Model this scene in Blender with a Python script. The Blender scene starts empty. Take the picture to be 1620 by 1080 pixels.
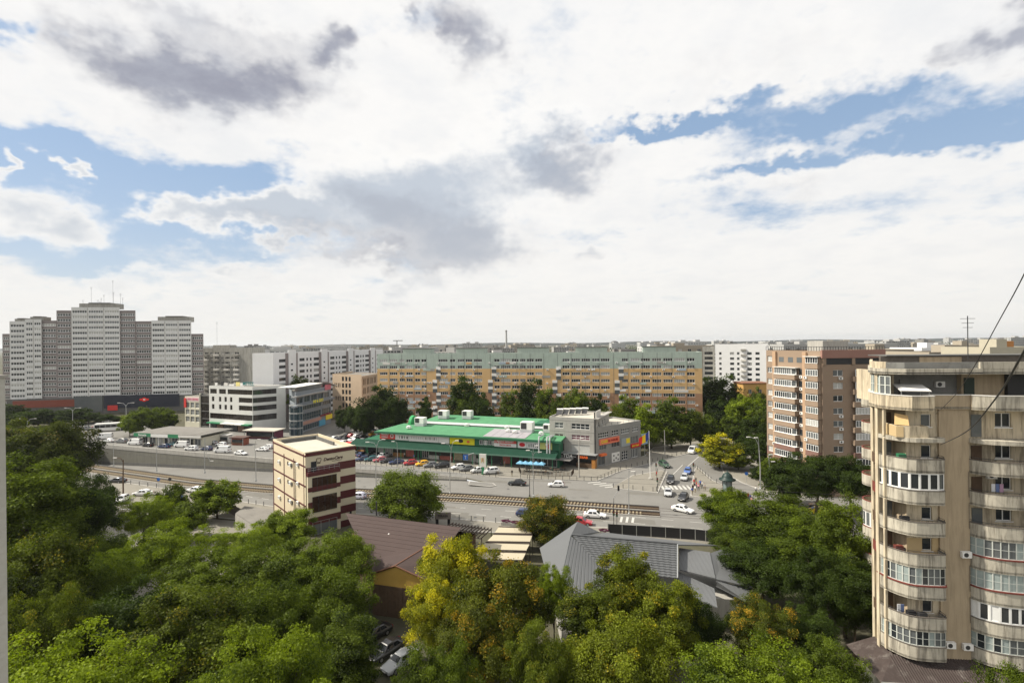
import bpy, math, random
import numpy as np
from mathutils import Vector, Matrix
rnd = random.Random(7)
SC = bpy.context.scene
COL = SC.collection
rad = math.radians

# ------------------------------------------------------------------ camera
CAM_H, FPX, ROLL = 35.0, 810.0, rad(0.6)
cd = bpy.data.cameras.new("camera")
cam = bpy.data.objects.new("camera", cd)
COL.objects.link(cam)
cd.sensor_width = 36.0
cd.lens = FPX / 1620 * 36
cd.shift_y = 1.5 / 1620
cd.clip_start, cd.clip_end = 0.05, 30000
cam.matrix_world = Matrix.Translation((0, 0, CAM_H)) @ Matrix.Rotation(rad(90), 4, 'X') @ Matrix.Rotation(-ROLL, 4, 'Z')
SC.camera = cam

def uv(px, py):                       # photo pixel -> direction
    dx, dy = px - 810, 541.5 - py
    return dx * math.cos(ROLL) + dy * math.sin(ROLL), -dx * math.sin(ROLL) + dy * math.cos(ROLL)
def G(px, py, z=0.0):                 # pixel of a point that lies at height z
    u, v = uv(px, py)
    Y = (z - CAM_H) * FPX / v
    return Vector((u * Y / FPX, Y, z))
def Q(px, py, Y):                     # pixel of a point at known depth
    u, v = uv(px, py)
    return Vector((u * Y / FPX, Y, CAM_H + v * Y / FPX))

# ------------------------------------------------------------------ sun, sky, exposure
SUN_AZ, SUN_EL = rad(-86), rad(46)    # azimuth from +Y towards +X
sd = bpy.data.lights.new("sun", 'SUN')
sun = bpy.data.objects.new("sun", sd)
COL.objects.link(sun)
sd.energy, sd.angle, sd.color = 5.0, rad(1.5), (1.0, 0.93, 0.80)
sdir = Vector((math.sin(SUN_AZ) * math.cos(SUN_EL), math.cos(SUN_AZ) * math.cos(SUN_EL), math.sin(SUN_EL)))
sun.rotation_euler = sdir.to_track_quat('Z', 'Y').to_euler()
vs = SC.view_settings
SC.display_settings.display_device = 'sRGB'
vs.view_transform, vs.look, vs.exposure, vs.gamma = 'Standard', 'None', 0.45, 1.0
vs.use_curve_mapping = False

class NT:                             # small node-tree writer
    def __init__(s, tree): s.t = tree
    def n(s, kind, **kw):
        nd = s.t.nodes.new(kind)
        for k, v in kw.items(): setattr(nd, k, v)
        return nd
    def put(s, sock, v):
        if isinstance(v, bpy.types.NodeSocket): s.t.links.new(v, sock)
        elif v is not None: sock.default_value = v
    def m(s, op, a, b=None, c=None, clamp=False):
        nd = s.n('ShaderNodeMath', operation=op, use_clamp=clamp)
        for i, x in enumerate((a, b, c)): s.put(nd.inputs[i], x)
        return nd.outputs[0]
    def mix(s, f, a, b, kind='MIX'):
        nd = s.n('ShaderNodeMix', data_type='RGBA', blend_type=kind)
        s.put(nd.inputs[0], f); s.put(nd.inputs[6], a); s.put(nd.inputs[7], b)
        return nd.outputs[2]
    def noise(s, vec, scale, detail=4, rough=.55, dist=0.):
        nd = s.n('ShaderNodeTexNoise')
        if vec is not None: s.put(nd.inputs['Vector'], vec)
        nd.inputs['Scale'].default_value = scale; nd.inputs['Detail'].default_value = detail
        nd.inputs['Roughness'].default_value = rough; nd.inputs['Distortion'].default_value = dist
        return nd
    def smooth(s, v, a, b):
        nd = s.n('ShaderNodeMapRange', interpolation_type='SMOOTHSTEP')
        s.put(nd.inputs[0], v); nd.inputs[1].default_value = a; nd.inputs[2].default_value = b
        return nd.outputs[0]

def c4(c): return (c[0], c[1], c[2], 1.0)

def build_world():
    w = bpy.data.worlds.new("World"); SC.world = w; w.use_nodes = True
    t = NT(w.node_tree); w.node_tree.nodes.clear()
    out = t.n('ShaderNodeOutputWorld'); bg = t.n('ShaderNodeBackground')
    w.node_tree.links.new(bg.outputs[0], out.inputs[0])
    sky = t.n('ShaderNodeTexSky', sky_type='NISHITA', sun_disc=False)
    sky.sun_elevation = SUN_EL; sky.sun_rotation = SUN_AZ
    sky.air_density, sky.dust_density, sky.ozone_density = 1.0, 1.0, 1.6
    tc = t.n('ShaderNodeTexCoord'); d = tc.outputs['Generated']
    sp = t.n('ShaderNodeSeparateXYZ'); t.put(sp.inputs[0], d)
    x, y, z = sp.outputs
    az = t.m('ARCTAN2', x, y); el = t.m('ARCSINE', z)
    # cloud-layer coordinates: stretched towards the horizon
    zz = t.m('ADD', t.m('ABSOLUTE', z), 0.22)
    pv = t.n('ShaderNodeCombineXYZ')
    t.put(pv.inputs[0], t.m('DIVIDE', x, zz)); t.put(pv.inputs[1], t.m('DIVIDE', y, zz)); t.put(pv.inputs[2], 3.7)
    sv = t.n('ShaderNodeCombineXYZ')
    t.put(sv.inputs[0], az); t.put(sv.inputs[1], t.m('MULTIPLY', el, 1.5)); t.put(sv.inputs[2], 1.3)
    w1 = t.noise(sv.outputs[0], 5.5, 4, .6)
    ws = t.n('ShaderNodeSeparateColor'); t.put(ws.inputs[0], w1.outputs['Color'])
    w2 = t.noise(sv.outputs[0], 22, 3, .65)
    ws2 = t.n('ShaderNodeSeparateColor'); t.put(ws2.inputs[0], w2.outputs['Color'])
    def warp(base, a, b, k1, k2):
        return t.m('ADD', t.m('ADD', base, t.m('MULTIPLY', t.m('SUBTRACT', a, .5), k1)), t.m('MULTIPLY', t.m('SUBTRACT', b, .5), k2))
    A = warp(az, ws.outputs[0], ws2.outputs[0], .30, .07)
    B = warp(el, ws.outputs[1], ws2.outputs[1], .17, .05)
    AB = t.n('ShaderNodeCombineXYZ'); t.put(AB.inputs[0], A); t.put(AB.inputs[1], B); AB = AB.outputs[0]
    def total(lst):
        s = None
        for px, py, sx, sy, amp in lst:                    # soft round patches of sky, placed by direction
            u, v = uv(px, py); k = math.hypot(FPX, u)
            ia, ie = k * k / FPX / sx, math.hypot(k, v) / sy
            nd = t.n('ShaderNodeVectorMath', operation='MULTIPLY_ADD')
            t.put(nd.inputs[0], AB); nd.inputs[1].default_value = (ia, ie, 0); nd.inputs[2].default_value = (-ia * math.atan2(u, FPX), -ie * math.atan2(v, k), 0)
            dt = t.n('ShaderNodeVectorMath', operation='DOT_PRODUCT'); t.put(dt.inputs[0], nd.outputs[0]); t.put(dt.inputs[1], nd.outputs[0])
            e = t.m('EXPONENT', t.m('SUBTRACT', math.log(amp), dt.outputs['Value']))
            s = e if s is None else t.m('ADD', s, e)
        return s
    n1 = t.noise(pv.outputs[0], 1.1, 5, .62).outputs['Fac']
    n2 = t.noise(pv.outputs[0], 3.4, 6, .66).outputs['Fac']
    n3 = t.noise(sv.outputs[0], 9.0, 6, .62).outputs['Fac']
    # holes of blue
    gaps = total([(110, 285, 160, 62, 1.0), (300, 310, 170, 55, .95), (440, 310, 90, 60, .85), (60, 400, 120, 40, .45), (40, 235, 110, 28, .8), (250, 345, 120, 40, .55),
                  (180, 420, 260, 40, .32), (1100, 190, 170, 17, .75), (1330, 190, 160, 28, .85), (1560, 190, 110, 34, .85), (1210, 262, 120, 12, .5), (1350, 330, 300, 40, .16), (1150, 330, 200, 30, .14),
                  (1440, 225, 190, 18, .6), (960, 210, 90, 12, .4), (55, 72, 40, 16, .4)])
    cover = t.m('ADD', 0.66, t.m('MULTIPLY', t.m('SUBTRACT', n1, .5), .9))
    cover = t.m('ADD', cover, t.m('MULTIPLY', t.m('SUBTRACT', n2, .5), 1.25))
    cum = total([(585, 305, 95, 58, 1.0), (720, 345, 125, 72, 1.1), (420, 330, 70, 26, .6), (700, 270, 60, 45, .6), (860, 245, 85, 50, 1.15), (460, 345, 95, 30, .8), (360, 350, 90, 22, .7), (640, 440, 60, 20, .55), (370, 420, 70, 15, .6), (945, 412, 50, 14, .6), (655, 470, 60, 14, .5),
                 (25, 345, 110, 40, .75), (10, 270, 25, 28, .8), (200, 440, 75, 28, .6), (130, 275, 26, 15, .85), (260, 330, 60, 18, .55)])
    cover = t.m('SUBTRACT', cover, gaps)
    alpha = t.smooth(cover, .10, .62)
    # horizon haze veils everything low
    hz = t.m('EXPONENT', t.m('MULTIPLY', t.m('ABSOLUTE', el), -7.0))
    # greyness of thick cloud
    dark = total([(230, 110, 120, 52, .95), (400, 125, 120, 42, .95), (530, 85, 45, 30, .85), (300, 20, 200, 25, .5), (735, 60, 50, 62, .85), (655, 30, 18, 35, .6),
                  (870, 268, 75, 34, 1.15), (920, 235, 40, 25, .6), (720, 378, 115, 44, 1.0), (600, 335, 75, 40, .75), (640, 388, 130, 20, .8), (460, 370, 90, 18, .7),
                  (1600, 48, 60, 36, 1.1), (1490, 95, 45, 24, .6), (945, 415, 45, 16, .55), (650, 470, 60, 16, .4), (640, 430, 40, 18, .4), (60, 385, 90, 12, .35),
                  (380, 420, 80, 14, .4), (210, 445, 60, 14, .35), (1180, 90, 220, 60, .22), (1240, 300, 60, 20, .3)])
    dk = t.m('ADD', t.m('MULTIPLY', dark, 1.0), t.m('MULTIPLY', t.m('SUBTRACT', n3, .5), .65))
    dk = t.m('ADD', dk, t.m('MULTIPLY', t.m('SUBTRACT', n1, .52), .5))
    dk = t.smooth(dk, .06, 1.08)
    cc = t.mix(dk, (.72, .712, .70, 1), (.235, .245, .30, 1))
    streak = t.smooth(n2, .38, .72)
    cc = t.mix(t.m('MULTIPLY', streak, .34), cc, (.50, .53, .58, 1))
    blue = t.n('ShaderNodeVectorMath', operation='SCALE')
    t.put(blue.inputs[0], sky.outputs[0]); blue.inputs['Scale'].default_value = 0.085
    bl = t.mix(.6, blue.outputs[0], (.255, .385, .57, 1))
    col = t.mix(alpha, bl, cc)
    # cumulus: bright rims, blue grey bodies
    cn = t.m('ADD', cum, t.m('MULTIPLY', t.m('SUBTRACT', n3, .5), 1.15))
    cn = t.m('ADD', cn, t.m('MULTIPLY', t.m('SUBTRACT', ws2.outputs[2], .5), .22))
    body = t.mix(t.smooth(cn, .22, 1.2), (.76, .75, .735, 1), (.40, .445, .51, 1))
    body = t.mix(t.m('MULTIPLY', dk, .6), body, (.25, .275, .34, 1))
    col = t.mix(t.smooth(cn, .12, .60), col, body)
    col = t.mix(t.m('MULTIPLY', hz, .72), col, (.635, .62, .58, 1))
    t.put(bg.inputs['Color'], col); bg.inputs['Strength'].default_value = 1.0
    w.cycles.sampling_method = 'MANUAL'; w.cycles.sample_map_resolution = 512
build_world()

# ------------------------------------------------------------------ materials
MATS = {}
def mat(name, color, rough=.8, spec=.3, metal=0., var=.12, scale=1.2, bump=0., bscale=20., coord='Object', stain=0., stain_col=(.05, .045, .04), objcol=False, streak=False):
    if name in MATS: return MATS[name]
    m = bpy.data.materials.new(name); m.use_nodes = True; MATS[name] = m
    t = NT(m.node_tree); p = m.node_tree.nodes['Principled BSDF']
    tc = t.n('ShaderNodeTexCoord'); geo = t.n('ShaderNodeNewGeometry')
    vec = geo.outputs['Position'] if coord == 'World' else tc.outputs['Object']
    if objcol:
        oi = t.n('ShaderNodeObjectInfo'); base = oi.outputs['Color']
    else:
        base = c4(color)
    if var > 0:
        nz = t.noise(vec, scale, 6, .6).outputs['Fac']
        f = t.m('ADD', 1 - var, t.m('MULTIPLY', nz, 2 * var))
        gr = t.n('ShaderNodeCombineColor')
        for i in range(3): t.put(gr.inputs[i], f)
        base = t.mix(1.0, base, gr.outputs[0], 'MULTIPLY')
    if stain > 0:
        mp = t.n('ShaderNodeMapping'); t.put(mp.inputs[0], vec)
        mp.inputs['Scale'].default_value = (2.2, 2.2, .22) if streak else (1, 1, 1)
        sn = t.noise(mp.outputs[0], 1.1, 7, .68, .4).outputs['Fac']
        base = t.mix(t.m('MULTIPLY', t.smooth(sn, .44 if streak else .5, .66 if streak else .74), stain), base, c4(stain_col))
        if streak:                                         # fine runs under sills and copings
            m2 = t.n('ShaderNodeMapping'); t.put(m2.inputs[0], vec); m2.inputs['Scale'].default_value = (7, 7, .35)
            s2 = t.noise(m2.outputs[0], 1.0, 4, .6).outputs['Fac']
            base = t.mix(t.m('MULTIPLY', t.smooth(s2, .55, .72), stain * .7), base, c4(stain_col))
    t.put(p.inputs['Base Color'], base)
    p.inputs['Roughness'].default_value = rough; p.inputs['Metallic'].default_value = metal
    p.inputs['Specular IOR Level'].default_value = spec
    if bump > 0:
        b = t.n('ShaderNodeBump'); b.inputs['Strength'].default_value = bump; b.inputs['Distance'].default_value = .03
        t.put(b.inputs['Height'], t.noise(vec, bscale, 4, .6).outputs['Fac']); t.put(p.inputs['Normal'], b.outputs[0])
    return m

def leaf_mat(name, c1, c2, accent=None, amount=0.):
    m = bpy.data.materials.new(name); m.use_nodes = True
    t = NT(m.node_tree); m.node_tree.nodes.clear()
    out = t.n('ShaderNodeOutputMaterial')
    at = t.n('ShaderNodeAttribute', attribute_name='tone')
    sp = t.n('ShaderNodeSeparateColor'); t.put(sp.inputs[0], at.outputs['Color'])
    oi = t.n('ShaderNodeObjectInfo')
    f = t.m('ADD', sp.outputs[0], t.m('MULTIPLY', t.m('SUBTRACT', oi.outputs['Random'], .5), .30), clamp=True)
    col = t.mix(f, c4(c1), c4(c2))
    if accent: col = t.mix(t.m('MULTIPLY', t.smooth(sp.outputs[1], 1 - amount, min(1.0, 1 - amount + .22)), .92), col, c4(accent))
    df = t.n('ShaderNodeBsdfDiffuse'); tr = t.n('ShaderNodeBsdfTranslucent'); gl = t.n('ShaderNodeBsdfGlossy')
    t.put(df.inputs[0], col); gl.inputs['Roughness'].default_value = .6; gl.inputs[0].default_value = (1, 1, 1, 1)
    t.put(tr.inputs[0], t.mix(1.0, col, (1.25, 1.30, .55, 1), 'MULTIPLY'))
    mx = t.n('ShaderNodeMixShader'); mx.inputs[0].default_value = .36
    t.put(mx.inputs[1], df.outputs[0]); t.put(mx.inputs[2], tr.outputs[0])
    m2 = t.n('ShaderNodeMixShader'); m2.inputs[0].default_value = .010
    t.put(m2.inputs[1], mx.outputs[0]); t.put(m2.inputs[2], gl.outputs[0])
    t.put(out.inputs[0], m2.outputs[0])
    MATS[name] = m
    return m

def glass_mat(name, color, rough=.06, spec=.7):
    return mat(name, color, rough, spec, var=.25, scale=.35, coord='World')

def seam_mat(name, color, pitch, axis, rough=.5, width=.06, depth=.6, var=.12, spec=.4):
    """painted sheet metal / cladding whose fine seams are too small to model; colour and relief only"""
    m = mat(name, color, rough, spec, var=var, scale=.5)
    t = NT(m.node_tree); p = m.node_tree.nodes['Principled BSDF']
    tc = t.n('ShaderNodeTexCoord'); s = t.n('ShaderNodeSeparateXYZ'); t.put(s.inputs[0], tc.outputs['Object'])
    fr = t.m('FRACT', t.m('DIVIDE', s.outputs[axis], pitch))
    h = t.smooth(t.m('ABSOLUTE', t.m('SUBTRACT', fr, .5)), .5 - width, .5)
    b = t.n('ShaderNodeBump'); b.inputs['Strength'].default_value = depth; b.inputs['Distance'].default_value = .05
    t.put(b.inputs['Height'], h); t.put(p.inputs['Normal'], b.outputs[0])
    return m

# ------------------------------------------------------------------ mesh builder
class MB:
    def __init__(s): s.v = []; s.f = []; s.mi = []; s.cur = 0
    def face(s, pts, mi=None):
        k = len(s.v); s.v += [tuple(p) for p in pts]; s.f.append(list(range(k, k + len(pts)))); s.mi.append(s.cur if mi is None else mi)
    def box(s, x0, x1, y0, y1, z0, z1, mi=None, M=None):
        p = [Vector(q) for q in ((x0, y0, z0), (x1, y0, z0), (x1, y1, z0), (x0, y1, z0), (x0, y0, z1), (x1, y0, z1), (x1, y1, z1), (x0, y1, z1))]
        if M is not None: p = [M @ q for q in p]
        k = len(s.v); s.v += [tuple(q) for q in p]
        for f in ((3, 2, 1, 0), (4, 5, 6, 7), (0, 1, 5, 4), (1, 2, 6, 5), (2, 3, 7, 6), (3, 0, 4, 7)):
            s.f.append([k + i for i in f]); s.mi.append(s.cur if mi is None else mi)
    def prism(s, poly, z0, z1, mi=None, top=None, bottom=True):
        n = len(poly); k = len(s.v)
        zf = (lambda p: z0), (lambda p: z1)
        s.v += [(p[0], p[1], z0) for p in poly] + [(p[0], p[1], z1) for p in poly]
        mi = s.cur if mi is None else mi
        for i in range(n):
            j = (i + 1) % n; s.f.append([k + i, k + j, k + n + j, k + n + i]); s.mi.append(mi)
        s.f.append([k + n + i for i in range(n)]); s.mi.append(mi if top is None else top)
        if bottom: s.f.append([k + i for i in reversed(range(n))]); s.mi.append(mi)
    def wallpath(s, path, t, z0, z1, mi=None, side=1):
        """upright band of thickness t along a plan polyline (outer line = path, thickness to the left)"""
        inn = offset_path(path, t)
        mi = s.cur if mi is None else mi
        for i in range(len(path) - 1):
            a, b, c, d = path[i], path[i + 1], inn[i + 1], inn[i]
            s.face([(*a, z0), (*b, z0), (*b, z1), (*a, z1)], mi); s.face([(*c, z0), (*d, z0), (*d, z1), (*c, z1)], mi)
            s.face([(*a, z1), (*b, z1), (*c, z1), (*d, z1)], mi); s.face([(*d, z0), (*c, z0), (*b, z0), (*a, z0)], mi)
        for i in (0, -1):
            a, d = path[i], inn[i]; s.face([(*a, z0), (*d, z0), (*d, z1), (*a, z1)], mi)
    def tube(s, pts, r, n=8, mi=None, cap=True):
        pts = [Vector(p) for p in pts]; k0 = len(s.v); mi = s.cur if mi is None else mi
        rr = r if isinstance(r, (list, tuple)) else [r] * len(pts)
        for i, p in enumerate(pts):
            d = (pts[min(i + 1, len(pts) - 1)] - pts[max(i - 1, 0)]).normalized()
            a = d.orthogonal().normalized() if abs(d.z) < .99 else Vector((1, 0, 0))
            if abs(d.z) < .99: a = Vector((0, 0, 1)).cross(d).normalized()
            b = d.cross(a)
            for j in range(n):
                q = p + (a * math.cos(2 * math.pi * j / n) + b * math.sin(2 * math.pi * j / n)) * rr[i]
                s.v.append(tuple(q))
        for i in range(len(pts) - 1):
            for j in range(n):
                a, b = k0 + i * n + j, k0 + i * n + (j + 1) % n
                s.f.append([a, b, b + n, a + n]); s.mi.append(mi)
        if cap:
            s.f.append([k0 + j for j in reversed(range(n))]); s.mi.append(mi)
            s.f.append([k0 + (len(pts) - 1) * n + j for j in range(n)]); s.mi.append(mi)
    def lathe(s, prof, n=16, cx=0, cy=0, mi=None):
        k0 = len(s.v); mi = s.cur if mi is None else mi
        for r, z in prof:
            for j in range(n): s.v.append((cx + r * math.cos(2 * math.pi * j / n), cy + r * math.sin(2 * math.pi * j / n), z))
        for i in range(len(prof) - 1):
            for j in range(n):
                a, b = k0 + i * n + j, k0 + i * n + (j + 1) % n
                s.f.append([a, b, b + n, a + n]); s.mi.append(mi)
    def mesh(s, name, mats, smooth=False):
        me = bpy.data.meshes.new(name); me.from_pydata(s.v, [], s.f)
        for m in mats: me.materials.append(m)
        me.polygons.foreach_set('material_index', s.mi)
        if smooth: me.polygons.foreach_set('use_smooth', [True] * len(s.f))
        me.update()
        return me
    def build(s, name, mats, parent=None, smooth=False):
        if not isinstance(mats, (list, tuple)): mats = [mats]
        return obj(name, s.mesh(name, mats, smooth), parent)

def offset_path(path, t):
    out = []; n = len(path)
    for i in range(n):
        p = Vector(path[i][:2]); a = Vector(path[max(i - 1, 0)][:2]); b = Vector(path[min(i + 1, n - 1)][:2])
        d1 = (p - a).normalized() if i else (b - p).normalized(); d2 = (b - p).normalized() if i < n - 1 else d1
        n1 = Vector((-d1.y, d1.x)); n2 = Vector((-d2.y, d2.x)); m = (n1 + n2).normalized()
        k = t / max(.35, m.dot(n1)); out.append((p.x + m.x * k, p.y + m.y * k))
    return out

def obj(name, me, parent=None, loc=None, rz=0.):
    o = bpy.data.objects.new(name, me); COL.objects.link(o)
    if loc is not None: o.location = loc
    if rz: o.rotation_euler = (0, 0, rz)
    if parent is not None: o.parent = parent
    return o
def tag(o, label, cat, group=None):
    o['label'] = label; o['category'] = cat
    if group: o['group'] = group
    return o
def thing(name, label, cat, loc=(0, 0, 0), rz=0., group=None):
    o = bpy.data.objects.new(name, None); COL.objects.link(o); o.empty_display_size = .2
    o.location = loc; o.rotation_euler = (0, 0, rz)
    return tag(o, label, cat, group)
def struct(o): o['kind'] = 'structure'; return o
def dup(o, parent=None, loc=None, rz=None, label=None, group=None, color=None):
    c = o.copy(); COL.objects.link(c); c.parent = parent
    if loc is not None: c.location = loc
    if rz is not None: c.rotation_euler = (0, 0, rz)
    if label: c['label'] = label
    if group: c['group'] = group
    if color: c.color = color
    for ch in list(CH.get(o.name, ())):
        dup_child(ch, c, color)
    return c
def dup_child(ch, parent, color):
    d = ch.copy(); COL.objects.link(d); d.parent = parent
    if color: d.color = color
    for g in CH.get(ch.name, ()): dup_child(g, d, color)
CH = {}
def note_children(root):               # remembers a prototype's children by name for dup()
    allobs = [o for o in COL.objects if o.parent is not None]
    def rec(o):
        CH[o.name] = [k for k in allobs if k.parent == o]
        for k in CH[o.name]: rec(k)
    rec(root)

def text_mesh(name, body, size, m, depth=.02, bold=False, align='CENTER', shear=0.):
    cu = bpy.data.curves.new(name, 'FONT'); cu.body = body; cu.size = size; cu.align_x = align; cu.align_y = 'CENTER'
    cu.extrude = depth; cu.shear = shear; cu.resolution_u = 3
    if bold: cu.offset = size * .022
    tmp = bpy.data.objects.new(name, cu); COL.objects.link(tmp)
    me = bpy.data.meshes.new_from_object(tmp.evaluated_get(bpy.context.evaluated_depsgraph_get()))
    bpy.data.objects.remove(tmp); bpy.data.curves.remove(cu)
    me.materials.clear(); me.materials.append(m)
    return me
def lettering(body, size, m, pos, e, parent, name='lettering', bold=True, depth=.02, shear=0., tilt=0.):
    """text standing upright at pos, reading along plan direction e"""
    o = obj(name, text_mesh(name, body, size, m, depth, bold, shear=shear), parent, pos)
    o.rotation_euler = (rad(90) + tilt, 0, math.atan2(e[1], e[0]))
    return o
# ------------------------------------------------------------------ shared materials
asphalt = mat('asphalt', (.178, .172, .160), .9, .2, var=.26, scale=.09, bump=.15, bscale=30, coord='World', stain=.35, stain_col=(.115, .11, .10))
paving = mat('paving', (.215, .20, .17), .9, .2, var=.2, scale=.35, bump=.2, bscale=12, coord='World', stain=.4, stain_col=(.12, .115, .10))
kerbm = mat('kerb_stone', (.34, .325, .30), .85, var=.2, scale=.8, coord='World')
soil = mat('soil', (.085, .08, .055), .95, .1, var=.4, scale=.25, bump=.4, bscale=4, coord='World', stain=.6, stain_col=(.04, .06, .02))
white_paint = mat('road_paint', (.46, .45, .42), .8, var=.25, scale=1.5, coord='World', stain=.6, stain_col=(.25, .24, .22))
concrete = mat('concrete', (.36, .345, .315), .85, var=.2, scale=.5, bump=.2, bscale=9, coord='World', stain=.35, stain_col=(.16, .15, .13), streak=True)
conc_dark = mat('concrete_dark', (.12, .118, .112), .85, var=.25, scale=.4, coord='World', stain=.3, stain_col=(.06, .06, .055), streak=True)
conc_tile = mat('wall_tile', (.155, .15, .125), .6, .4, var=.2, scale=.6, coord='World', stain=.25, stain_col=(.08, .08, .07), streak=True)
steel = mat('galvanised_steel', (.42, .43, .43), .45, .5, .6, var=.1, scale=2)
dark_metal = mat('dark_metal', (.045, .045, .047), .5, .5, .3, var=.2, scale=2)
black = mat('black_plastic', (.018, .018, .02), .5, .4, var=.1)
white = mat('white_paint', (.74, .73, .70), .5, .4, var=.06, scale=1.5)
offwhite = mat('off_white', (.62, .60, .56), .7, var=.1, scale=1.0)
upvc = mat('white_frame', (.76, .76, .74), .4, .5, var=.05)
redm = mat('red_paint', (.55, .03, .025), .5, .4, var=.1)
orange = mat('orange_paint', (.72, .16, .05), .5, .4, var=.1)
yellow = mat('yellow_paint', (.78, .62, .03), .5, .4, var=.1)
bluem = mat('blue_paint', (.03, .14, .48), .5, .4, var=.1)
greenm = mat('green_paint', (.03, .20, .09), .5, .4, var=.12, scale=.6)
wood = mat('weathered_wood', (.10, .065, .042), .8, .2, var=.35, scale=2.5, bump=.3, bscale=14)
glass = glass_mat('window_glass', (.025, .03, .035))
glass2 = glass_mat('window_glass_grey', (.11, .12, .125), .1)
curtain = mat('net_curtain_behind_glass', (.42, .42, .40), .25, .6, var=.2, scale=2.5)
GL = [glass, glass2, curtain]
roofing = mat('bitumen_roof', (.20, .19, .175), .95, .1, var=.25, scale=.3, coord='World', stain=.4, stain_col=(.10, .095, .085))
tan_roof = mat('membrane_roof', (.46, .43, .37), .9, .1, var=.15, scale=.25, coord='World', stain=.3, stain_col=(.28, .26, .22))

# ------------------------------------------------------------------ ground with the sunken road cut into it
def pw(poly): return [G(*p) for p in poly]
TR_NEAR = [(-165., 171.0), (-150., 163.6), (-126.5, 153.6), (-81, 134.9), (-60, 129.2), (-35, 125.2), (-11, 119.9), (-2.5, 117.6)]
TR_FAR = [(-4., 126.), (-12, 131.5), (-44, 142.), (-72, 153.4), (-143, 179.), (-165, 188.)]
def trench_z(x): return min(0., -6.0 * (-4 - x) / 139.)
def build_ground():
    import bmesh
    bm = bmesh.new()
    S = 9000.
    def loop(pts):
        vs_ = [bm.verts.new((p[0], p[1], 0)) for p in pts]
        return [bm.edges.new((vs_[i], vs_[(i + 1) % len(vs_)])) for i in range(len(vs_))]
    cut_n = [p for p in TR_NEAR if p[0] > -146]; cut_f = [p for p in TR_FAR if p[0] > -144]
    hole = [(-146, 162.)] + cut_n + cut_f + [(-146, 180.1)]
    es = loop([(-S, -S), (S, -S), (S, S), (-S, S)]) + loop(hole)
    bmesh.ops.triangle_fill(bm, use_beauty=True, use_dissolve=False, edges=es)
    for f in bm.faces:
        if f.normal.z < 0: f.normal_flip()
    me = bpy.data.meshes.new('ground'); bm.to_mesh(me); bm.free(); me.materials.append(soil)
    struct(obj('ground', me))
    # sunken carriageway
    m = MB(); xs = [-165, -146, -126.5, -81, -60, -35, -11, -2.5]
    def interp(pl, x):
        pl = sorted(pl)
        for a, b in zip(pl, pl[1:]):
            if a[0] <= x <= b[0]: return a[1] + (b[1] - a[1]) * (x - a[0]) / (b[0] - a[0])
        return pl[0][1] if x < pl[0][0] else pl[-1][1]
    xs = sorted(set([-165, -146, -126.5, -100, -81, -72, -60, -44, -35, -20, -12, -11, -6, -4, -2.5]))
    for a, b in zip(xs, xs[1:]):
        za, zb = trench_z(a) - .01, trench_z(b) - .01
        m.face([(a, interp(TR_NEAR, a), za), (b, interp(TR_NEAR, b), zb), (b, interp(TR_FAR, b), zb), (a, interp(TR_FAR, a), za)])
    struct(m.build('sunken_road', asphalt))
    # near retaining face of the cutting (faces away from the photograph)
    m = MB()
    for a, b in zip(xs, xs[1:]):
        m.face([(a, interp(TR_NEAR, a), trench_z(a) - .1), (b, interp(TR_NEAR, b), trench_z(b) - .1), (b, interp(TR_NEAR, b), 0), (a, interp(TR_NEAR, a), 0)])
    struct(m.build('cutting_side', concrete))
    # end of the passage, dark and deep
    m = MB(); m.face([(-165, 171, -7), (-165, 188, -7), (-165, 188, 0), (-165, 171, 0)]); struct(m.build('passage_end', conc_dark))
    # far retaining wall
    w = thing('retaining_wall', 'long grey retaining wall with dark base along the sunken road', 'wall', (-80, 156, 0))
    off = Vector((80, -156, 0))
    def seg(a, b, n):
        return [(a[0] + (b[0] - a[0]) * i / n, a[1] + (b[1] - a[1]) * i / n) for i in range(n + 1)]
    path = seg((-165, 187.4), (-143, 178.7), 6) + seg((-143, 178.7), (-72, 153.1), 22)[1:] + seg((-72, 153.1), (-44, 141.7), 9)[1:] + seg((-44, 141.7), (-12, 131.2), 11)[1:]
    for i, (a, b) in enumerate(zip(path, path[1:])):
        za, zb = trench_z(a[0]), trench_z(b[0])
        ta, tb = (1.0 if a[0] < -60 else .62), (1.0 if b[0] < -60 else .62)
        d = (Vector(b) - Vector(a)).normalized(); nn = Vector((d.y, -d.x))
        ga = Vector(a) + d * .015; gb = Vector(b) - d * .015
        def band(z0a, z0b, z1a, z1b, out, m_, nm):
            q = MB(); o1 = nn * out
            f0, f1 = ga + o1, gb + o1; r0, r1 = ga - nn * .3, gb - nn * .3
            P = [(f0, z0a), (f1, z0b), (f1, z1b), (f0, z1a), (r0, z0a), (r1, z0b), (r1, z1b), (r0, z1a)]
            P = [Vector((p.x, p.y, z)) + off for p, z in P]
            for f in ((0, 1, 2, 3), (3, 2, 6, 7), (5, 4, 7, 6), (1, 5, 6, 2), (4, 0, 3, 7)): q.face([P[k] for k in f])
            q.build(nm, m_, w)
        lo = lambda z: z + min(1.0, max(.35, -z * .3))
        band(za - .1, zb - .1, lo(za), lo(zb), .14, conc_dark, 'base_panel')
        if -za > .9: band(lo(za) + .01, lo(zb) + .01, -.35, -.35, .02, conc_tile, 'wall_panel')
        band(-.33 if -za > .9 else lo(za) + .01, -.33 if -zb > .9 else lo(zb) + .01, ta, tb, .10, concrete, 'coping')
    # bridge deck edge over the passage
    b = thing('bridge', 'grey concrete bridge edge over the dark underpass mouth', 'bridge', (-146, 172, 0))
    m = MB(); m.box(-1.2, .6, -30, 8.6, -1.6, -.02); m.build('deck_beam', concrete, b)
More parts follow.
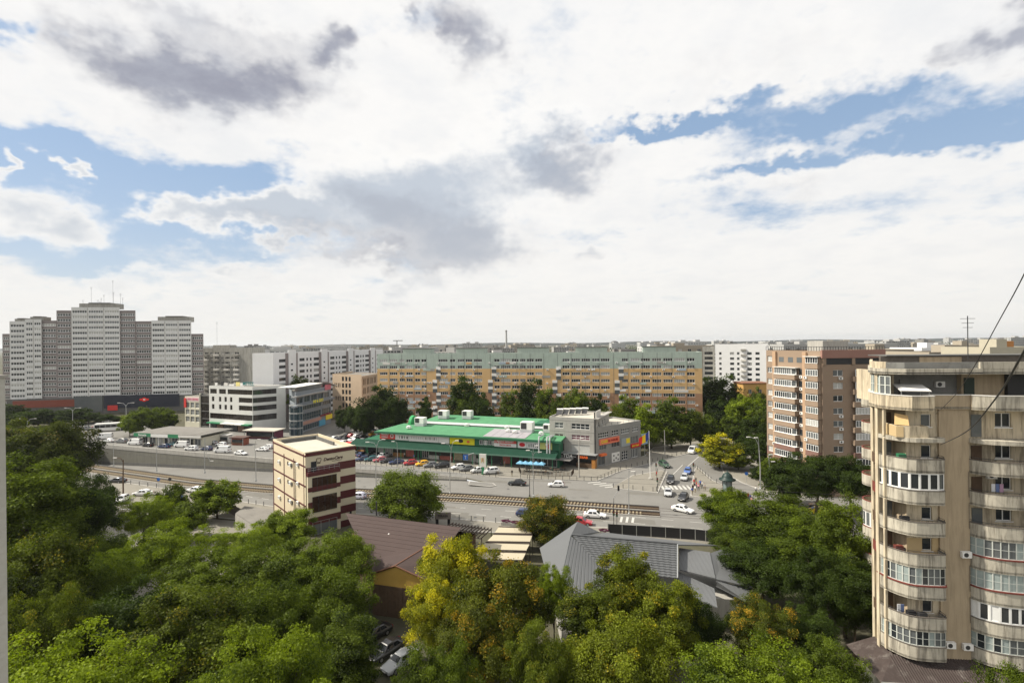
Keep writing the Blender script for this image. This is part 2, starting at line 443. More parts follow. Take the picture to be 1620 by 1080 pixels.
    m = MB(); m.box(-.3, .55, -30, 8.9, 0, 1.0); m.build('parapet', concrete, b)
    for i in range(3):
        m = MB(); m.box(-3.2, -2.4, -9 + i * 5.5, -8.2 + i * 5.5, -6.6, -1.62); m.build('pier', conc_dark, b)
build_ground()

def sheet(name, pts, m, z):
    mb = MB(); mb.face([(p[0], p[1], z) for p in pts]); o = mb.build(name, m)
    import bmesh
    bm = bmesh.new(); bm.from_mesh(o.data); bmesh.ops.triangulate(bm, faces=bm.faces[:]);
    for f in bm.faces:
        if f.normal.z < 0: f.normal_flip()
    bm.to_mesh(o.data); bm.free()
    return struct(o)
# carriageways
NK = [(-150, 149.), (-123, 141.)] + [tuple(G(*p)[:2]) for p in ((152, 757), (224, 767), (293, 777), (372, 791.5), (427, 800), (560, 812), (740, 822), (826, 829), (980, 835), (1130, 849))] + [(62, 84.5), (140, 62.)]
FK = [tuple(G(*p)[:2]) for p in ((561, 733), (688, 745), (740, 750), (784, 755), (823, 757), (944, 761))]
NE = [tuple(G(*p)[:2]) for p in ((984, 744.5), (1023, 734.5), (1085, 718.5), (1124, 707))]
asp = NK + [(150, 95), (80, 108), (66, 118.)] + [tuple(G(*p)[:2]) for p in ((1209, 776), (1172, 762), (1144, 746), (1139, 732), (1141, 712), (1150, 697), (1165, 684), (1190, 668), (1180, 660), (1150, 684))] + list(reversed(NE)) + list(reversed(FK)) + [(-44.5, 143.5), (-12, 132.8), (-4.3, 126.6), (-3.0, 117.5)] + list(reversed(TR_NEAR[:-1]))
sheet('road', asp, asphalt, .004)
sheet('market_street', [(-44.5, 143.4), (-72, 154.8), (-143, 180.4), (-190, 200), (-205, 240), (-120, 215), (-70, 186), (-40, 195), (-20, 190), (-45, 170)] + [tuple(p) for p in FK[:3]] + [(-12.2, 133.2)], asphalt, .008)
sheet('car_park', [(-118, 196), (-92, 176), (-74, 168), (-52, 160), (-34, 166), (-24, 196), (-58, 240), (-112, 232)], asphalt, .016)
def slab(name, pts, h=.13, m=paving):
    """raised pavement with its own kerb stones"""
    mb = MB()
    if sum(a[0] * b[1] - b[0] * a[1] for a, b in zip(pts, pts[1:] + pts[:1])) < 0: pts = pts[::-1]
    mb.prism(pts, 0.0, h, 1, top=0, bottom=False)
    inn = offset_path(list(pts) + [pts[0]], .3)[:-1]
    n = len(pts)
    for i in range(n):
        j = (i + 1) % n
        if (Vector(pts[i]) - Vector(pts[j])).length > 1: mb.face([(*pts[i], h + .004), (*pts[j], h + .004), (*inn[j], h + .004), (*inn[i], h + .004)], 1)
    o = mb.build(name, [m, kerbm])
    import bmesh
    bm = bmesh.new(); bm.from_mesh(o.data); bmesh.ops.triangulate(bm, faces=[f for f in bm.faces if len(f.verts) > 4]); bm.to_mesh(o.data); bm.free()
    return struct(o)
def gp(*l): return [tuple(G(*p)[:2]) for p in l]
# pavement before the market and round the grey corner building
slab('market_pavement', FK + NE + gp((1140, 697), (1118, 696)) + [(46, 168), (40, 156), (24, 143), (10, 149.5), (-27, 157), (-50, 166.5), (-52, 155)], .12)
slab('island', gp((967, 772), (1041, 780), (1056, 746), (1046, 744), (1000, 752)))
slab('island', gp((1092, 785), (1097, 746), (1102, 738), (1112, 746), (1128, 760), (1150, 769), (1200, 790), (1160, 793)))
slab('island', gp((741, 766.5), (776, 770), (786, 768), (780, 764), (742, 761)), .1, asphalt)
slab('right_pavement', gp((1139, 733), (1144, 747.5), (1172, 763), (1209, 777), (1250, 787)) + [(92, 112), (140, 100), (150, 190), (85, 190)] + gp((1190, 664), (1165, 681), (1148, 700)), .13)
slab('near_pavement', [(p[0], p[1] - .02) for p in NK[2:]] + [(140, 40), (60, 60), (36, 86), (20, 92), (3, 93), (-9, 95), (-30, 100), (-45, 100), (-75, 108), (-95, 112), (-122, 122)], .12)
sheet('yard', [(-100, 118), (-75, 107), (-45, 99.5), (-30, 60), (10, 40), (36, 30), (60, 20), (20, -30), (-60, -30), (-120, 60)], paving, .006)
# road markings
def stripe(a, b, wid, z=.0145):
    a, b = Vector(a), Vector(b); d = (b - a).normalized(); n = Vector((-d.y, d.x)) * wid / 2
    return [(*(a - n), z), (*(b - n), z), (*(b + n), z), (*(a + n), z)]
mb = MB()
for i in range(8):                                         # zebra on the north street
    c0 = G(1046 + i * 6.8, 767.5); mb.face(stripe(c0[:2], (c0[0] - .3, c0[1] - 3.4), .55))
for i in range(9):                                         # zebra right
    c0 = G(1196 + i * 7.5, 770 + i * 1.0); mb.face(stripe(c0[:2], (c0[0] + .8, c0[1] - 4.5), .6))
for i in range(4):
    c0 = G(930 + i * 9, 763.5 + i * 2.4); mb.face(stripe(c0[:2], (c0[0] + 3.3, c0[1] + 1.0), .5))
for i in range(3):
    c0 = G(984 + i * 9, 817 + i * .5); mb.face(stripe(c0[:2], (c0[0] - .9, c0[1] - 3.0), .45))
for k, off in ((0, 3.4), (1, 7.0)):                        # lane lines
    for i in range(26):
        t0 = i * 5.2
        def onN(t):
            pts = [Vector(p) for p in NK]; 
            for a, b in zip(pts[2:], pts[3:]):
                L = (b - a).length
                if t <= L: d = (b - a) / L; return a + d * t + Vector((-d.y, d.x)) * off, d
                t -= L
            return None
        r1 = onN(t0 + 20)
        if r1: mb.face(stripe(r1[0], r1[0] + r1[1] * 2.2, .13))
for a, b in (((1085, 740), (1112, 716)), ((1063, 752), (1080, 735))):
    mb.face(stripe(G(*a)[:2], G(*b)[:2], .18))
struct(mb.build('road_markings', white_paint))
mb = MB(); r = random.Random(31)                          # repairs and manholes in the asphalt
for i in range(26):
    t_ = r.random(); a = Vector((-110 + 150 * t_, 0)); p = Vector((a.x, 0))
    yn, yf = (141 - .24 * (a.x + 123) if a.x < -60 else 124 - .31 * (a.x + 60)), 0
    y = 118 - .25 * a.x + r.choice([-12.5, -10, 7, 10, 13]) if a.x > -8 else 106 - .32 * (a.x + 9) + r.uniform(-4, 2)
    L_, w_ = r.uniform(2, 8), r.uniform(.4, 1.5); zz = .0085 + i * .00015; e_ = Vector((.972, -.235)); n_ = Vector((.235, .972)); c_ = Vector((a.x, y))
    mb.face([(*(c_ - e_ * L_ - n_ * w_), zz), (*(c_ + e_ * L_ - n_ * w_ * r.uniform(.7, 1)), zz), (*(c_ + e_ * L_ * .96 + n_ * w_), zz), (*(c_ - e_ * L_ * .94 + n_ * w_), zz)])
for i in range(16):
    c_ = Vector((r.uniform(-60, 40), 0)); c_.y = 106 - .28 * (c_.x + 9) + r.uniform(-4, 2) if r.random() < .5 else 124 - .22 * c_.x + r.uniform(-4, 4)
    mb.face([(c_.x + .35 * math.cos(k * math.pi / 5), c_.y + .35 * math.sin(k * math.pi / 5), .0128 + i * .00001) for k in range(10)], 1)
struct(mb.build('road_patches', [mat('patched_asphalt', (.15, .143, .128), .9, .2, var=.2, scale=.5, coord='World'), dark_metal]))

# ------------------------------------------------------------------ tram tracks
gravel = mat('ballast', (.10, .075, .052), .95, .1, var=.5, scale=6, bump=.8, bscale=18, coord='World')
sleeper_m = mat('sleeper_concrete', (.27, .22, .145), .9, var=.25, scale=2, coord='World')
rail_m = mat('rusty_rail', (.055, .032, .025), .5, .5, .4, var=.3, scale=3, coord='World')
def trk(off):                                              # centre line of a track, off metres south of the far rail line
    base = [(-150, 162.6), (-126, 152.3), (-81, 133.4), (-58, 126.8), (-35, 122.8), (-10.6, 118.0), (3.2, 114.6), (13.4, 111.9), (22.6, 109.5), (30.5, 107.6)]
    return offset_path(base, -off)
def walk(path, step):
    out = []; carry = 0.
    for a, b in zip(path, path[1:]):
        a, b = Vector(a), Vector(b); L = (b - a).length; d = (b - a) / L; t = carry
        while t < L: out.append((a + d * t, d)); t += step
        carry = t - L
    return out
sl_me = None
for ti, (off, lab) in enumerate(((1.25, 'tram track on concrete sleepers nearest the sunken road'), (4.7, 'tram track on concrete sleepers nearest the restaurant roofs'))):
    tr = thing('tram_track', lab, 'tram track', (0, 115, 0), group='tram tracks')
    pth = trk(off)
    m = MB(); e0 = offset_path(pth, 1.35); e1 = offset_path(pth, -1.35)
    for i in range(len(pth) - 1):
        zt = .055; m.face([(*e1[i], zt), (*e1[i + 1], zt), (*e0[i + 1], zt), (*e0[i], zt)])
    m.v = [(x, y - 115, z) for x, y, z in m.v]; m.build('ballast_bed', gravel, tr)
    for s in (-.72, .72):
        m = MB(); q = offset_path(pth, s); m.wallpath([(x, y - 115) for x, y in q], .09, .15, .27); m.build('rail', rail_m, tr)
    for s in (-1.55, 1.55):
        m = MB(); q = offset_path(pth, s); m.wallpath([(x, y - 115) for x, y in q], .22, 0.0, .20); m.build('kerb', conc_dark if s > 0 else kerbm, tr)
    if sl_me is None:
        m = MB(); m.box(-.16, .16, -1.15, 1.15, .03, .15); sl_me = m.mesh('sleeper', [sleeper_m])
    pts = [p for p in walk(pth, .72) if p[0].x > -132 and p[0].x < 24 + ti * 2]
    for p, d in pts[-300:]:
        obj('sleeper', sl_me, tr, (p.x, p.y - 115, .03), math.atan2(d.y, d.x))
for off in (1.25, 4.7):                                   # overhead line
    m = MB(); m.tube([(x, y, 6.1) for x, y in trk(off)] + [(60, 100 - off)  + (6.1,)], .022, 5); tag(m.build('contact_wire', [dark_metal]), 'thin overhead tram wire above the track nearest the ' + ('sunken road' if off < 2 else 'restaurant roofs'), 'wire')
# street-level rails set in the paved crossing
m = MB()
tr = thing('embedded_rails', 'dark tram rails set flush into the paving of the junction', 'rail')
for off in (.5, 2.0, 3.95, 5.45):
    pth = [(x, y) for x, y in trk(off)][-2:]
    d = (Vector(pth[1]) - Vector(pth[0])).normalized(); a = Vector(pth[1]) - d * 1
    m = MB(); m.box(0, 9 + rnd.random() * 5, -.06, .06, .0, .022, M=Matrix.Translation((a.x, a.y, 0)) @ Matrix.Rotation(math.atan2(d.y, d.x), 4, 'Z')); m.build('rail', rail_m, tr)
# ------------------------------------------------------------------ trees
def leaf_mesh(name, n_leaf, rx, rz, z0, seed, leaf=.2, nclump=90, hollow=.45, droop=.0, top=1.0, clump_r=1.15):
    """crown of many leaf-sized faces gathered in clumps; ellipsoid centred at z0+rz"""
    g = np.random.default_rng(seed)
    # clumps on lobes, denser outside
    c = g.normal(size=(nclump, 3)); c /= np.linalg.norm(c, axis=1)[:, None]
    r = hollow + (1 - hollow) * g.random(nclump) ** .6
    lob = 1 + .30 * np.sin(3.1 * np.arctan2(c[:, 1], c[:, 0]) + seed) * np.cos(2.3 * c[:, 2] * 2 + seed * 1.7) + .17 * g.normal(size=nclump)
    lob = np.clip(lob, .6, 1.16)
    c = c * (r * lob)[:, None]
    c[:, 2] = np.where(c[:, 2] < 0, c[:, 2] * .85, c[:, 2] * top)
    ctr = c * np.array([rx, rx, rz]); ctr[:, 2] += z0 + rz
    which = g.integers(0, nclump, n_leaf)
    cr = clump_r * (.65 + .7 * g.random(nclump))
    d = g.normal(size=(n_leaf, 3)); d /= np.linalg.norm(d, axis=1)[:, None]
    d[:, 2] = np.where(g.random(n_leaf) < .3, np.abs(d[:, 2]), d[:, 2])
    rr = g.random(n_leaf) ** .5 * (1 + .45 * (g.random(n_leaf) < .18) * g.random(n_leaf))
    flat = np.array([1.0, 1.0, .8])
    p = ctr[which] + d * flat * (rr * cr[which])[:, None]
    p[:, 2] -= droop * rr * np.abs(d[:, 2])
    # leaf faces: normals lean up and outward
    out = p - np.array([0, 0, z0 + rz * .7]); out /= np.linalg.norm(out, axis=1)[:, None] + 1e-6
    nrm = g.normal(size=(n_leaf, 3)) * .75 + out * .55 + d * .35 + np.array([0, 0, .45]); nrm /= np.linalg.norm(nrm, axis=1)[:, None]
    a = np.cross(nrm, g.normal(size=(n_leaf, 3))); a /= np.linalg.norm(a, axis=1)[:, None] + 1e-6
    b = np.cross(nrm, a)
    s = leaf * (.6 + .8 * g.random(n_leaf)); w = s * .36
    v = np.empty((n_leaf, 4, 3))
    v[:, 0] = p - a * s[:, None] * .5; v[:, 1] = p + b * w[:, None] - nrm * (s * .08)[:, None]; v[:, 2] = p + a * s[:, None] * .5; v[:, 3] = p - b * w[:, None] - nrm * (s * .08)[:, None]
    me = bpy.data.meshes.new(name)
    me.vertices.add(n_leaf * 4); me.vertices.foreach_set('co', v.reshape(-1).astype(np.float32))
    me.loops.add(n_leaf * 4); me.loops.foreach_set('vertex_index', np.arange(n_leaf * 4, dtype=np.int32))
    me.polygons.add(n_leaf); me.polygons.foreach_set('loop_start', np.arange(0, n_leaf * 4, 4, dtype=np.int32))
    me.polygons.foreach_set('loop_total', np.full(n_leaf, 4, dtype=np.int32))
    tone_c = g.random(nclump); acc_c = g.random(nclump)
    tone = np.clip(.04 + .58 * tone_c[which] + .42 * g.random(n_leaf), 0, 1)
    acc = np.clip(.55 * acc_c[which] + .32 * g.random(n_leaf) + .20 * np.clip((p[:, 2] - z0) / (2 * rz), 0, 1), 0, 1)
    colr = np.ones((n_leaf, 4, 4), dtype=np.float32); colr[:, :, 0] = tone[:, None]; colr[:, :, 1] = acc[:, None]
    at = me.color_attributes.new('tone', 'FLOAT_COLOR', 'CORNER'); at.data.foreach_set('color', colr.reshape(-1))
    me.update(); me.validate()
    return me, ctr

bark = mat('bark', (.085, .068, .05), .95, .1, var=.4, scale=3, bump=.6, bscale=10)
def trunk_mesh(name, ctr, z0, rz, r0, seed, nl=9):
    g = random.Random(seed); m = MB(); H = z0 + rz * 1.1
    pts = [(0, 0, -.15)]; x = y = 0.
    for i in range(1, 6):
        x += g.uniform(-.14, .14); y += g.uniform(-.14, .14); pts.append((x, y, H * i / 5))
    m.tube(pts, [r0 * (1 - .15 * i) for i in range(6)], 8)
    idx = list(range(len(ctr))); g.shuffle(idx)
    for i in idx[:nl]:
        c = Vector(ctr[i]); t = g.uniform(.42, .85); k = t * 5; i0 = int(k)
        a = Vector(pts[i0]).lerp(Vector(pts[min(i0 + 1, 5)]), k - i0)
        mid = a.lerp(c, .5) + Vector((0, 0, -.3)); r = r0 * (1 - .15 * k) * .5
        m.tube([a, mid, c], [r, r * .65, r * .2], 6)
    return m.mesh(name, [bark], True)

TP = {}
def proto(key, n, rx, rz, z0, seed, leaf, nclump, hollow=.45, top=1.0, clump_r=1.15, r0=.24, droop=0., nl=9):
    me, ctr = leaf_mesh('crown_' + key, n, rx, rz, z0, seed, leaf, nclump, hollow, droop, top, clump_r)
    me.materials.append(None)
    TP[key] = dict(crown=me, trunk=trunk_mesh('trunk_' + key, ctr, z0, rz, r0, seed, nl), rx=rx, h=z0 + rz * 2.0)
# near crowns
proto('broad', 76000, 5.0, 3.9, 4.4, 11, .17, 190, .42, clump_r=.95, nl=22)
proto('broad2', 76000, 5.0, 4.4, 4.0, 23, .19, 150, .48, clump_r=1.1, nl=20)
proto('feather', 76000, 5.2, 3.6, 5.0, 37, .15, 260, .30, clump_r=.8, droop=.2, nl=30)
proto('tall', 76000, 3.6, 6.0, 4.0, 41, .18, 190, .42, clump_r=.9, nl=20)
proto('bushy', 60000, 4.0, 3.9, .9, 53, .19, 260, .74, clump_r=.95, nl=14)
# further crowns, fewer and larger leaf sprays
proto('mid', 19000, 4.6, 4.9, .9, 61, .40, 130, .5, clump_r=1.15)
proto('mid2', 19000, 4.2, 5.6, 1.2, 67, .40, 120, .5, clump_r=1.2)
proto('mid_tall', 12000, 2.4, 6.0, 2.0, 71, .40, 70, .45, clump_r=.85)
proto('shrub', 5000, 1.6, 1.2, .1, 77, .22, 40, .5, clump_r=.5, r0=.06, nl=5)

leaf_mat('leaf_dark', (.004, .011, .001), (.050, .080, .006))
leaf_mat('leaf_mid', (.009, .020, .002), (.124, .170, .008))
leaf_mat('leaf_gold', (.018, .028, .002), (.18, .215, .009), (.36, .29, .010), .20)
leaf_mat('leaf_light', (.019, .040, .002), (.208, .272, .010))
leaf_mat('leaf_olive', (.011, .019, .002), (.125, .160, .010), (.27, .23, .015), .18)
leaf_mat('leaf_yellow', (.032, .045, .003), (.25, .26, .010), (.55, .48, .012), .42)
leaf_mat('leaf_orange', (.013, .021, .002), (.14, .160, .010), (.36, .22, .012), .27)
leaf_mat('leaf_amber', (.010, .019, .002), (.115, .14, .008), (.52, .30, .02), .26)
leaf_mat('leaf_brown', (.011, .018, .003), (.105, .130, .014), (.17, .13, .03), .16)

def tree(px, py, wpx, Y, kind, leaf, label, group=None, ground=0.0, name=None):
    """tree whose crown top shows at pixel (px, py), crown wpx wide, standing Y metres away"""
    P = TP[kind]; top = Q(px, py, Y); rx = wpx / 2 * Y / FPX
    h = max(2.0, top.z - ground)
    t = thing(name or 'tree', label, 'tree', (top.x, Y, ground), rnd.uniform(0, 6.28), group)
    sx = rx / P['rx'] / 1.12; sz = h / (P['h'] + .45)
    kx = rnd.uniform(.86, 1.14)
    for part, mm in (('trunk', None), ('crown', MATS[leaf])):
        o = bpy.data.objects.new(part, P[part]); COL.objects.link(o); o.parent = t; o.scale = (sx * kx, sx / kx, sz)
        if mm: o.material_slots[0].link = 'OBJECT'; o.material_slots[0].material = mm
    return t

TREES = [
 # left foreground wood
 (40, 722, 170, 64, 'tall', 'leaf_mid', 'tall leafy tree beside the pale wall at the left picture edge'),
 (66, 662, 150, 100, 'broad2', 'leaf_brown', 'large dull olive brown tree in front of the underpass mouth'),
 (10, 676, 110, 118, 'broad', 'leaf_olive', 'olive tree behind the tall leafy one at the left edge'),
 (138, 752, 96, 80, 'broad', 'leaf_dark', 'dark green tree right below the underpass mouth'),
 (110, 760, 130, 72, 'broad2', 'leaf_dark', 'dark tree in the shade between the two tall left trees'),
 (45, 838, 190, 50, 'broad2', 'leaf_olive', 'yellow tinged tree low at the left picture edge'),
 (140, 868, 150, 54, 'feather', 'leaf_mid', 'mid green feathery tree left of the yellowish crown'),
 (228, 782, 95, 84, 'feather', 'leaf_light', 'light green feathery tree below the parked white cars'),
 (255, 828, 150, 66, 'feather', 'leaf_light', 'bright feathery tree in the middle of the left wood'),
 (170, 845, 130, 64, 'broad', 'leaf_mid', 'rounded green tree under the bright feathery crown'),
 (343, 757, 78, 104, 'mid', 'leaf_light', 'small round street tree left of the cream clinic'),
 (290, 792, 70, 92, 'mid', 'leaf_mid', 'small tree shading the parked cars left of the clinic'),
 (340, 862, 180, 58, 'feather', 'leaf_mid', 'wide feathery tree in the centre of the left wood'),
 (385, 830, 110, 74, 'feather', 'leaf_light', 'light crown before the low tan roof'),
 (455, 806, 105, 82, 'broad2', 'leaf_light', 'yellow green treetop standing before the clinic wall'),
 (525, 848, 150, 66, 'broad', 'leaf_mid', 'round green tree left of the brown roof'),
 (440, 862, 170, 60, 'broad2', 'leaf_mid', 'broad green tree below the clinic'),
 (520, 905, 150, 52, 'broad', 'leaf_mid', 'green tree before the yellow gable'),
 (300, 935, 230, 43, 'broad', 'leaf_olive', 'dark crown with yellow leaf tips in the lower left'),
 (190, 930, 170, 47, 'broad2', 'leaf_dark', 'dark tree between the lower left crowns'),
 (60, 930, 150, 42, 'feather', 'leaf_olive', 'yellowish feathery tree at the lower left edge'),
 (85, 1012, 330, 33, 'feather', 'leaf_light', 'bright feathery tree in the bottom left corner'),
 (420, 992, 220, 36, 'feather', 'leaf_light', 'light green tree at the bottom below the parked cars'),
 (420, 925, 160, 47, 'broad', 'leaf_mid', 'green tree above the light bottom crown'),
 (548, 970, 110, 45, 'tall', 'leaf_mid', 'narrow green tree left of the three parked cars'),
 (690, 1015, 150, 38, 'feather', 'leaf_mid', 'green tree right of the silver parked car'),
 (712, 846, 118, 57, 'broad2', 'leaf_yellow', 'bright yellow tree before the brown roof'),
 (690, 915, 110, 52, 'broad', 'leaf_yellow', 'yellow green lower crown beside the wooden wall'),
 (795, 884, 160, 51, 'broad2', 'leaf_orange', 'orange brown tree in the bottom centre'),
 (755, 950, 150, 46, 'broad', 'leaf_orange', 'rust coloured crown right of the parked cars'),
 (850, 985, 110, 42, 'broad', 'leaf_olive', 'olive crown between the orange tree and the tiled roof'),
 (645, 748, 118, 97, 'bushy', 'leaf_mid', 'dense round dark green tree right of the clinic'),
 (866, 788, 86, 88, 'bushy', 'leaf_orange', 'small round rusty tree on the pavement by the red car'),
 (875, 890, 70, 56, 'feather', 'leaf_light', 'slim light green sapling left of the tiled roof'),
 (985, 866, 110, 53, 'tall', 'leaf_gold', 'tall yellow green tree before the tiled roof'),
 (935, 925, 110, 48, 'tall', 'leaf_olive', 'olive tree below the tiled roof peak'),
 (1050, 908, 120, 50, 'broad2', 'leaf_gold', 'yellow green crown right of the tall tiled roof tree'),
 (985, 975, 180, 43, 'broad', 'leaf_gold', 'wide olive crown at the bottom right of centre'),
 (1095, 950, 100, 51, 'broad', 'leaf_dark', 'dark tree beside the white van roof'),
 (1150, 772, 88, 86, 'broad2', 'leaf_light', 'light green tree at the end of the black fence'),
 (1165, 830, 90, 78, 'broad', 'leaf_mid', 'green crown behind the long fence end'),
 (1225, 778, 120, 74, 'tall', 'leaf_mid', 'tall dense green tree in the right grove'),
 (1205, 858, 130, 66, 'broad2', 'leaf_dark', 'dark rounded tree at the foot of the right grove'),
 (1275, 815, 120, 66, 'tall', 'leaf_mid', 'deep green tree in the middle of the right grove'),
 (1335, 786, 95, 60, 'tall', 'leaf_mid', 'slender tall tree left of the balcony building'),
 (1300, 870, 110, 58, 'broad', 'leaf_dark', 'shaded tree below the slender tall one'),
 (1350, 880, 70, 56, 'tall', 'leaf_dark', 'dark narrow tree touching the balcony building'),
 (1205, 948, 130, 50, 'feather', 'leaf_amber', 'tree with orange seed heads below the right grove'),
 (1195, 1018, 230, 37, 'feather', 'leaf_light', 'bright feathery tree at the bottom right'),
 (1310, 1015, 120, 43, 'broad', 'leaf_mid', 'green tree beside the annex of the balcony building'),
 (1275, 960, 100, 50, 'feather', 'leaf_dark', 'dark feathery tree in the shade beneath the right grove'),
 (1590, 1056, 120, 34, 'broad', 'leaf_mid', 'treetop before the lowest right balconies'),
 (270, 765, 50, 100, 'mid', 'leaf_mid', 'little street tree among the white parked cars'),
 (1290, 718, 115, 102, 'broad2', 'leaf_dark', 'large dark tree before the brown apartment block'),
 (1345, 722, 90, 100, 'broad', 'leaf_dark', 'dark tree right before the brown apartment block'),
 (1245, 728, 60, 108, 'mid', 'leaf_dark', 'dark bushy tree left of the large one by the brown block'),
 (1138, 688, 62, 140, 'mid2', 'leaf_yellow', 'yellow green street tree beside the kiosk column'),
 (1168, 716, 40, 138, 'mid', 'leaf_olive', 'olive street tree right of the kiosk column'),
]
for tdef in TREES: tree(*tdef)
MID = [
 (575, 640, 40, 190, 'mid', 'leaf_dark'), (600, 613, 62, 192, 'mid2', 'leaf_dark'), (625, 622, 50, 190, 'mid', 'leaf_dark'), (560, 640, 34, 198, 'mid', 'leaf_dark'),
 (672, 623, 22, 186, 'mid_tall', 'leaf_dark'), (735, 599, 62, 192, 'mid2', 'leaf_dark'), (757, 622, 46, 186, 'mid', 'leaf_dark'), (738, 628, 40, 184, 'mid', 'leaf_mid'),
 (810, 620, 46, 186, 'mid2', 'leaf_mid'), (845, 604, 62, 188, 'mid2', 'leaf_dark'), (866, 618, 44, 182, 'mid2', 'leaf_mid'), (905, 615, 60, 182, 'mid', 'leaf_mid'), (940, 625, 44, 178, 'mid', 'leaf_dark'),
 (965, 640, 50, 172, 'mid', 'leaf_olive'), (990, 628, 50, 176, 'mid2', 'leaf_mid'), (1022, 642, 52, 166, 'mid2', 'leaf_light'), (1062, 632, 62, 166, 'mid2', 'leaf_mid'), (1092, 645, 50, 168, 'mid', 'leaf_olive'),
 (1112, 655, 44, 170, 'mid', 'leaf_mid'), (1122, 600, 44, 215, 'mid2', 'leaf_dark'), (1150, 596, 60, 212, 'mid2', 'leaf_dark'), (1140, 628, 50, 186, 'mid', 'leaf_dark'), (1175, 624, 60, 180, 'mid', 'leaf_light'),
 (1197, 632, 46, 176, 'mid', 'leaf_mid'), (1160, 655, 44, 170, 'mid', 'leaf_mid'), (1195, 660, 44, 160, 'mid2', 'leaf_dark'), (1205, 690, 44, 138, 'mid2', 'leaf_dark'), (1215, 640, 40, 172, 'mid', 'leaf_mid'),
 (1180, 690, 30, 150, 'mid', 'leaf_dark'), (1225, 720, 40, 124, 'mid', 'leaf_mid'), (1195, 612, 36, 205, 'mid', 'leaf_mid'),
 (225, 643, 46, 205, 'mid', 'leaf_mid'), (250, 645, 46, 208, 'mid', 'leaf_mid'), (205, 655, 34, 200, 'mid', 'leaf_light'), (268, 652, 30, 212, 'mid', 'leaf_dark'),
 (25, 650, 60, 215, 'mid', 'leaf_dark'), (60, 645, 50, 225, 'mid', 'leaf_dark'), (88, 648, 50, 228, 'mid', 'leaf_dark'), (115, 645, 46, 232, 'mid', 'leaf_dark'), (140, 652, 40, 235, 'mid', 'leaf_dark'), (165, 655, 34, 238, 'mid', 'leaf_dark'),
 (15, 640, 40, 240, 'mid2', 'leaf_dark'), (185, 658, 28, 240, 'mid', 'leaf_dark'),
 (434, 612, 30, 226, 'mid2', 'leaf_dark'), (432, 640, 26, 214, 'mid', 'leaf_dark'), (468, 596, 40, 240, 'mid2', 'leaf_mid'), (545, 642, 26, 205, 'mid', 'leaf_dark'), (485, 602, 30, 246, 'mid', 'leaf_dark'),
]
ORD = 'first second third fourth fifth sixth seventh eighth ninth tenth eleventh twelfth thirteenth fourteenth'.split()
REG = [(0, 195, 'at the foot of the stepped tower'), (195, 300, 'beside the cream office annex'), (300, 500, 'between the two offices'), (500, 700, 'before the long slab left end'), (700, 890, 'before the middle of the long slab'), (890, 1000, 'behind the corner building'), (1000, 1116, 'right of the corner building wing'), (1116, 1168, 'on the left side of the north street end'), (1168, 1300, 'left of the brown block')]
for a_, b_, w_ in REG:
    row = sorted([d for d in MID if a_ <= d[0] < b_], key=lambda d: d[0])
    for i, d in enumerate(row): tree(*d, f"{ORD[i]} tree from the left {w_}", 'trees behind the boulevard')
# hedge at the pavement corner and low growth under the foreground wood
def shrub(x, y, s, leaf, label, group):
    t = thing('shrub', label, 'shrub', (x, y, 0.1), rnd.uniform(0, 6), group)
    for part, mm in (('trunk', None), ('crown', MATS[leaf])):
        o = bpy.data.objects.new('stem' if part == 'trunk' else 'crown', TP['shrub'][part]); COL.objects.link(o); o.parent = t; o.scale = (s, s, s)
        if mm: o.material_slots[0].link = 'OBJECT'; o.material_slots[0].material = mm
for i in range(7):
    p = G(1195 + i * 9, 757 + i * 2.4); shrub(p.x, p.y, .9 + rnd.random() * .3, 'leaf_dark', 'clipped dark hedge shrub at the pavement corner', 'hedge by the crossing')
for i in range(26):
    x = rnd.uniform(-50, 40); y = rnd.uniform(38, 62)
    if -24 < x < 0 and y > 44 or x > 30 or (2 < x < 34 and y > 52): continue
    shrub(x, y, rnd.uniform(.8, 1.6), rnd.choice(['leaf_dark', 'leaf_mid']), 'low shrub in the shade under the foreground trees', 'undergrowth shrubs')
# ------------------------------------------------------------------ windows and facades
WM = {}
def window_mesh(w, h, n=2, fr='white_frame', gl=0, fw=.07, rows=1, deep=.05, sill=False):
    key = (round(w, 2), round(h, 2), n, fr, gl, fw, rows, sill)
    if key in WM: return WM[key]
    m = MB()
    g = GL[gl] if isinstance(gl, int) else MATS[gl]
    def bar(x0, x1, z0, z1, y=0.):
        m.face([(x0, y, z0), (x1, y, z0), (x1, y, z1), (x0, y, z1)], 0)
    d = deep
    m.face([(0, d, 0), (w, d, 0), (w, d, h), (0, d, h)], 1)
    bar(0, w, 0, fw); bar(0, w, h - fw, h); bar(0, fw, fw, h - fw); bar(w - fw, w, fw, h - fw)
    for z, s in ((fw, 1), (h - fw, -1)): m.face([(fw, 0, z), (w - fw, 0, z), (w - fw, d, z), (fw, d, z)], 0)
    for i in range(1, n):
        x = w * i / n; bar(x - fw / 2, x + fw / 2, fw, h - fw)
        for xx in (x - fw / 2, x + fw / 2): m.face([(xx, 0, fw), (xx, d, fw), (xx, d, h - fw), (xx, 0, h - fw)], 0)
    for i in range(1, rows):
        z = h * i / rows; bar(fw, w - fw, z - fw / 2, z + fw / 2, -.003)
    if sill: m.box(-.08, w + .08, -.22, 0, -.07, -.005, 0)
    WM[key] = m.mesh('window', [MATS[fr], g])
    return WM[key]

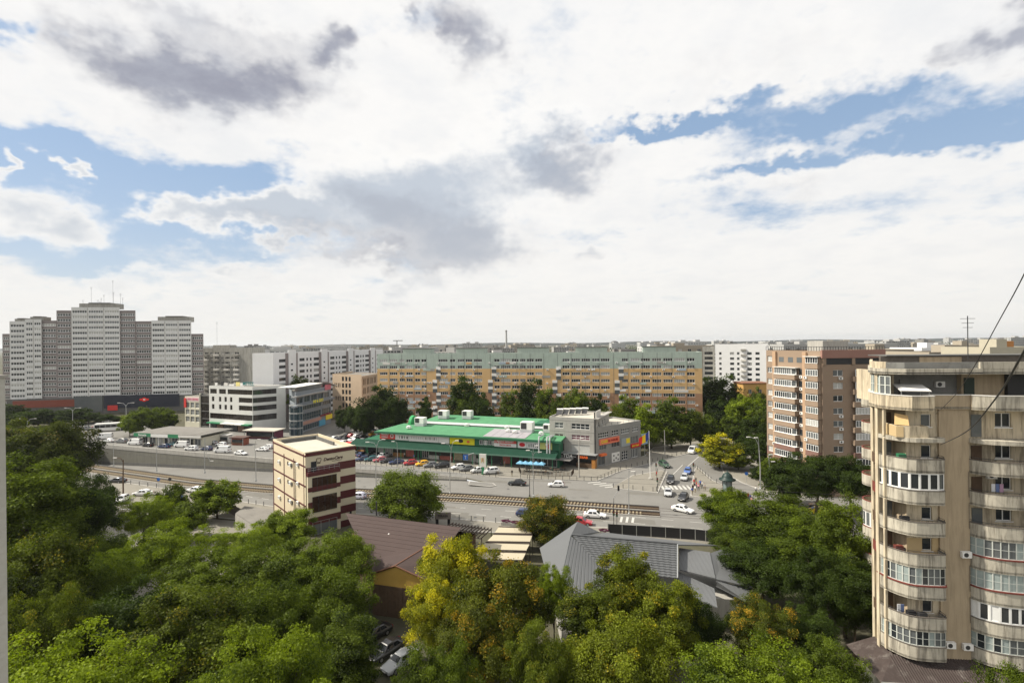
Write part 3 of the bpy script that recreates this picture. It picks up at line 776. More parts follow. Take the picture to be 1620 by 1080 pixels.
class Fac:
    """a wall plane P0->P1 (outside on the right hand); collects wall faces, places window objects"""
    def __init__(s, mb, P0, P1, z0, z1, parent, origin=(0, 0, 0), reveal=.14):
        s.mb, s.P0, s.z0, s.z1, s.par, s.rev = mb, Vector(P0[:2]), z0, z1, parent, reveal
        s.W = (Vector(P1[:2]) - s.P0).length; s.e = (Vector(P1[:2]) - s.P0) / s.W
        s.n = Vector((s.e.y, -s.e.x)); s.o = Vector(origin); s.rz = math.atan2(s.e.y, s.e.x)
    def p(s, u, v, d=0.):
        q = s.P0 + s.e * u - s.n * d
        return (q.x - s.o.x, q.y - s.o.y, v - s.o.z)
    def quad(s, u0, u1, v0, v1, mi, d=0.):
        if u1 - u0 > 1e-4 and v1 - v0 > 1e-4: s.mb.face([s.p(u0, v0, d), s.p(u1, v0, d), s.p(u1, v1, d), s.p(u0, v1, d)], mi)
    def rows(s, rows, mi=0):
        """rows: (v0, v1, [(u0, u1, mesh, name)], wall material below and beside this row)"""
        cur = s.z0; rows = sorted(rows, key=lambda r: r[0]); last = mi
        for v0, v1, ops, rm in rows:
            below, rm = rm if isinstance(rm, tuple) else (rm, rm)
            s.quad(0, s.W, cur, v0, below); x = 0.; r = s.rev
            for u0, u1, me, nm in sorted(ops, key=lambda q: q[0]):
                s.quad(x, u0, v0, v1, rm); x = u1
                s.mb.face([s.p(u0, v0), s.p(u1, v0), s.p(u1, v0, r), s.p(u0, v0, r)], rm)
                s.mb.face([s.p(u0, v1, r), s.p(u1, v1, r), s.p(u1, v1), s.p(u0, v1)], rm)
                s.mb.face([s.p(u0, v0), s.p(u0, v0, r), s.p(u0, v1, r), s.p(u0, v1)], rm)
                s.mb.face([s.p(u1, v0, r), s.p(u1, v0), s.p(u1, v1), s.p(u1, v1, r)], rm)
                if me is not None: s.put(me, nm, u0, v0, r)
                else: s.quad(u0, u1, v0, v1, rm, r)
            s.quad(x, s.W, v0, v1, rm); cur = v1; last = rm
        s.quad(0, s.W, cur, s.z1, mi)
    def put(s, me, nm, u, v, d=0., par=None):
        return obj(nm, me, par or s.par, s.p(u, v, d), s.rz)
    def plain(s, mi=0): s.quad(0, s.W, s.z0, s.z1, mi)

def roof_on(mb, poly, z, par_h, t=.3, mi_roof=1, mi_wall=0, o=(0, 0, 0)):
    """flat roof at z with a parapet that rises par_h above it (wall outside faces already built up to z+par_h)"""
    poly = [(p[0] - o[0], p[1] - o[1]) for p in poly]
    inn = offset_path(list(poly) + [poly[0], poly[1]], t); inn = [inn[len(poly)]] + inn[1:len(poly)]
    n = len(poly)
    mb.face([(*p, z) for p in inn], mi_roof)
    for i in range(n):
        j = (i + 1) % n
        mb.face([(*poly[i], z + par_h), (*poly[j], z + par_h), (*inn[j], z + par_h), (*inn[i], z + par_h)], mi_wall)
        mb.face([(*inn[j], z), (*inn[i], z), (*inn[i], z + par_h), (*inn[j], z + par_h)], mi_wall)

AC = None
def ac_unit(parent, f, u, v, out=0.0):
    global AC
    if AC is None:
        m = MB(); m.box(0, .82, -.34, -.04, 0, .58, 0); m.box(.1, .18, -.04, 0, .05, .5, 1)
        c = [( .33 + .21 * math.cos(a * math.pi / 6), -.345, .29 + .21 * math.sin(a * math.pi / 6)) for a in range(12)]
        m.face(c, 1); AC = m.mesh('air_conditioner', [white, dark_metal])
    return obj('air_conditioner', AC, parent, f.p(u, v, -out), f.rz)

def rect(cx, cy, w, d, ang):
    e1 = Vector((math.cos(ang), math.sin(ang))); e2 = Vector((-e1.y, e1.x)); c = Vector((cx, cy))
    return [tuple(c - e1 * w / 2 - e2 * d / 2), tuple(c + e1 * w / 2 - e2 * d / 2), tuple(c + e1 * w / 2 + e2 * d / 2), tuple(c - e1 * w / 2 + e2 * d / 2)]
def quad_from(P0, P1, depth):
    """footprint behind the front edge P0->P1 (left to right seen from outside)"""
    a, b = Vector(P0[:2]), Vector(P1[:2]); e = (b - a).normalized(); n = Vector((-e.y, e.x)) * depth
    return [tuple(a), tuple(b), tuple(b + n), tuple(a + n)]

def aerial(x, y, z, h, parent=None, label=None):
    m = MB(); m.tube([(0, 0, 0), (0, 0, h)], .045, 5)
    for k in range(3): m.box(-.7 + .12 * k, .7 - .12 * k, -.02, .02, h - .3 - k * .45, h - .26 - k * .45)
    o = m.build('aerial', dark_metal, parent); o.location = (x, y, z)
    return o

SPLIT = {}
def split_windows(T, names=('window', 'shop_window', 'bay_window', 'ribbon_window', 'glass_band', 'glass_bay')):
    """gives each window of a nearer building its pane as a piece of its own"""
    for o in [c for c in COL.objects if c.parent == T and c.type == 'MESH' and c.name.split('.')[0] in names and len(c.data.materials) == 2]:
        me = o.data
        if me.name not in SPLIT:
            out = []
            for k in (0, 1):
                q = MB()
                for p in me.polygons:
                    if p.material_index == k: q.face([me.vertices[i].co for i in p.vertices], 0)
                out.append(q.mesh('window_frame' if k == 0 else 'pane', [me.materials[k]]))
            SPLIT[me.name] = out
        o.data = SPLIT[me.name][0]; obj('pane', SPLIT[me.name][1], o)

# ------------------------------------------------------------------ tower blocks on the left
pan_w = mat('panel_white', (.66, .66, .65), .85, var=.12, scale=.3, coord='World', stain=.22, stain_col=(.30, .30, .29), streak=True)
pan_b = mat('panel_brown', (.235, .205, .20), .85, var=.15, scale=.3, coord='World')
pan_g = mat('panel_grey', (.34, .33, .30), .85, var=.3, scale=.4, coord='World', stain=.5, stain_col=(.10, .10, .09), streak=True)
def tower():
    T = thing('tower_block', 'stepped white and brown high-rise apartment tower with roof aerials', 'building', (-215, 270, 0))
    o = (-215, 270, 0); FH = 2.8
    segs = [  # left px, right px, top py, kind, depth nudge, bays
        (4, 16, 528, 'b', 3.5, 1), (15.5, 40, 508, 'w', 1.2, 1), (40, 66, 505, 'w', 0., 2), (66, 90, 507, 'b', .9, 1), (90, 113.5, 491, 'b', .8, 1),
        (113.5, 190, 486, 'w', 0., 3), (190, 215, 491, 'b', .8, 1), (215, 240, 508, 'b', 1.1, 1), (240, 303, 507, 'w', 0.3, 3), (303, 322, 528, 'b', 1.6, 1)]
    wins = 0; per_seg = {}
    for x0, x1, ty, kd, nud, bays in segs:
        Yf = lambda px: 262 + (px / 322) * 17 + nud
        a, b = Q(x0, 560, Yf(x0)), Q(x1, 560, Yf(x1))
        top = Q((x0 + x1) / 2, ty, Yf((x0 + x1) / 2)).z
        m = MB(); nf = int((top - 4.4) / FH)
        base = top - 1.3 - nf * FH
        f = Fac(m, a, b, base, top, T, o, .12)
        bw = f.W / bays; rows = []
        for k in range(nf):
            v0 = base + k * FH + 1.05; ops = []
            for q in range(bays):
                u0, u1 = q * bw + .35, (q + 1) * bw - .35
                n = max(3, int((u1 - u0) / 1.05))
                g = rnd.choices([0, 1, 2], [.62, .28, .10])[0]
                ops.append((u0, u1, window_mesh(u1 - u0, 1.5, n, 'white_frame', g, .17), 'window'))
            rows.append((v0, v0 + 1.5, ops, 0))
        f.rows(rows)
        d = ((Vector(a[:2]) + Vector(b[:2])) / 2).normalized() * 13
        A, B = Vector(a[:2]), Vector(b[:2]); C, D = B + d, A + d
        for P, R in ((B, C), (C, D), (D, A)):
            m.face([(P.x - o[0], P.y - o[1], base), (R.x - o[0], R.y - o[1], base), (R.x - o[0], R.y - o[1], top), (P.x - o[0], P.y - o[1], top)])
        m.face([(p.x - o[0], p.y - o[1], base) for p in (A, B, C, D)])
        m.build('wall', [pan_w if kd == 'w' else pan_b], T)
        m = MB(); roof_on(m, [tuple(p) for p in (A, B, C, D)], top - .5, .52, .4, 0, 0, o); m.build('roof', [roofing], T)
        # darker panel joints between the bays
        for q in range(1, bays):
            m = MB(); u = q * bw; M = Matrix.Translation(f.p(u, 0)) @ Matrix.Rotation(f.rz, 4, 'Z'); m.box(-.11, .11, -.05, .05, base, top - .2, M=M); m.build('joint_strip', concrete, T)
        if kd == 'w':
            m = MB(); M = Matrix.Translation(f.p(f.W * .1, 0, 2.5)) @ Matrix.Rotation(f.rz, 4, 'Z'); m.box(0, f.W * .8, 0, 6, top - .5, top + (2.2 if bays == 3 else 1.4), M=M); m.build('roof_house', [pan_g], T)
            m = MB(); M = Matrix.Translation(f.p(f.W * .3, 0, 2.1)) @ Matrix.Rotation(f.rz, 4, 'Z'); m.box(0, f.W * .45, 0, 5, top + (2.2 if bays == 3 else 1.4), top + (2.6 if bays == 3 else 1.7), M=M); m.build('roof_slab', [conc_dark], T)
    # masts on the tall centre
    for px, hh in ((134, 11), (178, 14), (120, 4), (146, 4), (150, 5), (155, 3), (164, 6.5), (172, 8), (187, 5), (189, 7)):
        p = Q(px, 484, 272); a_ = aerial(p.x - o[0], p.y - o[1] + rnd.uniform(0, 5), p.z - .3, hh, T); a_.name = 'mast'
    # podium with shops
    m = MB(); a, b = Q(10, 640, 262), Q(318, 640, 279)
    f = Fac(m, a, b, 0, 8.5, T, o); f.plain(); q = quad_from(a, b, 14)
    m.face([(x - o[0], y - o[1], 7.5) for x, y in q]); m.build('podium_wall', [conc_dark], T)
    m = MB(); M = Matrix.Translation(f.p(0, 0, -.4)) @ Matrix.Rotation(f.rz, 4, 'Z')
    navy = mat('navy_panel', (.012, .015, .03), .5, .4, var=.1); rust = mat('rust_panel', (.20, .05, .03), .6, var=.2)
    k = f.W / 308.
    m.box((160 - 10) * k, (282 - 10) * k, 0, .35, 2.5, 9.2, 0, M); m.build('navy_fascia', [navy], T)
    m = MB(); m.box(3, (114 - 10) * k, 0, .35, 4.0, 7.6, 0, M); m.build('rust_fascia', [rust], T)
    m = MB(); m.box((114 - 10) * k, (158 - 10) * k, 0, .3, 1, 9, 0, M); m.build('glass_entrance', [glass2], T)
    m = MB(); m.box((166 - 10) * k, (182 - 10) * k, -.1, -.01, 1.3, 4.0, 0, M); m.build('red_board', [redm], T)
    # round red emblem on the navy fascia
    m = MB(); c = f.p((225 - 10) * k, 0, -.5)
    for dx, s in ((0, 1.3), (-1.6, .7), (1.6, .7)):
        pts = [(dx + s * math.cos(i * math.pi / 8), s * .85 * math.sin(i * math.pi / 8)) for i in range(16)]
        Mr = Matrix.Translation((c[0], c[1], 6.6)) @ Matrix.Rotation(f.rz, 4, 'Z')
        m.face([Mr @ Vector((x, -.05 - .01 * abs(dx), z)) for x, z in pts])
    m.build('red_emblem', [mat('red_sign', (.8, .03, .02), .5, var=.02)], T)
    m = MB(); m.face([Mr @ Vector((.55 * math.cos(i * math.pi / 6), -.09, .42 * math.sin(i * math.pi / 6))) for i in range(12)]); m.build('emblem_centre', [white], T)
tower()

def slab_block(name, label, P0, P1, depth, top, FH, first, cols, walls, frame='white_frame', win_h=1.35, side=None, extras=None, gmix=(.5, .3, .2), par=.7, limit=300):
    """generic apartment slab: front facade P0->P1 with window columns [(u0,u1)...], same on every floor"""
    o = ((P0[0] + P1[0]) / 2, (P0[1] + P1[1]) / 2, 0)
    T = thing(name, label, 'building', o)
    poly = quad_from(P0, P1, depth); m = MB()
    f = Fac(m, P0, P1, 0, top, T, o); nf = int((top - first - .6) / FH)
    rows = []; cnt = 0; extra = MB()
    for k in range(nf):
        v0 = first + k * FH; ops = []
        for (u0, u1) in (cols(k) if callable(cols) else cols):
            g = rnd.choices([0, 1, 2], gmix)[0]; n = max(2, int((u1 - u0) / .8)); me = window_mesh(u1 - u0, win_h, n, frame, g, .12)
            ops.append((u0, u1, me, 'window')); cnt += 1
        rows.append((v0, v0 + win_h, ops, walls(v0, k) if callable(walls) else 0))
    f.rows(rows, walls(top, nf) if callable(walls) else 0)
    for i in (1, 2, 3):
        g = Fac(m, poly[i], poly[(i + 1) % 4], 0, top, T, o)
        if side and i in side: side[i](g, T)
        else: g.plain(walls(0, 99) if callable(walls) else 0)
    return T, f, m, poly, o

# long green and orange slab
mint = mat('mint_render', (.38, .45, .395), .85, var=.1, scale=.3, coord='World', stain=.2, stain_col=(.15, .18, .16), streak=True)
ochre = mat('ochre_render', (.58, .385, .185), .85, var=.1, scale=.3, coord='World')
umber = mat('umber_render', (.34, .20, .12), .85, var=.12, scale=.3, coord='World')
def long_block():
    P0, P1 = Q(597, 600, 226), Q(1111, 600, 201)
    W = (Vector(P1[:2]) - Vector(P0[:2])).length
    stairs = [W * .195, W * .375, W * .575, W * .76]
    def cols(k):
        out = []; u = 1.2; r = random.Random(5)
        while u < W - 3:
            w = r.choice([2.4, 3.0, 3.6, 4.2]); 
            if all(abs(u + w / 2 - s) > w / 2 + 1.4 for s in stairs): out.append((u, min(u + w, W - .6)))
            u += w + r.choice([.5, .7, 1.0])
        return out
    nfl = 10
    T, f, m, poly, o = slab_block('apartment_block', 'long slab of flats with mint top floors over ochre and brown bands', P0, P1, 12, 30.5, 2.8, 1.6, cols,
        lambda v, k: 0 if v > 25 else ((1, 0) if v > 23 else (1 if v > 15.5 else 2)), gmix=(.42, .3, .28))
    # past 300 panes the nearest stay single pieces, the rest are joined
    ws = [c for c in bpy.data.objects if c.parent == T and c.name.startswith('window')]
    ws.sort(key=lambda c: -c.location.z)
    roof_on(m, poly, 29.9, .6, .3, 3, 0, o); m.build('wall', [mint, ochre, umber, roofing], T)
    if len(ws) > 300:
        q = MB()
        for c in ws[300:]:
            Mx = Matrix.Translation(c.location) @ Matrix.Rotation(c.rotation_euler.z, 4, 'Z'); k0 = len(q.v)
            q.v += [tuple(Mx @ v.co) for v in c.data.vertices]
            for pl in c.data.polygons:
                q.f.append([k0 + i for i in pl.vertices]); mm = c.data.materials[pl.material_index]
                q.mi.append({'white_frame': 0, 'window_glass': 1, 'window_glass_grey': 2}.get(mm.name, 3))
            bpy.data.objects.remove(c)
        w_ = q.build('lower_windows', [upvc, glass, glass2, curtain], T); w_['kind'] = 'stuff'
    for s in stairs:                                       # white stair panels, alternating
        for k in range(9):
            z = 2.6 + 2.8 * k
            if z > 24.5: continue
            M = Matrix.Translation(f.p(s + (-.0 if k % 4 < 2 else 1.6), 0, -.05)) @ Matrix.Rotation(f.rz, 4, 'Z')
            q = MB(); q.box(-1.0, 1.0, -.1, .04, z + 1.5, z + 2.65, 0, M); q.build('stair_panel', [white], T)
            q = MB(); q.box(-1.0, 1.0, -.06, .04, z - .05, z + 1.45, 0, M); q.build('stair_window', [glass2], T)
    for s in (.12, .3, .5, .68, .88):                      # lift houses on the roof
        M = Matrix.Translation(f.p(W * s, 0, 4)) @ Matrix.Rotation(f.rz, 4, 'Z'); q = MB(); q.box(-6, 7, 0, 5, 29.8, 32.6, 0, M); q.build('lift_house', [mint], T)
        q = MB(); q.box(-6.2, 7.2, -.3, 5.2, 32.6, 32.85, 0, M); q.build('lift_house_slab', [conc_dark], T)
    for i in range(90):
        ac_unit(T, f, rnd.uniform(2, W - 2), 1.6 + 2.8 * rnd.randint(2, 9) - .75)
    pc = [white, offwhite, mint, ochre, pan_g, mat('pale_blue_panel', (.35, .42, .48), .7), umber]
    for i in range(70):                                   # mismatched parapet panels and enclosed loggias
        u = rnd.uniform(1, W - 5); k = rnd.randint(1, 9); q = MB(); M = Matrix.Translation(f.p(u, 0)) @ Matrix.Rotation(f.rz, 4, 'Z'); w_ = rnd.choice([1.6, 2.4, 3.4]); z = 1.6 + 2.8 * k
        q.box(0, w_, -.06 - .01 * (i % 5), 0, z - rnd.uniform(.7, 1.1), z - .02, 0, M); q.build('parapet_panel', [rnd.choice(pc)], T)
    for i in range(1, 24):
        q = MB(); M = Matrix.Translation(f.p(W * i / 24., 0)) @ Matrix.Rotation(f.rz, 4, 'Z'); q.box(-.05, .05, -.03, 0, .2, 30.3, 0, M); q.build('panel_joint', [conc_dark], T)
    for i in range(9): aerial(*f.p(rnd.uniform(4, W - 4), 30, 6), rnd.uniform(1.5, 3), T)
long_block()

def white_block():
    a, c = (-105.5, 226.), (-84., 333.)
    W = (Vector(c) - Vector(a)).length
    st = [13 + i * 27 for i in range(4)]
    def cols(k):
        out = []
        for s in range(-1, 4):
            b0 = 13 + s * 27 + 6.2
            for u, w in ((0, 4.2), (5.6, 1.5), (8.6, 1.5), (11.8, 5.5)):
                if b0 + u > .8 and b0 + u + w < W - .5: out.append((b0 + u, b0 + u + w))
        return out
    pw_ = mat('panel_clean_white', (.70, .70, .70), .85, var=.07, scale=.3, coord='World')
    T, f, m, poly, o = slab_block('apartment_block', 'white panel block with blank gable and dark stair strips', a, c, 10.4, 31.4, 2.8, 1.9, cols, 0, frame='dark_metal', win_h=1.4, gmix=(.75, .2, .05))
    roof_on(m, poly, 30.6, .8, .3, 1, 0, o); m.build('wall', [pw_, roofing], T)
    for s in st:
        for d in (-3.6, 3.6):
            M = Matrix.Translation(f.p(s + d, 0, 0)) @ Matrix.Rotation(f.rz, 4, 'Z'); q = MB(); q.box(-.9, .9, -.25, .1, 0, 31.2, 0, M); q.build('stair_strip', [pan_b], T)
        M = Matrix.Translation(f.p(s, 0, 0)) @ Matrix.Rotation(f.rz, 4, 'Z'); q = MB(); q.box(-2.7, 2.7, -.6, .1, 0, 32.6, 0, M); q.build('stair_shaft', [pw_], T)
        for k in range(9):
            q = MB(); q.box(-1.2, .2, -.63, -.5, 3.2 + 2.8 * k, 4.0 + 2.8 * k, 0, M); q.build('slot_window', [glass], T)
    for i in range(18): aerial(*f.p(rnd.uniform(2, W - 2), 30.6, 5), rnd.uniform(1, 2.6), T)
white_block()

def grey_old_block():
    a, c = Q(322, 600, 300), Q(396, 600, 292)
    W = (Vector(c[:2]) - Vector(a[:2])).length
    cols = [(u, u + w) for u, w in ((1, 2.6), (5, 1.6), (8, 3.2), (12.6, 1.6), (15.4, 3.0), (19.4, 1.6), (22, 3.0))]
    T, f, m, poly, o = slab_block('apartment_block', 'weathered grey flats between the stepped tower and white gable', a, c, 12, 33.6, 2.8, 1.9, [q for q in cols if q[1] < W], 0, frame='off_white', gmix=(.6, .25, .15))
    roof_on(m, poly, 32.9, .7, .3, 1, 0, o); m.build('wall', [pan_g, roofing], T)
    for k in range(11):
        for u in (2.2, 9.6, 16.8, 23.4):
            if u < W - 2 and rnd.random() < .8:
                M = Matrix.Translation(f.p(u, 0)) @ Matrix.Rotation(f.rz, 4, 'Z'); q = MB(); q.box(-1.6, 1.6, -1.1, 0, .9 + 2.8 * k, 2.0 + 2.8 * k, 0, M); q.build('balcony', [rnd.choice([concrete, pan_g, offwhite])], T)
    M = Matrix.Translation(f.p(3, 0, 4)) @ Matrix.Rotation(f.rz, 4, 'Z'); q = MB(); q.box(0, 12, 0, 5, 32.9, 35.2, 0, M); q.build('roof_house', [pan_g], T)
    aerial(*f.p(5, 35, 5), 14, T); aerial(*f.p(14, 33, 5), 3, T)
grey_old_block()

# ------------------------------------------------------------------ white office with dark ribbon windows
pan_o = seam_mat('office_cladding', (.62, .62, .59), 1.2, 2, .6, .03, .25)
dark_glass = glass_mat('tinted_glass', (.028, .022, .02), .08)
cream = mat('cream_paint', (.60, .575, .46), .8, var=.08, scale=.5)
def office_white():
    C = G(400, 684); L = Vector((C.x - 23, C.y + 9.5)); R = Vector((C.x + 9.3, C.y + 9.0))
    o = (C.x, C.y, 0); T = thing('office_building', 'white cube office with dark ribbon windows and roof signs', 'building', o)
    top = 18.2
    m = MB(); f = Fac(m, L, C, 0, top, T, o, .2); W = f.W; rows = []
    def dg(w, h, n): return window_mesh(w, h, n, 'dark_metal', 'tinted_glass', .06)
    rows.append((4.6, 6.9, [(.3, W - .01, dg(W - .31, 2.3, 14), 'ribbon_window')], 0))
    for z in (8.6, 11.8):
        rows.append((z, z + 2.0, [(1.6, 3.1, dg(1.5, 2, 1), 'window'), (5.8, 7.2, dg(1.4, 2, 1), 'window'), (9.0, 10.4, dg(1.4, 2, 1), 'window'), (12.2, 13.6, dg(1.4, 2, 1), 'window'), (17.2, W - .01, dg(W - 17.21, 2, 6), 'ribbon_window')], 0))
    rows.append((15.0, 17.0, [(.6, 4.6, dg(4, 2, 3), 'window'), (5.9, 9.9, dg(4, 2, 3), 'window'), (10.9, W - .01, dg(W - 10.91, 2, 10), 'ribbon_window')], 0))
    f.rows(rows)
    g = Fac(m, C, R, 0, top, T, o, .2)
    g.rows([(z, z + h, [(.01, g.W * .72, dg(g.W * .72 - .01, h, 5), 'ribbon_window')], 0) for z, h in ((4.6, 2.3), (8.6, 2.0), (11.8, 2.0), (15.0, 2.0))])
    B = R + (L - Vector(C[:2])); 
    for P, Rr in ((R, B), (B, L)): Fac(m, P, Rr, 0, top, T, o).plain()
    roof_on(m, [tuple(C[:2]), tuple(R), tuple(B), tuple(L)], top - .6, .6, .3, 1, 0, o)
    m.build('wall', [pan_o, roofing], T)
    # dark glass stair column and cream annex
    a = L + (L - Vector(C[:2])).normalized() * 5.4; bb = a + (L - Vector(C[:2])).normalized() * 9.6
    m = MB(); h = Fac(m, a, L, 0, 14.4, T, o); h.rows([(z, z + 2.9, [(.15, h.W - .15, dg(h.W - .3, 2.9, 4), 'glass_bay')], 0) for z in (1.2, 4.4, 7.6, 10.8)])
    q = quad_from(a, L, 9); Fac(m, q[3], q[0], 0, 14.4, T, o).plain(); m.face([(x - o[0], y - o[1], 14.2) for x, y in q], 1); m.build('stair_wall', [conc_dark, roofing], T)
    m = MB(); m.box(-.25, .25, -.25, .25, 0, 14.8, 0, Matrix.Translation(h.p(0, 0, -.1))); m.build('corner_post', [cream], T)
    m = MB(); h = Fac(m, bb, a, 0, 13.4, T, o, .25)
    h.rows([(z, z + 2.2, [(u, u + 2.5, window_mesh(2.5, 2.2, 3, 'white_frame', 1, .09, 2), 'window') for u in (.4, 3.4, 6.4)], 0) for z in (2.6, 5.6, 8.6)])
    q = quad_from(bb, a, 9); Fac(m, q[3], q[0], 0, 13.4, T, o).plain(); m.face([(x - o[0], y - o[1], 13.2) for x, y in q], 1); m.build('annex_wall', [cream, roofing], T)
    m = MB(); M = Matrix.Translation(h.p(0, 0, -.06)) @ Matrix.Rotation(h.rz, 4, 'Z'); m.box(1.2, 9.2, -.05, .05, 11.4, 13.1, 0, M); sb = m.build('annex_banner', [mat('pink_banner', (.66, .50, .50), .6, var=.08)], T)
    lettering('DEVA CENTRU', 1.0, mat('pink_letter', (.62, .12, .2), .6, var=.05), h.p(5.2, 12.2, -.16), h.e, T)
    m = MB(); m.box(-.1, 1.2, -.3, -.1, 8.6, 12.6, 0, M); m.build('annex_sign', [redm], T)
    # little roof signs
    for i, (u, w, hh, mm) in enumerate(((2, 1.4, 1.1, white), (5.6, 1.2, 1.6, dark_metal), (7.4, 2.0, 1.2, offwhite), (10.2, 3.0, .7, white), (14.2, 2.2, 1.6, mat('sign_yellow', (.75, .65, .25), .6)), (16.6, 1.8, 1.3, white))):
        M = Matrix.Translation(f.p(u, top - .3, 1.2)) @ Matrix.Rotation(f.rz, 4, 'Z'); m = MB(); m.box(0, w, 0, .15, .4, .4 + hh, 0, M); m.box(.1, .18, .15, .22, -.4, hh, 0, M); m.box(w - .18, w - .1, .15, .22, -.4, hh, 0, M); m.build('roof_sign', [mm], T)
    teal = mat('teal_letter', (.01, .16, .16), .5, var=.05)
    lettering('METEZ.', 2.0, teal, f.p(21.8, top + 1.1, .8), f.e, T, 'roof_lettering')
    # shop row at street level
    m = MB()
    for i in range(6):
        M = Matrix.Translation(f.p(1 + i * 4, 0, -.1)) @ Matrix.Rotation(f.rz, 4, 'Z'); m = MB(); m.box(0, 3.5, -.3, .1, 0.1, 2.8, 0, M); m.build('shopfront', [rnd.choice([glass, dark_metal, mat('shop_goods', (.16, .10, .07), .8, var=.6, scale=3)])], T)
        m = MB(); m.box(-.1, 3.7, -2.0 - .1 * (i % 2), .05, 2.9, 3.3, 0, M); m.build('shop_awning', [rnd.choice([offwhite, greenm, concrete, white])], T)
office_white()

def office_glass():
    C = G(468, 688); Rr = G(524, 669); L = Vector((C.x - 8.5, C.y + 14))
    o = (C.x, C.y, 0); T = thing('office_building', 'blue grey glass office with corner tower and white roof canopy', 'building', o)
    bg = mat('blue_grey_panel', (.20, .225, .25), .6, .4, var=.15, scale=.4); wg = glass_mat('blue_glass', (.035, .06, .075), .06)
    top = 16.5; m = MB(); f = Fac(m, C, Rr, 0, top, T, o, .15); W = f.W
    def wm(w, h, n, r=1): return window_mesh(w, h, n, 'galvanised_steel', 'blue_glass', .06, r)
    rows = [(.6, 2.6, [(2, W * .62, wm(W * .62 - 2, 2.0, 9), 'shop_window')], 0), (4.6, 7.4, [(1.2, W * .68, wm(W * .68 - 1.2, 2.8, 10, 2), 'glass_band'), (W * .72, W - .6, wm(W * .28 - .6, 2.8, 5, 2), 'glass_band')], 0),
            (8.9, 10.6, [(1.2, W * .68, wm(W * .68 - 1.2, 1.7, 10), 'glass_band'), (W * .74, W - .6, wm(W * .26 - .6, 1.7, 4), 'glass_band')], 0),
            (11.9, 14.2, [(1.0 + i * W * .19, 1.0 + i * W * .19 + W * .15, wm(W * .15, 2.3, 2), 'window') for i in range(5)], 0)]
    f.rows(rows)
    g = Fac(m, L, C, 0, top, T, o, .15); g.rows([(z, z + h, [(.8, g.W - 1.2, wm(g.W - 2, h, 8), 'glass_band')], 0) for z, h in ((8.9, 1.7), (12, 2.2))])
    B = Vector(Rr[:2]) + (L - Vector(C[:2])) * .7
    Fac(m, Rr, B, 0, top, T, o).plain(); Fac(m, B, L, 0, top, T, o).plain()
    roof_on(m, [tuple(C[:2]), tuple(Rr[:2]), tuple(B), tuple(L)], top - .3, .3, .3, 1, 0, o); m.build('wall', [bg, roofing], T)
    # glazed corner tower
    m = MB(); c = Vector((C.x - o[0], C.y - o[1])); e = f.e
    poly = [tuple(c + Vector((-2.6, .4))), tuple(c + Vector((-1.4, -1.2))), tuple(c + Vector((1.2, -1.4))), tuple(c + Vector((2.6, .4))), tuple(c + Vector((0, 3)))]
    for zz in range(4):
        m = MB(); m.prism(poly, .1 + zz * 2.9, 2.5 + zz * 2.9, 0); m.build('tower_glazing', [wg], T)
        m = MB(); p2 = offset_path(poly + [poly[0], poly[1]], -.12); p2 = [p2[5]] + p2[1:5]; m.prism(p2, 2.5 + zz * 2.9, 3.0 + zz * 2.9, 0); m.build('tower_band', [steel], T)
        m = MB()
        for a, b in zip(poly[:3], poly[1:4]):
            for t in (0, .5, 1):
                x, y = a[0] + (b[0] - a[0]) * t, a[1] + (b[1] - a[1]) * t; m.box(x - .05, x + .05, y - .06, y + .06, .1 + zz * 2.9, 2.5 + zz * 2.9)
        m.build('tower_mullion', [steel], T)
    # roof slabs and the tilted white canopy at the right end
    M = Matrix.Translation(f.p(0, 0)) @ Matrix.Rotation(f.rz, 4, 'Z')
    m = MB(); m.box(-3.2, W + .4, -1.6, 0, 10.9, 11.5, 0, M); m.build('terrace_slab', [bg], T)
    m = MB(); m.box(-3.0, W * .8, -1.3, .2, 14.7, 15.1, 0, M); m.build('roof_eave', [steel], T)
    m = MB(); m.box(1, W * .78, .6, .8, 16.5, 18.2, 0, M); m.box(1, W * .78, .6, 8, 18.2, 18.4, 1, M); m.build('penthouse', [glass2, white], T)
    m = MB(); m.face([M @ Vector(q) for q in ((W * .86, -1.2, 18.6), (W + 4, -1.2, 16.4), (W + 4, 8, 16.4), (W * .86, 8, 18.6))]); m.face([M @ Vector(q) for q in ((W * .86, 8, 18.4), (W + 4, 8, 16.2), (W + 4, -1.2, 16.2), (W * .86, -1.2, 18.4))])
    m.face([M @ Vector(q) for q in ((W * .86, -1.2, 18.4), (W + 4, -1.2, 16.2), (W + 4, -1.2, 16.4), (W * .86, -1.2, 18.6))]); m.build('roof_canopy', [white], T)
    m = MB(); m.box(W * .8, W - .6, -.35, -.1, 15.2, 17.4, 0, M); m.build('pink_sign', [mat('pink_sign', (.55, .16, .2), .6)], T)
    yl = mat('yellow_letter', (.85, .75, .02), .5, var=.02)
    lettering('INF & GOO', 1.7, yl, f.p(W * .5, 11.6, -1.75), f.e, T)
    for u0, u1, z0, z1, mm in ((1.2, W * .68, 3.0, 4.3, mat('salmon_band', (.45, .26, .21), .7)), (W * .62, W * .8, .4, 2.8, mat('cyan_board', (.08, .33, .5), .5)), (W * .82, W + .6, 2.2, 4.2, yellow), (W * .66, W - .5, 4.2, 5.0, mat('maroon_board', (.2, .03, .04), .6))):
        m = MB(); m.box(u0, u1, -.25, -.02, z0, z1, 0, M); m.build('sign_board', [mm], T)
office_glass()

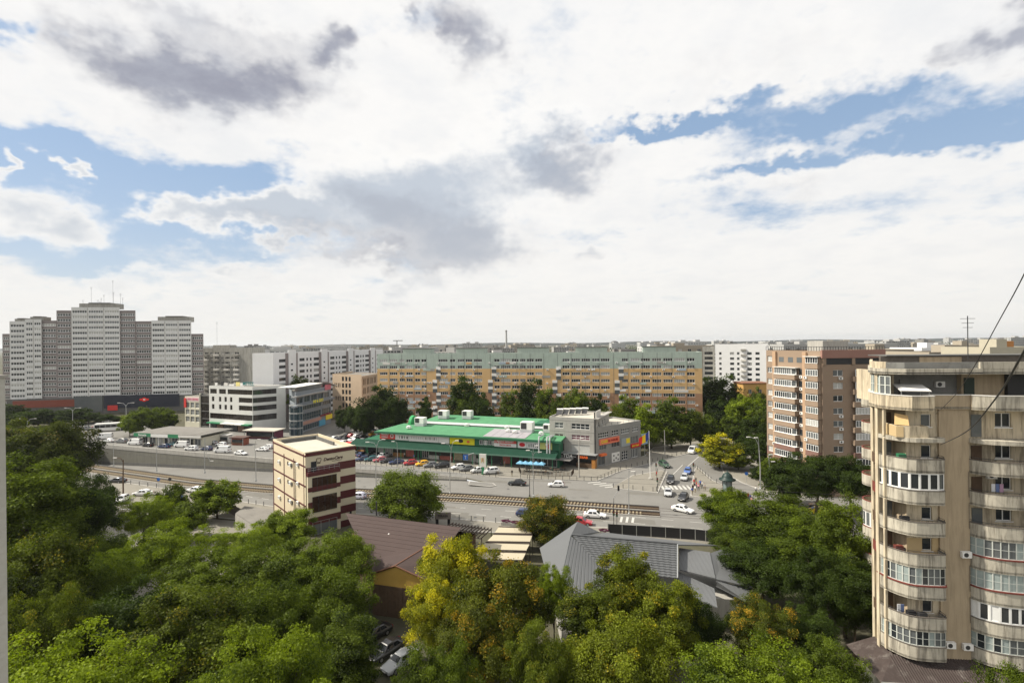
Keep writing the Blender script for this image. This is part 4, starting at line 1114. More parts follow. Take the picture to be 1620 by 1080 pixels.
def beige_block():
    C = Q(572, 600, 238); L = Q(526, 600, 246); R = Q(601, 600, 262)
    o = (C.x, C.y, 0); T = thing('public_building', 'beige rendered block with tall narrow window columns', 'building', o)
    bz = mat('beige_render', (.50, .385, .275), .85, var=.1, scale=.3, coord='World'); top = 20.8
    m = MB(); f = Fac(m, L, C, 0, top, T, o, .25); rows = []
    for k in range(6):
        z = 2 + k * 3.1; ops = [(u, u + 1.3, window_mesh(1.3, 2.1, 1, 'dark_metal', 0), 'window') for u in (6.0, 8.1, 10.2) if u + 1.3 < f.W]
        if k % 2 == 0: ops += [(u, u + .6, window_mesh(.6, 1.2, 1, 'dark_metal', 0), 'window') for u in (1.2, 2.2, 3.4, 4.4)]; 
        rows.append((z, z + 2.1, [q if q[1] - q[0] > 1 else (q[0], q[1], window_mesh(.6, 2.1, 1, 'dark_metal', 0), 'window') for q in ops], 0))
    f.rows(rows)
    g = Fac(m, C, R, 0, top - .8, T, o, .3); g.rows([(3 + 4.2 * k, 6.0 + 4.2 * k, [(2 + i * 4.6, 3.2 + i * 4.6, window_mesh(1.2, 3.0, 1, 'dark_metal', 0), 'window') for i in range(int(g.W / 4.6))] + [(3.8 + i * 4.6, 5.0 + i * 4.6, window_mesh(1.2, 3.0, 1, 'dark_metal', 0), 'window') for i in range(int((g.W - 3) / 4.6))], 0) for k in range(4)])
    B = Vector(R[:2]) + (Vector(L[:2]) - Vector(C[:2])); Fac(m, R, B, 0, top - .8, T, o).plain(); Fac(m, B, L, 0, top, T, o).plain()
    m.face([(p[0] - o[0], p[1] - o[1], top - 1) for p in (C, R, B, L)], 1); m.build('wall', [bz, roofing], T)
    M = Matrix.Translation(g.p(0, 0, -.3)) @ Matrix.Rotation(g.rz, 4, 'Z'); m = MB(); m.box(0, g.W, 0, .3, top - 1.6, top - .7, 0, M); m.build('cornice', [bz], T)
beige_block()
# ------------------------------------------------------------------ green market hall
mk_roof = seam_mat('green_sheet_roof', (.085, .235, .122), 1.6, 0, .7, .05, .5, .35, .1)
mk_wall = seam_mat('green_sheet_wall', (.022, .125, .065), .5, 0, .5, .1, .4, .12)
mk_can = seam_mat('green_canopy', (.013, .048, .031), .6, 0, .75, .08, .5, .3, .1)  # shade on the canopy is darkened into this sheet colour
pv = mat('solar_film', (.33, .31, .33), .35, .5, var=.3, scale=.8)
duct = mat('duct_metal', (.50, .51, .52), .45, .5, .3, var=.15, scale=1)
def market():
    A = Vector((-50.5, 163.4)); B = Vector((12.5, 141.3)); e = (B - A).normalized(); W = (B - A).length; n = Vector((-e.y, e.x)); rz = math.atan2(e.y, e.x)
    T = thing('market_hall', 'long green market hall with sheet metal roof and shop canopy', 'building', (A.x, A.y, .12), rz)
    # local frame: x along the front (left to right), y into the hall, z up; the front of shops is y=0
    def bx(nm, mm, *b):
        m = MB(); m.box(*b); return m.build(nm, [mm], T)
    U0 = 9.0                                              # upper storey starts right of the low end
    bx('upper_wall', mk_wall, U0, W, .5, 21, 3.6, 7.5)
    bx('ground_wall', mk_wall, 0, W, .8, 20, 0, 3.7)
    # main roof, gently pitched, in sheet panels
    npan = 12
    for i in range(npan):
        x0, x1 = U0 - 1.2 + i * (W - U0 + 2) / npan, U0 - 1.2 + (i + 1) * (W - U0 + 2) / npan
        m = MB(); y0, y1 = -.5, 11.5; z0, z1 = 7.55, 8.35; l = 3.2 if i == 0 else 0.
        P = [(x0 + .01, y0, z0), (x1 - .01, y0, z0), (x1 - .01, y1, z1), (x0 + .01 + l, y1, z1)]
        m.face(P); m.face([(x, y, z - .25) for x, y, z in reversed(P)])
        for a, b in ((0, 1), (1, 2), (2, 3), (3, 0)): m.face([P[a], (P[a][0], P[a][1], P[a][2] - .25), (P[b][0], P[b][1], P[b][2] - .25), P[b]])
        m.build('roof_panel', [mk_roof], T)
    m = MB(); m.box(U0 - 1.3, W + .9, -.62, -.48, 7.0, 7.62); m.build('eave_fascia', [mk_wall], T)
    # ribbed solar film patch
    for i in range(5):
        m = MB(); x0 = W * .66 + i * 2.6; m.box(x0, x0 + 2.5, 0, 9.6, -.02, .04, 0, Matrix.Translation((0, .3, 7.68)) @ Matrix.Rotation(math.atan2(.8, 12), 4, 'X')); m.build('solar_panel', [pv], T)
    # ducts in the valley
    for k in range(3):
        m = MB(); m.tube([(U0 + 8, 12.3 + .6 * k, 8.6 + .1 * k), (W - 1 - 3 * k, 12.3 + .6 * k, 8.6 + .1 * k)], .26, 8); m.build('duct', [duct], T)
    # rear roof
    m = MB(); y0, y1, z0, z1 = 14.4, 25, 8.5, 9.7; x0, x1 = U0 + 6.5, W - 9.5
    P = [(x0, y0, z0), (x1 - 3, y0, z0), (x1, y1, z1), (x0 + 2, y1, z1)]; m.face(P); m.face([(x, y, z - .3) for x, y, z in reversed(P)])
    m.face([P[0], P[1], (P[1][0], y0, z0 - .5), (x0, y0, z0 - .5)][::-1]); m.build('rear_roof', [mk_roof], T)
    bx('rear_wall', mk_wall, x0, x1 - 1.5, 14.7, 24.7, 7.5, 8.45); bx('rear_gable', mk_wall, x1 - 2.2, x1 + 3.8, 16, 25, 7.6, 9.5)
    # half-round green fin at the left end
    m = MB(); c = (U0 + 4.6, 12.4, 8.0); arc = [(0, -2.6 * math.cos(i * math.pi / 14), 3.0 * math.sin(i * math.pi / 14)) for i in range(15)]
    m.face([(c[0], c[1] + y, c[2] + z) for x, y, z in arc]); m.face([(c[0] + .9, c[1] + y * .96, c[2] + z * .96) for x, y, z in reversed(arc)])
    for a, b in zip(arc, arc[1:]): m.face([(c[0], c[1] + a[1], c[2] + a[2]), (c[0] + .9, c[1] + a[1] * .96, c[2] + a[2] * .96), (c[0] + .9, c[1] + b[1] * .96, c[2] + b[2] * .96), (c[0], c[1] + b[1], c[2] + b[2])])
    m.build('roof_fin', [mat('fin_green', (.04, .33, .11), .5, var=.1)], T)
    # rooftop plant
    for x, y, z, s in ((U0 + 9.5, 9.5, 8.2, 1.0), (U0 + 12.5, 20, 9.2, 1.0), (U0 + 21, 21, 9.3, 1.0), (W - 11.5, 8.2, 8.1, 1.15), (W - 5.2, 9, 8.2, .9)):
        ahu = MB(); ahu.box(-1.6 * s, 1.6 * s, -1.2 * s, 1.2 * s, 0, .9, 1); ahu.box(-1.6 * s, 1.6 * s, -1.2 * s, 1.2 * s, .9, 2.7 * s, 0); ahu.box(-1.4 * s, .1, -1.24 * s, -1.18 * s, 1.1, 2.5 * s, 2); ahu.box(-1.64 * s, -1.58 * s, -1.0 * s, 1.0 * s, 1.1, 2.5 * s, 2)
        q = ahu.build('air_handling_unit', [white, duct, dark_metal], T); q.location = (x, y, z)
    for x, y in ((U0 + 8, 4.5), (W - 19, 11), (W - 14, 11), (U0 + 25, 11.5), (W - 17, 6.5), (W - 14.6, 5.6), (W - 6.5, 5.5)):
        m = MB(); m.box(-.7, .7, -.5, .5, 0, .5, 0); m.lathe([(.0, .9), (.6, .72), (.65, .5)], 10); q = m.build('roof_vent', [white], T); q.location = (x, y, 7.9 + y * .05)
    # silver exhaust pipes down the right end
    for k in range(3):
        m = MB(); x = W - 2.2 - k * .75 - (1.6 if k == 2 else 0); m.tube([(x, 4, 8.3), (x, -.9, 8.6), (x, -1.0, 7.8), (x, -1.0, 3.4)], .22, 8); m.build('exhaust_pipe', [duct], T)
    # canopy over the shops
    ncan = 16
    for i in range(ncan):
        x0, x1 = i * W / ncan, (i + 1) * W / ncan; m = MB()
        P = [(x0 + .01, -3.2, 3.45), (x1 - .01, -3.2, 3.45), (x1 - .01, .45, 4.75), (x0 + .01, .45, 4.75)]
        m.face(P); m.face([(x, y, z - .2) for x, y, z in reversed(P)]); m.face([P[0], (P[0][0], -3.2, 3.2), (P[1][0], -3.2, 3.2), P[1]][::-1]); m.build('canopy_panel', [mk_can], T)
    m = MB(); m.box(0, W, -3.28, -3.2, 3.1, 3.5); m.build('canopy_fascia', [mat('grey_green_fascia', (.09, .17, .13), .6)], T)
    for i in range(12):
        m = MB(); x = 1 + i * (W - 2) / 11; m.box(x - .06, x + .06, -3.0, -2.88, 0, 3.4); m.build('canopy_post', [greenm], T)
    # posters on the upper wall
    def poster(x0, x1, z0, z1, mm, nm='poster'):
        m = MB(); m.box(x0, x1, .36, .48, z0, z1); return m.build(nm, [mm], T)
    bann_red = mat('banner_red', (.60, .07, .06), .5, var=.05); bann_w = mat('banner_white', (.70, .69, .67), .5, var=.1, scale=2.5); bann_y = mat('banner_yellow', (.72, .64, .02), .5, var=.08)
    poster(U0 + .1, U0 + 5.6, 5.2, 7.1, bann_red)
    poster(U0 + 5.7, U0 + 10.4, 5.1, 7.0, bann_w); poster(U0 + 10.5, U0 + 15.6, 5.0, 6.95, bann_w); poster(U0 + 15.7, U0 + 20.6, 5.0, 6.95, bann_w); poster(U0 + 20.7, U0 + 24.2, 5.0, 6.9, bann_w)
    poster(U0 + 24.4, U0 + 32.4, 4.9, 6.95, bann_y)
    X1 = U0 + 42.0
    if X1 > W - 17: X1 = W - 16.6
    poster(X1 - 2.5, X1 + 4.2, 4.95, 5.95, bann_w); poster(X1 - 2.5, X1 + 4.2, 5.98, 6.95, bann_red)
    xs = [X1 + 4.6, X1 + 7.3, X1 + 11.1, X1 + 14.7]
    for a, b, mm in ((xs[0], xs[1], bann_w), (xs[1] + .1, xs[2], bann_w), (xs[2] + .1, xs[3], mat('banner_lime', (.62, .64, .22), .5, var=.15, scale=1.5))): poster(a, b, 4.95, 6.95, mm)
    def lt(body, x, z, s, mm, y=.33, d=.02):
        o_ = obj('lettering', text_mesh('lettering', body, s, mm, d, True), T, (x, y, z)); o_.rotation_euler = (rad(90), 0, 0); return o_
    ink = mat('print_ink', (.03, .03, .03), .7); red_ink = mat('print_red', (.55, .03, .04), .7)
    lt('PRODO', U0 + 1.9, 6.55, .75, white); lt('MARKET', U0 + 1.9, 5.75, .62, white)
    lt('PRODO MARKET', X1 + .85, 6.45, .68, white); lt('PIATA OBOR', X1 + .85, 5.45, .6, red_ink)
    def blot(x, z, w, h, mm, k=12, nm='picture'):
        m = MB(); m.face([(x + w * math.cos(i * 2 * math.pi / k), .325, z + h * math.sin(i * 2 * math.pi / k)) for i in range(k)]); m.build(nm, [mm], T)
    blot(U0 + 4.5, 6.2, .62, .62, white); blot(U0 + 4.5, 6.2, .45, .45, bann_red).__class__; blot(U0 + 28, 5.9, .8, .55, ink); blot(U0 + 30.4, 5.8, .5, .4, orange)
    for i in range(4): blot(U0 + 7.2 + i * .9, 6.0, .12 + .1 * (i % 2), .5, ink if i % 2 else greenm)
    for i in range(7): blot(U0 + 11.4 + i * .62, 6.1, .12, .42, steel)
    for i in range(6): blot(U0 + 16.4 + i * .7, 6.05, .14, .5, steel if i % 2 else ink)
    blot((xs[0] + xs[1]) / 2, 5.9, .9, .6, red_ink); blot((xs[2] + xs[3]) / 2 + .7, 5.8, .7, .7, red_ink); blot((xs[2] + xs[3]) / 2 + .2, 6.3, .35, .3, white)
    for i in range(5): blot(xs[1] + .7 + i * .62, 5.75 + .1 * (i % 2), .13, .55, ink)
    # upper windows between the poster groups
    for i in range(5):
        me = window_mesh(1.1, 1.3, 2, 'white_frame', 2 if i % 2 else 0, .1); obj('window', me, T, (U0 + 34 + i * 1.35, .34, 5.2 + (.1 if i == 2 else 0)))
    # shop fronts
    r = random.Random(3); x = .6
    cols = [('shop_cream', (.45, .40, .27)), ('shop_wood', (.34, .18, .07)), ('shop_dark', (.05, .05, .05)), ('shop_white', (.55, .55, .52)), ('shop_rose', (.42, .14, .11))]
    cm = [mat(nm, c, .6, var=.5, scale=2.2) for nm, c in cols]
    while x < W - 3:
        w = r.choice([2.2, 2.8, 3.4, 4.0]); k = r.random(); w = min(w, W - x - .4)
        if k < .35:
            obj('shop_window', window_mesh(w, 2.5, 3, 'white_frame', r.choice([0, 1, 2]), .09), T, (x, .74, .1))
        elif k < .6:
            m = MB(); m.box(x, x + w, .3, .78, 0, 1.1, 0); m.box(x, x + w, .7, .78, 1.1, 2.7, 1); m.build('shop_stall', [r.choice(cm), cm[2]], T)
        elif k < .8:
            m = MB(); m.box(x, x + .25, .55, .8, 0, 2.9, 0); m.box(x + w - .25, x + w, .55, .8, 0, 2.9, 0); m.box(x, x + w, .55, .8, 2.6, 2.9, 0); m.box(x + .25, x + w - .25, .77, .79, 0, 2.6, 1); m.build('shop_entrance', [greenm, black], T)
        else:
            m = MB(); m.box(x, x + w, .68, .79, .1, 2.7); m.build('shop_shutter', [r.choice(cm)], T)
        if r.random() < .3:
            m = MB(); m.box(x, x + w, -.6, .7, 2.72, 2.85); m.build('shop_awning', [offwhite], T)
        x += w + .35
    # red booth at the left end
    m = MB(); m.box(-3.6, -.4, -1.6, 1.5, 0, 3.4); m.build('end_booth', [redm], T)
    lt('!', -2, 1.8, 2.0, white, -1.65)
    return T, A, e, n, rz
market()

# ------------------------------------------------------------------ grey corner building
gclad = mat('grey_cladding', (.34, .33, .305), .8, var=.12, scale=.4, coord='World', stain=.3, stain_col=(.17, .165, .155), streak=True)
gdark = mat('grey_render', (.25, .248, .235), .85, var=.15, scale=.4, coord='World')
def grey_building():
    L, C, R = Vector((10.6, 148.2)), Vector((23.2, 142.5)), Vector((38.7, 155.2))
    o = (C.x, C.y, .12); T = thing('corner_building', 'grey four storey corner building with restaurant fascia and wing', 'building', o)
    top = 13.5; m = MB(); f = Fac(m, L, C, .12, top, T, o, .12)
    mauve = mat('mauve_blind', (.16, .07, .09), .4, .5, var=.15)
    def w(wd, h, n, g, rows=2): return window_mesh(wd, h, n, 'white_frame', g, .1, rows)
    f.rows([(3.9, 6.0, [(1.6, 4.4, window_mesh(2.8, 2.1, 3, 'dark_metal', 'mauve_blind', .08), 'window'), (6.6, 11.9, window_mesh(5.3, 2.1, 1, 'galvanised_steel', 2, .06), 'shop_window')], 0),
            (7.3, 8.7, [(1.6, 4.2, w(2.6, 1.4, 2, 'mauve_blind'), 'window'), (6.6, 11.9, w(5.3, 1.4, 4, 'mauve_blind'), 'window')], 0),
            (10.3, 11.9, [(1.6, 4.2, w(2.6, 1.6, 2, 1), 'window'), (6.6, 11.9, w(5.3, 1.6, 4, 0), 'window')], 0)])
    e1 = f.e; nb = Vector((-e1.y, e1.x)) * 15; B, D = C + nb, L + nb
    g2 = Fac(m, C, B, .12, top, T, o, .12); g2.rows([(10.9, 12.3, [(2, 3.2, w(1.2, 1.4, 1, 0), 'window'), (6, 7.4, w(1.4, 1.4, 2, 1), 'window'), (9, 10.4, w(1.4, 1.4, 2, 1), 'window')], 0)])
    Fac(m, B, D, .12, top, T, o).plain(); Fac(m, D, L, .12, top, T, o).plain()
    m.v = [(x, y, z) for x, y, z in m.v]
    roof_on(m, [tuple(L), tuple(C), tuple(B), tuple(D)], top - .45 - .12, .45, .25, 1, 0, o); m.build('wall', [gclad, tan_roof], T)
    # cladding joints
    for z in (3.7, 6.6, 9.5, 12.6):
        q = MB(); M = Matrix.Translation(f.p(0, z)) @ Matrix.Rotation(f.rz, 4, 'Z'); q.box(0, f.W, -.035, 0, -.04, .04, 0, M); q.build('cladding_joint', [gdark], T)
    # wing along the north street
    m = MB(); f2 = Fac(m, C + (R - C).normalized() * .05, R, .12, 11.0, T, o, .14); W = f2.W
    f2.rows([(.3, 2.9, [(.6, 3.4, window_mesh(2.8, 2.6, 2, 'galvanised_steel', 1, .08), 'shop_window'), (6.6, 9.8, window_mesh(3.2, 2.6, 3, 'white_frame', 2, .1, 2), 'shop_window'), (11, 13.8, window_mesh(2.8, 2.6, 3, 'white_frame', 0, .1, 3), 'shop_window'), (15.4, 18.6, window_mesh(3.2, 2.6, 4, 'white_frame', 1, .1), 'shop_window')], 0),
             (4.6, 6.6, [(1.2, 4.0, window_mesh(2.8, 2.0, 3, 'galvanised_steel', 1), 'window'), (6.4, 10, window_mesh(3.6, 2.0, 3, 'galvanised_steel', 0), 'window'), (15.2, 18.6, window_mesh(3.4, 2.0, 3, 'galvanised_steel', 1), 'window')], 0),
             (7.9, 9.5, [(.8, 5.2, w(4.4, 1.6, 5, 0), 'window'), (6.6, 9.6, w(3.0, 1.6, 3, 0), 'window'), (10.8, 14.6, w(3.8, 1.6, 4, 1), 'window'), (16, 19, w(3.0, 1.6, 3, 1), 'window')], 0)], 0)
    n2 = Vector((-f2.e.y, f2.e.x)) * 11; R2, C2 = R + n2, C + n2
    Fac(m, R, R2, .12, 11.0, T, o).plain(); Fac(m, R2, C2, .12, 11.0, T, o).plain()
    roof_on(m, [tuple(C), tuple(R), tuple(R2), tuple(C2)], 10.4, .6 - .12, .25, 1, 0, o); m.build('wing_wall', [gdark, tan_roof], T)
    M2 = Matrix.Translation(f2.p(0, .12)) @ Matrix.Rotation(f2.rz, 4, 'Z'); M1 = Matrix.Translation(f.p(0, .12)) @ Matrix.Rotation(f.rz, 4, 'Z')
    def on(M, nm, mm, *b):
        q = MB(); q.box(*b, 0, M); return q.build(nm, [mm], T)
    # restaurant fascia
    on(M1, 'fascia', black, -4.2, f.W + .3, -2.4, -.05, 2.5, 3.6); on(M1, 'fascia_cap', steel, -4.4, f.W + .5, -2.6, 0, 3.6, 3.72)
    on(M1, 'terrace_awning', mat('grey_awning', (.20, .19, .18), .8), -4, 8, -6.0, -2.42, 2.35, 2.5)
    lettering('PIZZA', 1.0, mat('green_letter', (.02, .45, .10), .5), f.p(2.0, 3.05, -2.46), f.e, T); lettering('TDA', 1.35, white, f.p(6.2, 3.05, -2.46), f.e, T, shear=.2); lettering('KEBAB', .95, mat('orange_letter', (.75, .14, .03), .5), f.p(10.6, 3.05, -2.46), f.e, T)
    on(M1, 'letter_bar', white, 3.9, 4.9, -2.46, -2.41, 2.85, 2.95); on(M1, 'letter_bar', white, 7.6, 8.6, -2.46, -2.41, 2.85, 2.95)
    on(M1, 'shopfront', dark_metal, -3, f.W - .3, -.35, -.02, 0.02, 2.4); on(M1, 'counter', wood, 8.6, f.W + .1, -2.2, -.4, 0.02, 1.2)
    on(M1, 'corner_display', mat('amber_display', (.36, .16, .04), .5, var=.5, scale=3), f.W - .8, f.W + .2, -2.3, -.4, 0.02, 2.45)
    # signs on the wing
    on(M2, 'banner', mat('salmon_banner', (.70, .19, .11), .6, var=.1), 1.0, 9.6, -.3, -.05, 5.9, 7.5)
    lettering('CASA', 1.15, yellow, f2.p(3.0, 6.82, -.35), f2.e, T); lettering('DE PARIURI', .9, mat('deep_red_letter', (.35, .01, .01), .6), f2.p(6.6, 6.8, -.35), f2.e, T)
    on(M2, 'banner', mat('bank_board', (.30, .34, .36), .6, var=.15, scale=1), 10.6, 14.6, -.2, -.03, 4.1, 6.5); on(M2, 'banner', yellow, 12.8, 14.5, -.24, -.2, 4.9, 6.3)
    on(M2, 'banner', redm, 15, 19.4, -.5, -.05, 3.2, 4.4); lettering('SHOP AMANET', .62, yellow, f2.p(17.2, 3.9, -.55), f2.e, T)
    on(M2, 'poster', white, 6.4, 9.9, -.06, -.02, .2, 2.9)
    for u, z in ((7.3, 2.2), (8.3, 1.4), (9.2, 2.2), (7.3, .9), (9.2, .9)):
        q = MB(); c = f2.p(u, z, -.08); q.lathe([(0, 0), (.28, 0)], 10); k = q.build('poster_mark', [dark_metal], T); k.location = c; k.rotation_euler = (rad(90), 0, f2.rz)
    on(M2, 'small_awning', orange, .8, 3.2, -1.0, -.05, 2.9, 3.5); on(M2, 'blue_sign', mat('pale_blue_sign', (.25, .38, .5), .6), 20.4, 23.4, -.1, .1, 3.4, 6.6)
    on(M2, 'sign_leg', steel, 21.8, 22.0, -.05, .05, 0, 3.4)
    # roof: solar water heaters, flues, sign panel
    for i in range(5):
        b = f.p(1.2 + i * 1.6, top - .3, 5.5 + i * 1.2); q = MB(); Mx = Matrix.Translation(b) @ Matrix.Rotation(rad(-20), 4, 'Z')
        q.face([Mx @ Vector(v) for v in ((-.8, -1.2, .25), (.8, -1.2, .25), (.8, .6, 1.5), (-.8, .6, 1.5))]); q.box(-.7, -.62, .5, .58, 0, 1.4, 1, Mx); q.box(.62, .7, .5, .58, 0, 1.4, 1, Mx)
        q.tube([Mx @ Vector((-.95, .7, 1.65)), Mx @ Vector((.95, .7, 1.65))], .26, 8, 1); q.build('solar_water_heater', [dark_metal, white], T)
    q = MB(); q.tube([f.p(f.W - .35, 2, -.2), f.p(f.W - .35, top + 1.8, -.2)], .2, 8); q.build('flue', [dark_metal], T)
    q = MB(); q.tube([f.p(1.5, top - .5, 7), f.p(1.5, top + 1.6, 7)], .3, 10); q.build('flue', [steel], T)
    b = Matrix.Translation(g2.p(0, top, 0)) @ Matrix.Rotation(g2.rz, 4, 'Z'); q = MB(); q.box(1.2, 6.2, .3, .45, -.3, 1.9, 0, b); q.build('roof_board', [offwhite], T)
    q = MB(); q.box(-.5, 15.5, -.8, .6, -.12, .12, 0, b); q.build('roof_overhang', [concrete], T)
    for i in range(7): 
        q = MB(); q.box(1.5 + i * 2.6, 1.56 + i * 2.6, .1, .16, 10.9, 11.6, 0, M2); q.build('railing_post', [dark_metal], T)
grey_building()

# ------------------------------------------------------------------ clinic with maroon bands
def clinic():
    P0 = Vector((-38.0, 93.6)); e = Vector((.747, .665)); b = Vector((-.664, .747)); P1 = P0 + e * 9.6; P2 = P1 + b * 18.8; P3 = P0 + b * 18.8
    o = (P0.x, P0.y, 0); T = thing('clinic', 'cream and maroon banded dental clinic with blind side wall', 'building', o)
    cr = seam_mat('clinic_cream', (.56, .50, .37), .8, 0, .6, .03, .2, .06); mr = mat('clinic_maroon', (.085, .018, .02), .5, .4, var=.1)
    sidec = mat('clinic_side', (.58, .50, .36), .85, var=.07, scale=.4, coord='World')
    top = 15.2; FH = 2.83; m = MB()
    f = Fac(m, P0, P1, 0, top, T, o); f.plain(0); Fac(m, P1, P2, 0, top, T, o).plain(0); Fac(m, P2, P3, 0, top, T, o).plain(1); g = Fac(m, P3, P0, 0, top, T, o); g.plain(1)
    inn = [P0, P1, P2, P3]
    m.build('wall', [cr, sidec], T)
    # shallow shed roof behind parapets, ridge kerb running across
    m = MB(); roof_on(m, [tuple(p) for p in inn], top - .7, .7, .25, 0, 1, o); m.build('roof', [tan_roof, sidec], T)
    Mg = Matrix.Translation(g.p(0, 0)) @ Matrix.Rotation(g.rz, 4, 'Z'); Mf = Matrix.Translation(f.p(0, 0)) @ Matrix.Rotation(f.rz, 4, 'Z')
    m = MB(); m.box(2.2, 2.5, 1.0, 8.3, top - .7, top + .05, 0, Mg); m.box(2.5, 12, 8.0, 8.3, top - .7, top - .05, 0, Mg); m.build('roof_kerb', [conc_dark], T)
    def on(M, nm, mm, *bb):
        q = MB(); q.box(*bb, 0, M); return q.build(nm, [mm], T)
    # maroon courses on the front: right half and, half a step lower, left half that projects
    for k in range(6):
        z = 11.1 - k * FH
        on(Mf, 'maroon_course', mr, 6.1, 9.58, -.05, 0, max(z, 0.02), z + 1.45)
    on(Mf, 'maroon_course', mr, 0, 9.58, -.07, 0, top - .75, top - .1); on(Mf, 'coping', cr, -.05, 9.62, -.1, .25, top, top + .12)
    on(Mf, 'maroon_course', mr, 0, 6.1, -.05, 0, 11.1, 12.4)
    q = MB(); q.box(.15, 6.2, -.75, -.05, .05, 11.05, 0, Mf); q.build('front_bay', [cr], T)
    q = MB(); q.box(.1, 6.25, -.85, 0, 10.9, 11.6, 0, Mf); q.build('balcony_edge', [mr], T)
    for z0, z1 in ((8.1, 8.9), (5.0, 6.2), (2.0, 3.3)): on(Mf, 'maroon_course', mr, .12, 6.24, -.8, -.745, z0, z1)
    # balcony rail, door, windows
    q = MB()
    for z in (12.0, 12.4): q.tube([Mf @ Vector((.2, -.75, z)), Mf @ Vector((6.1, -.75, z))], .03, 6)
    for i in range(7): q.tube([Mf @ Vector((.2 + i * .98, -.75, 11.55)), Mf @ Vector((.2 + i * .98, -.75, 12.4))], .025, 5)
    q.build('balcony_rail', [steel], T)
    on(Mf, 'door', glass, 1.0, 2.0, -.08, -.01, 11.6, 13.4)
    bro = glass_mat('bronze_glass', (.035, .018, .012), .08)
    obj('window', window_mesh(4.6, 2.6, 5, 'dark_metal', 'bronze_glass', .05), T, Mf @ Vector((.9, -.84, 8.0)), f.rz)
    obj('window', window_mesh(4.6, 2.9, 4, 'dark_metal', 'bronze_glass', .05), T, Mf @ Vector((.9, -.86, 4.2)), f.rz)
    obj('shop_window', window_mesh(4.6, 2.4, 3, 'galvanised_steel', 1, .07), T, Mf @ Vector((.9, -.84, .1)), f.rz)
    on(Mf, 'small_window', glass, 8.3, 8.7, -.07, -.01, 1.6, 2.6)
    # name and tooth emblem
    dk = mat('brown_letter', (.05, .02, .02), .6, var=.02)
    lettering('DentoCare', .80, dk, f.p(5.15, 13.45, -.05), f.e, T, shear=.25)
    on(Mf, 'letter_underline', dk, 4.9, 6.9, -.06, -.02, 12.92, 12.98)
    q = MB(); c = (2.45, 13.45)
    pts = [(-.42, .35), (-.2, .46), (0, .36), (.2, .46), (.42, .35), (.4, 0), (.28, -.25), (.2, -.55), (.08, -.5), (0, -.2), (-.08, -.5), (-.2, -.55), (-.28, -.25), (-.4, 0)]
    for a, bb in zip(pts, pts[1:] + pts[:1]): q.tube([Mf @ Vector((c[0] + a[0], -.05, c[1] + a[1])), Mf @ Vector((c[0] + bb[0], -.05, c[1] + bb[1]))], .045, 5)
    q.build('tooth_emblem', [dk], T)
    # side wall: maroon strips, vents and air conditioners
    for z in (12.6 - .1, 8.9, 5.3, 1.7): on(Mg, 'side_strip', mr, 0, 18.8, -.06, 0, z, z + .28)
    for u in (.15, 6.9, 12.6, 17.9): on(Mg, 'side_strip', mr, u, u + (.28 if u < 10 else .14), -.07, 0, .02, top - (.3 if u in (.15, 17.9) else 2.0))
    on(Mg, 'side_strip', mr, 0, 18.8, -.08, 0, top - .75, top - .45)
    for lv in range(4):
        z = 12.9 - lv * 3.6
        for u, dz in ((3.9, -.4), (10.5, .2), (14.6, .9)): ac_unit(T, g, u, z - 1.6 + dz)
        for u in (9.2, 11.6): on(Mg, 'vent', dark_metal, u, u + .3, -.12, 0, z - 1.5, z - .8)
    q = MB(); q.tube([g.p(13.6, .2, -.12), g.p(13.6, 13.0, -.12)], .06, 6); q.build('drain_pipe', [dark_metal], T)
clinic()

# ------------------------------------------------------------------ low shop and kiosks near the parking
def pharmacy():
    a, b = G(222, 702), G(262, 704); o = (a.x, a.y, 0)
    T = thing('low_shop', 'low flat roofed shop with green fascia before the white office', 'shop', o)
    e = (Vector(b[:2]) - Vector(a[:2])).normalized(); rz = math.atan2(e.y, e.x); M = Matrix.Rotation(rz, 4, 'Z'); W = 27.
    def on(nm, mm, *bb):
        q = MB(); q.box(*bb, 0, M); return q.build(nm, [mm], T)
    on('wall', cream, 0, W, .5, 12, 0, 3.2); on('roof', roofing, -1.2, W + 1, -1.4, 13, 4.0, 4.3); on('roof', roofing, 9, W - 2, 1, 12.5, 4.3, 4.36)
    on('fascia', greenm, -1.2, 6.5, -1.5, -1.2, 3.0, 4.2); on('fascia', white, 6.5, 14, -1.5, -1.2, 3.0, 4.1); on('fascia', greenm, 14, 18.5, -1.5, -1.2, 3.0, 4.2); on('fascia', offwhite, 18.5, W + 1, -1.5, -1.2, 3.3, 4.1)
    for i in range(8): obj('shop_window', window_mesh(2.6, 2.3, 2, 'white_frame', i % 3, .1), T, M @ Vector((.5 + i * 3.3, .40, .3)), rz)
    for i in range(6): on('post', white, .2 + i * 4.6, .4 + i * 4.6, -1.2, -1.0, 0, 3.2)
    lettering('Farmacia', 1.0, white, M @ Vector((2.8, -1.55, 3.6)), e, T)
pharmacy()
def kiosk(px, py, w, d, h, wallm, roofm, label, rz=-.2, over=.8):
    p = G(px, py); T = thing('kiosk', label, 'kiosk', (p.x, p.y, .0), rz)
    m = MB(); m.box(-w / 2, w / 2, 0, d, 0, h); m.build('wall', [wallm], T)
    m = MB(); m.box(-w / 2 - over, w / 2 + over, -over * 1.6, d + .4, h + .02, h + .3); m.build('roof', [roofm], T)
    m = MB(); m.box(-w / 2 + .3, w / 2 - .3, -.12, -.01, 1.0, h - .5); m.build('counter_window', [glass], T)
    m = MB(); m.box(-w / 2, w / 2, -.5, -.02, .7, .9); m.build('counter', [wood], T)
    for s in (-1, 1):
        m = MB(); m.box(s * w / 2 - .08, s * w / 2 + .08, -over * 1.4, -over * 1.4 + .1, 0, h); m.build('post', [steel], T)
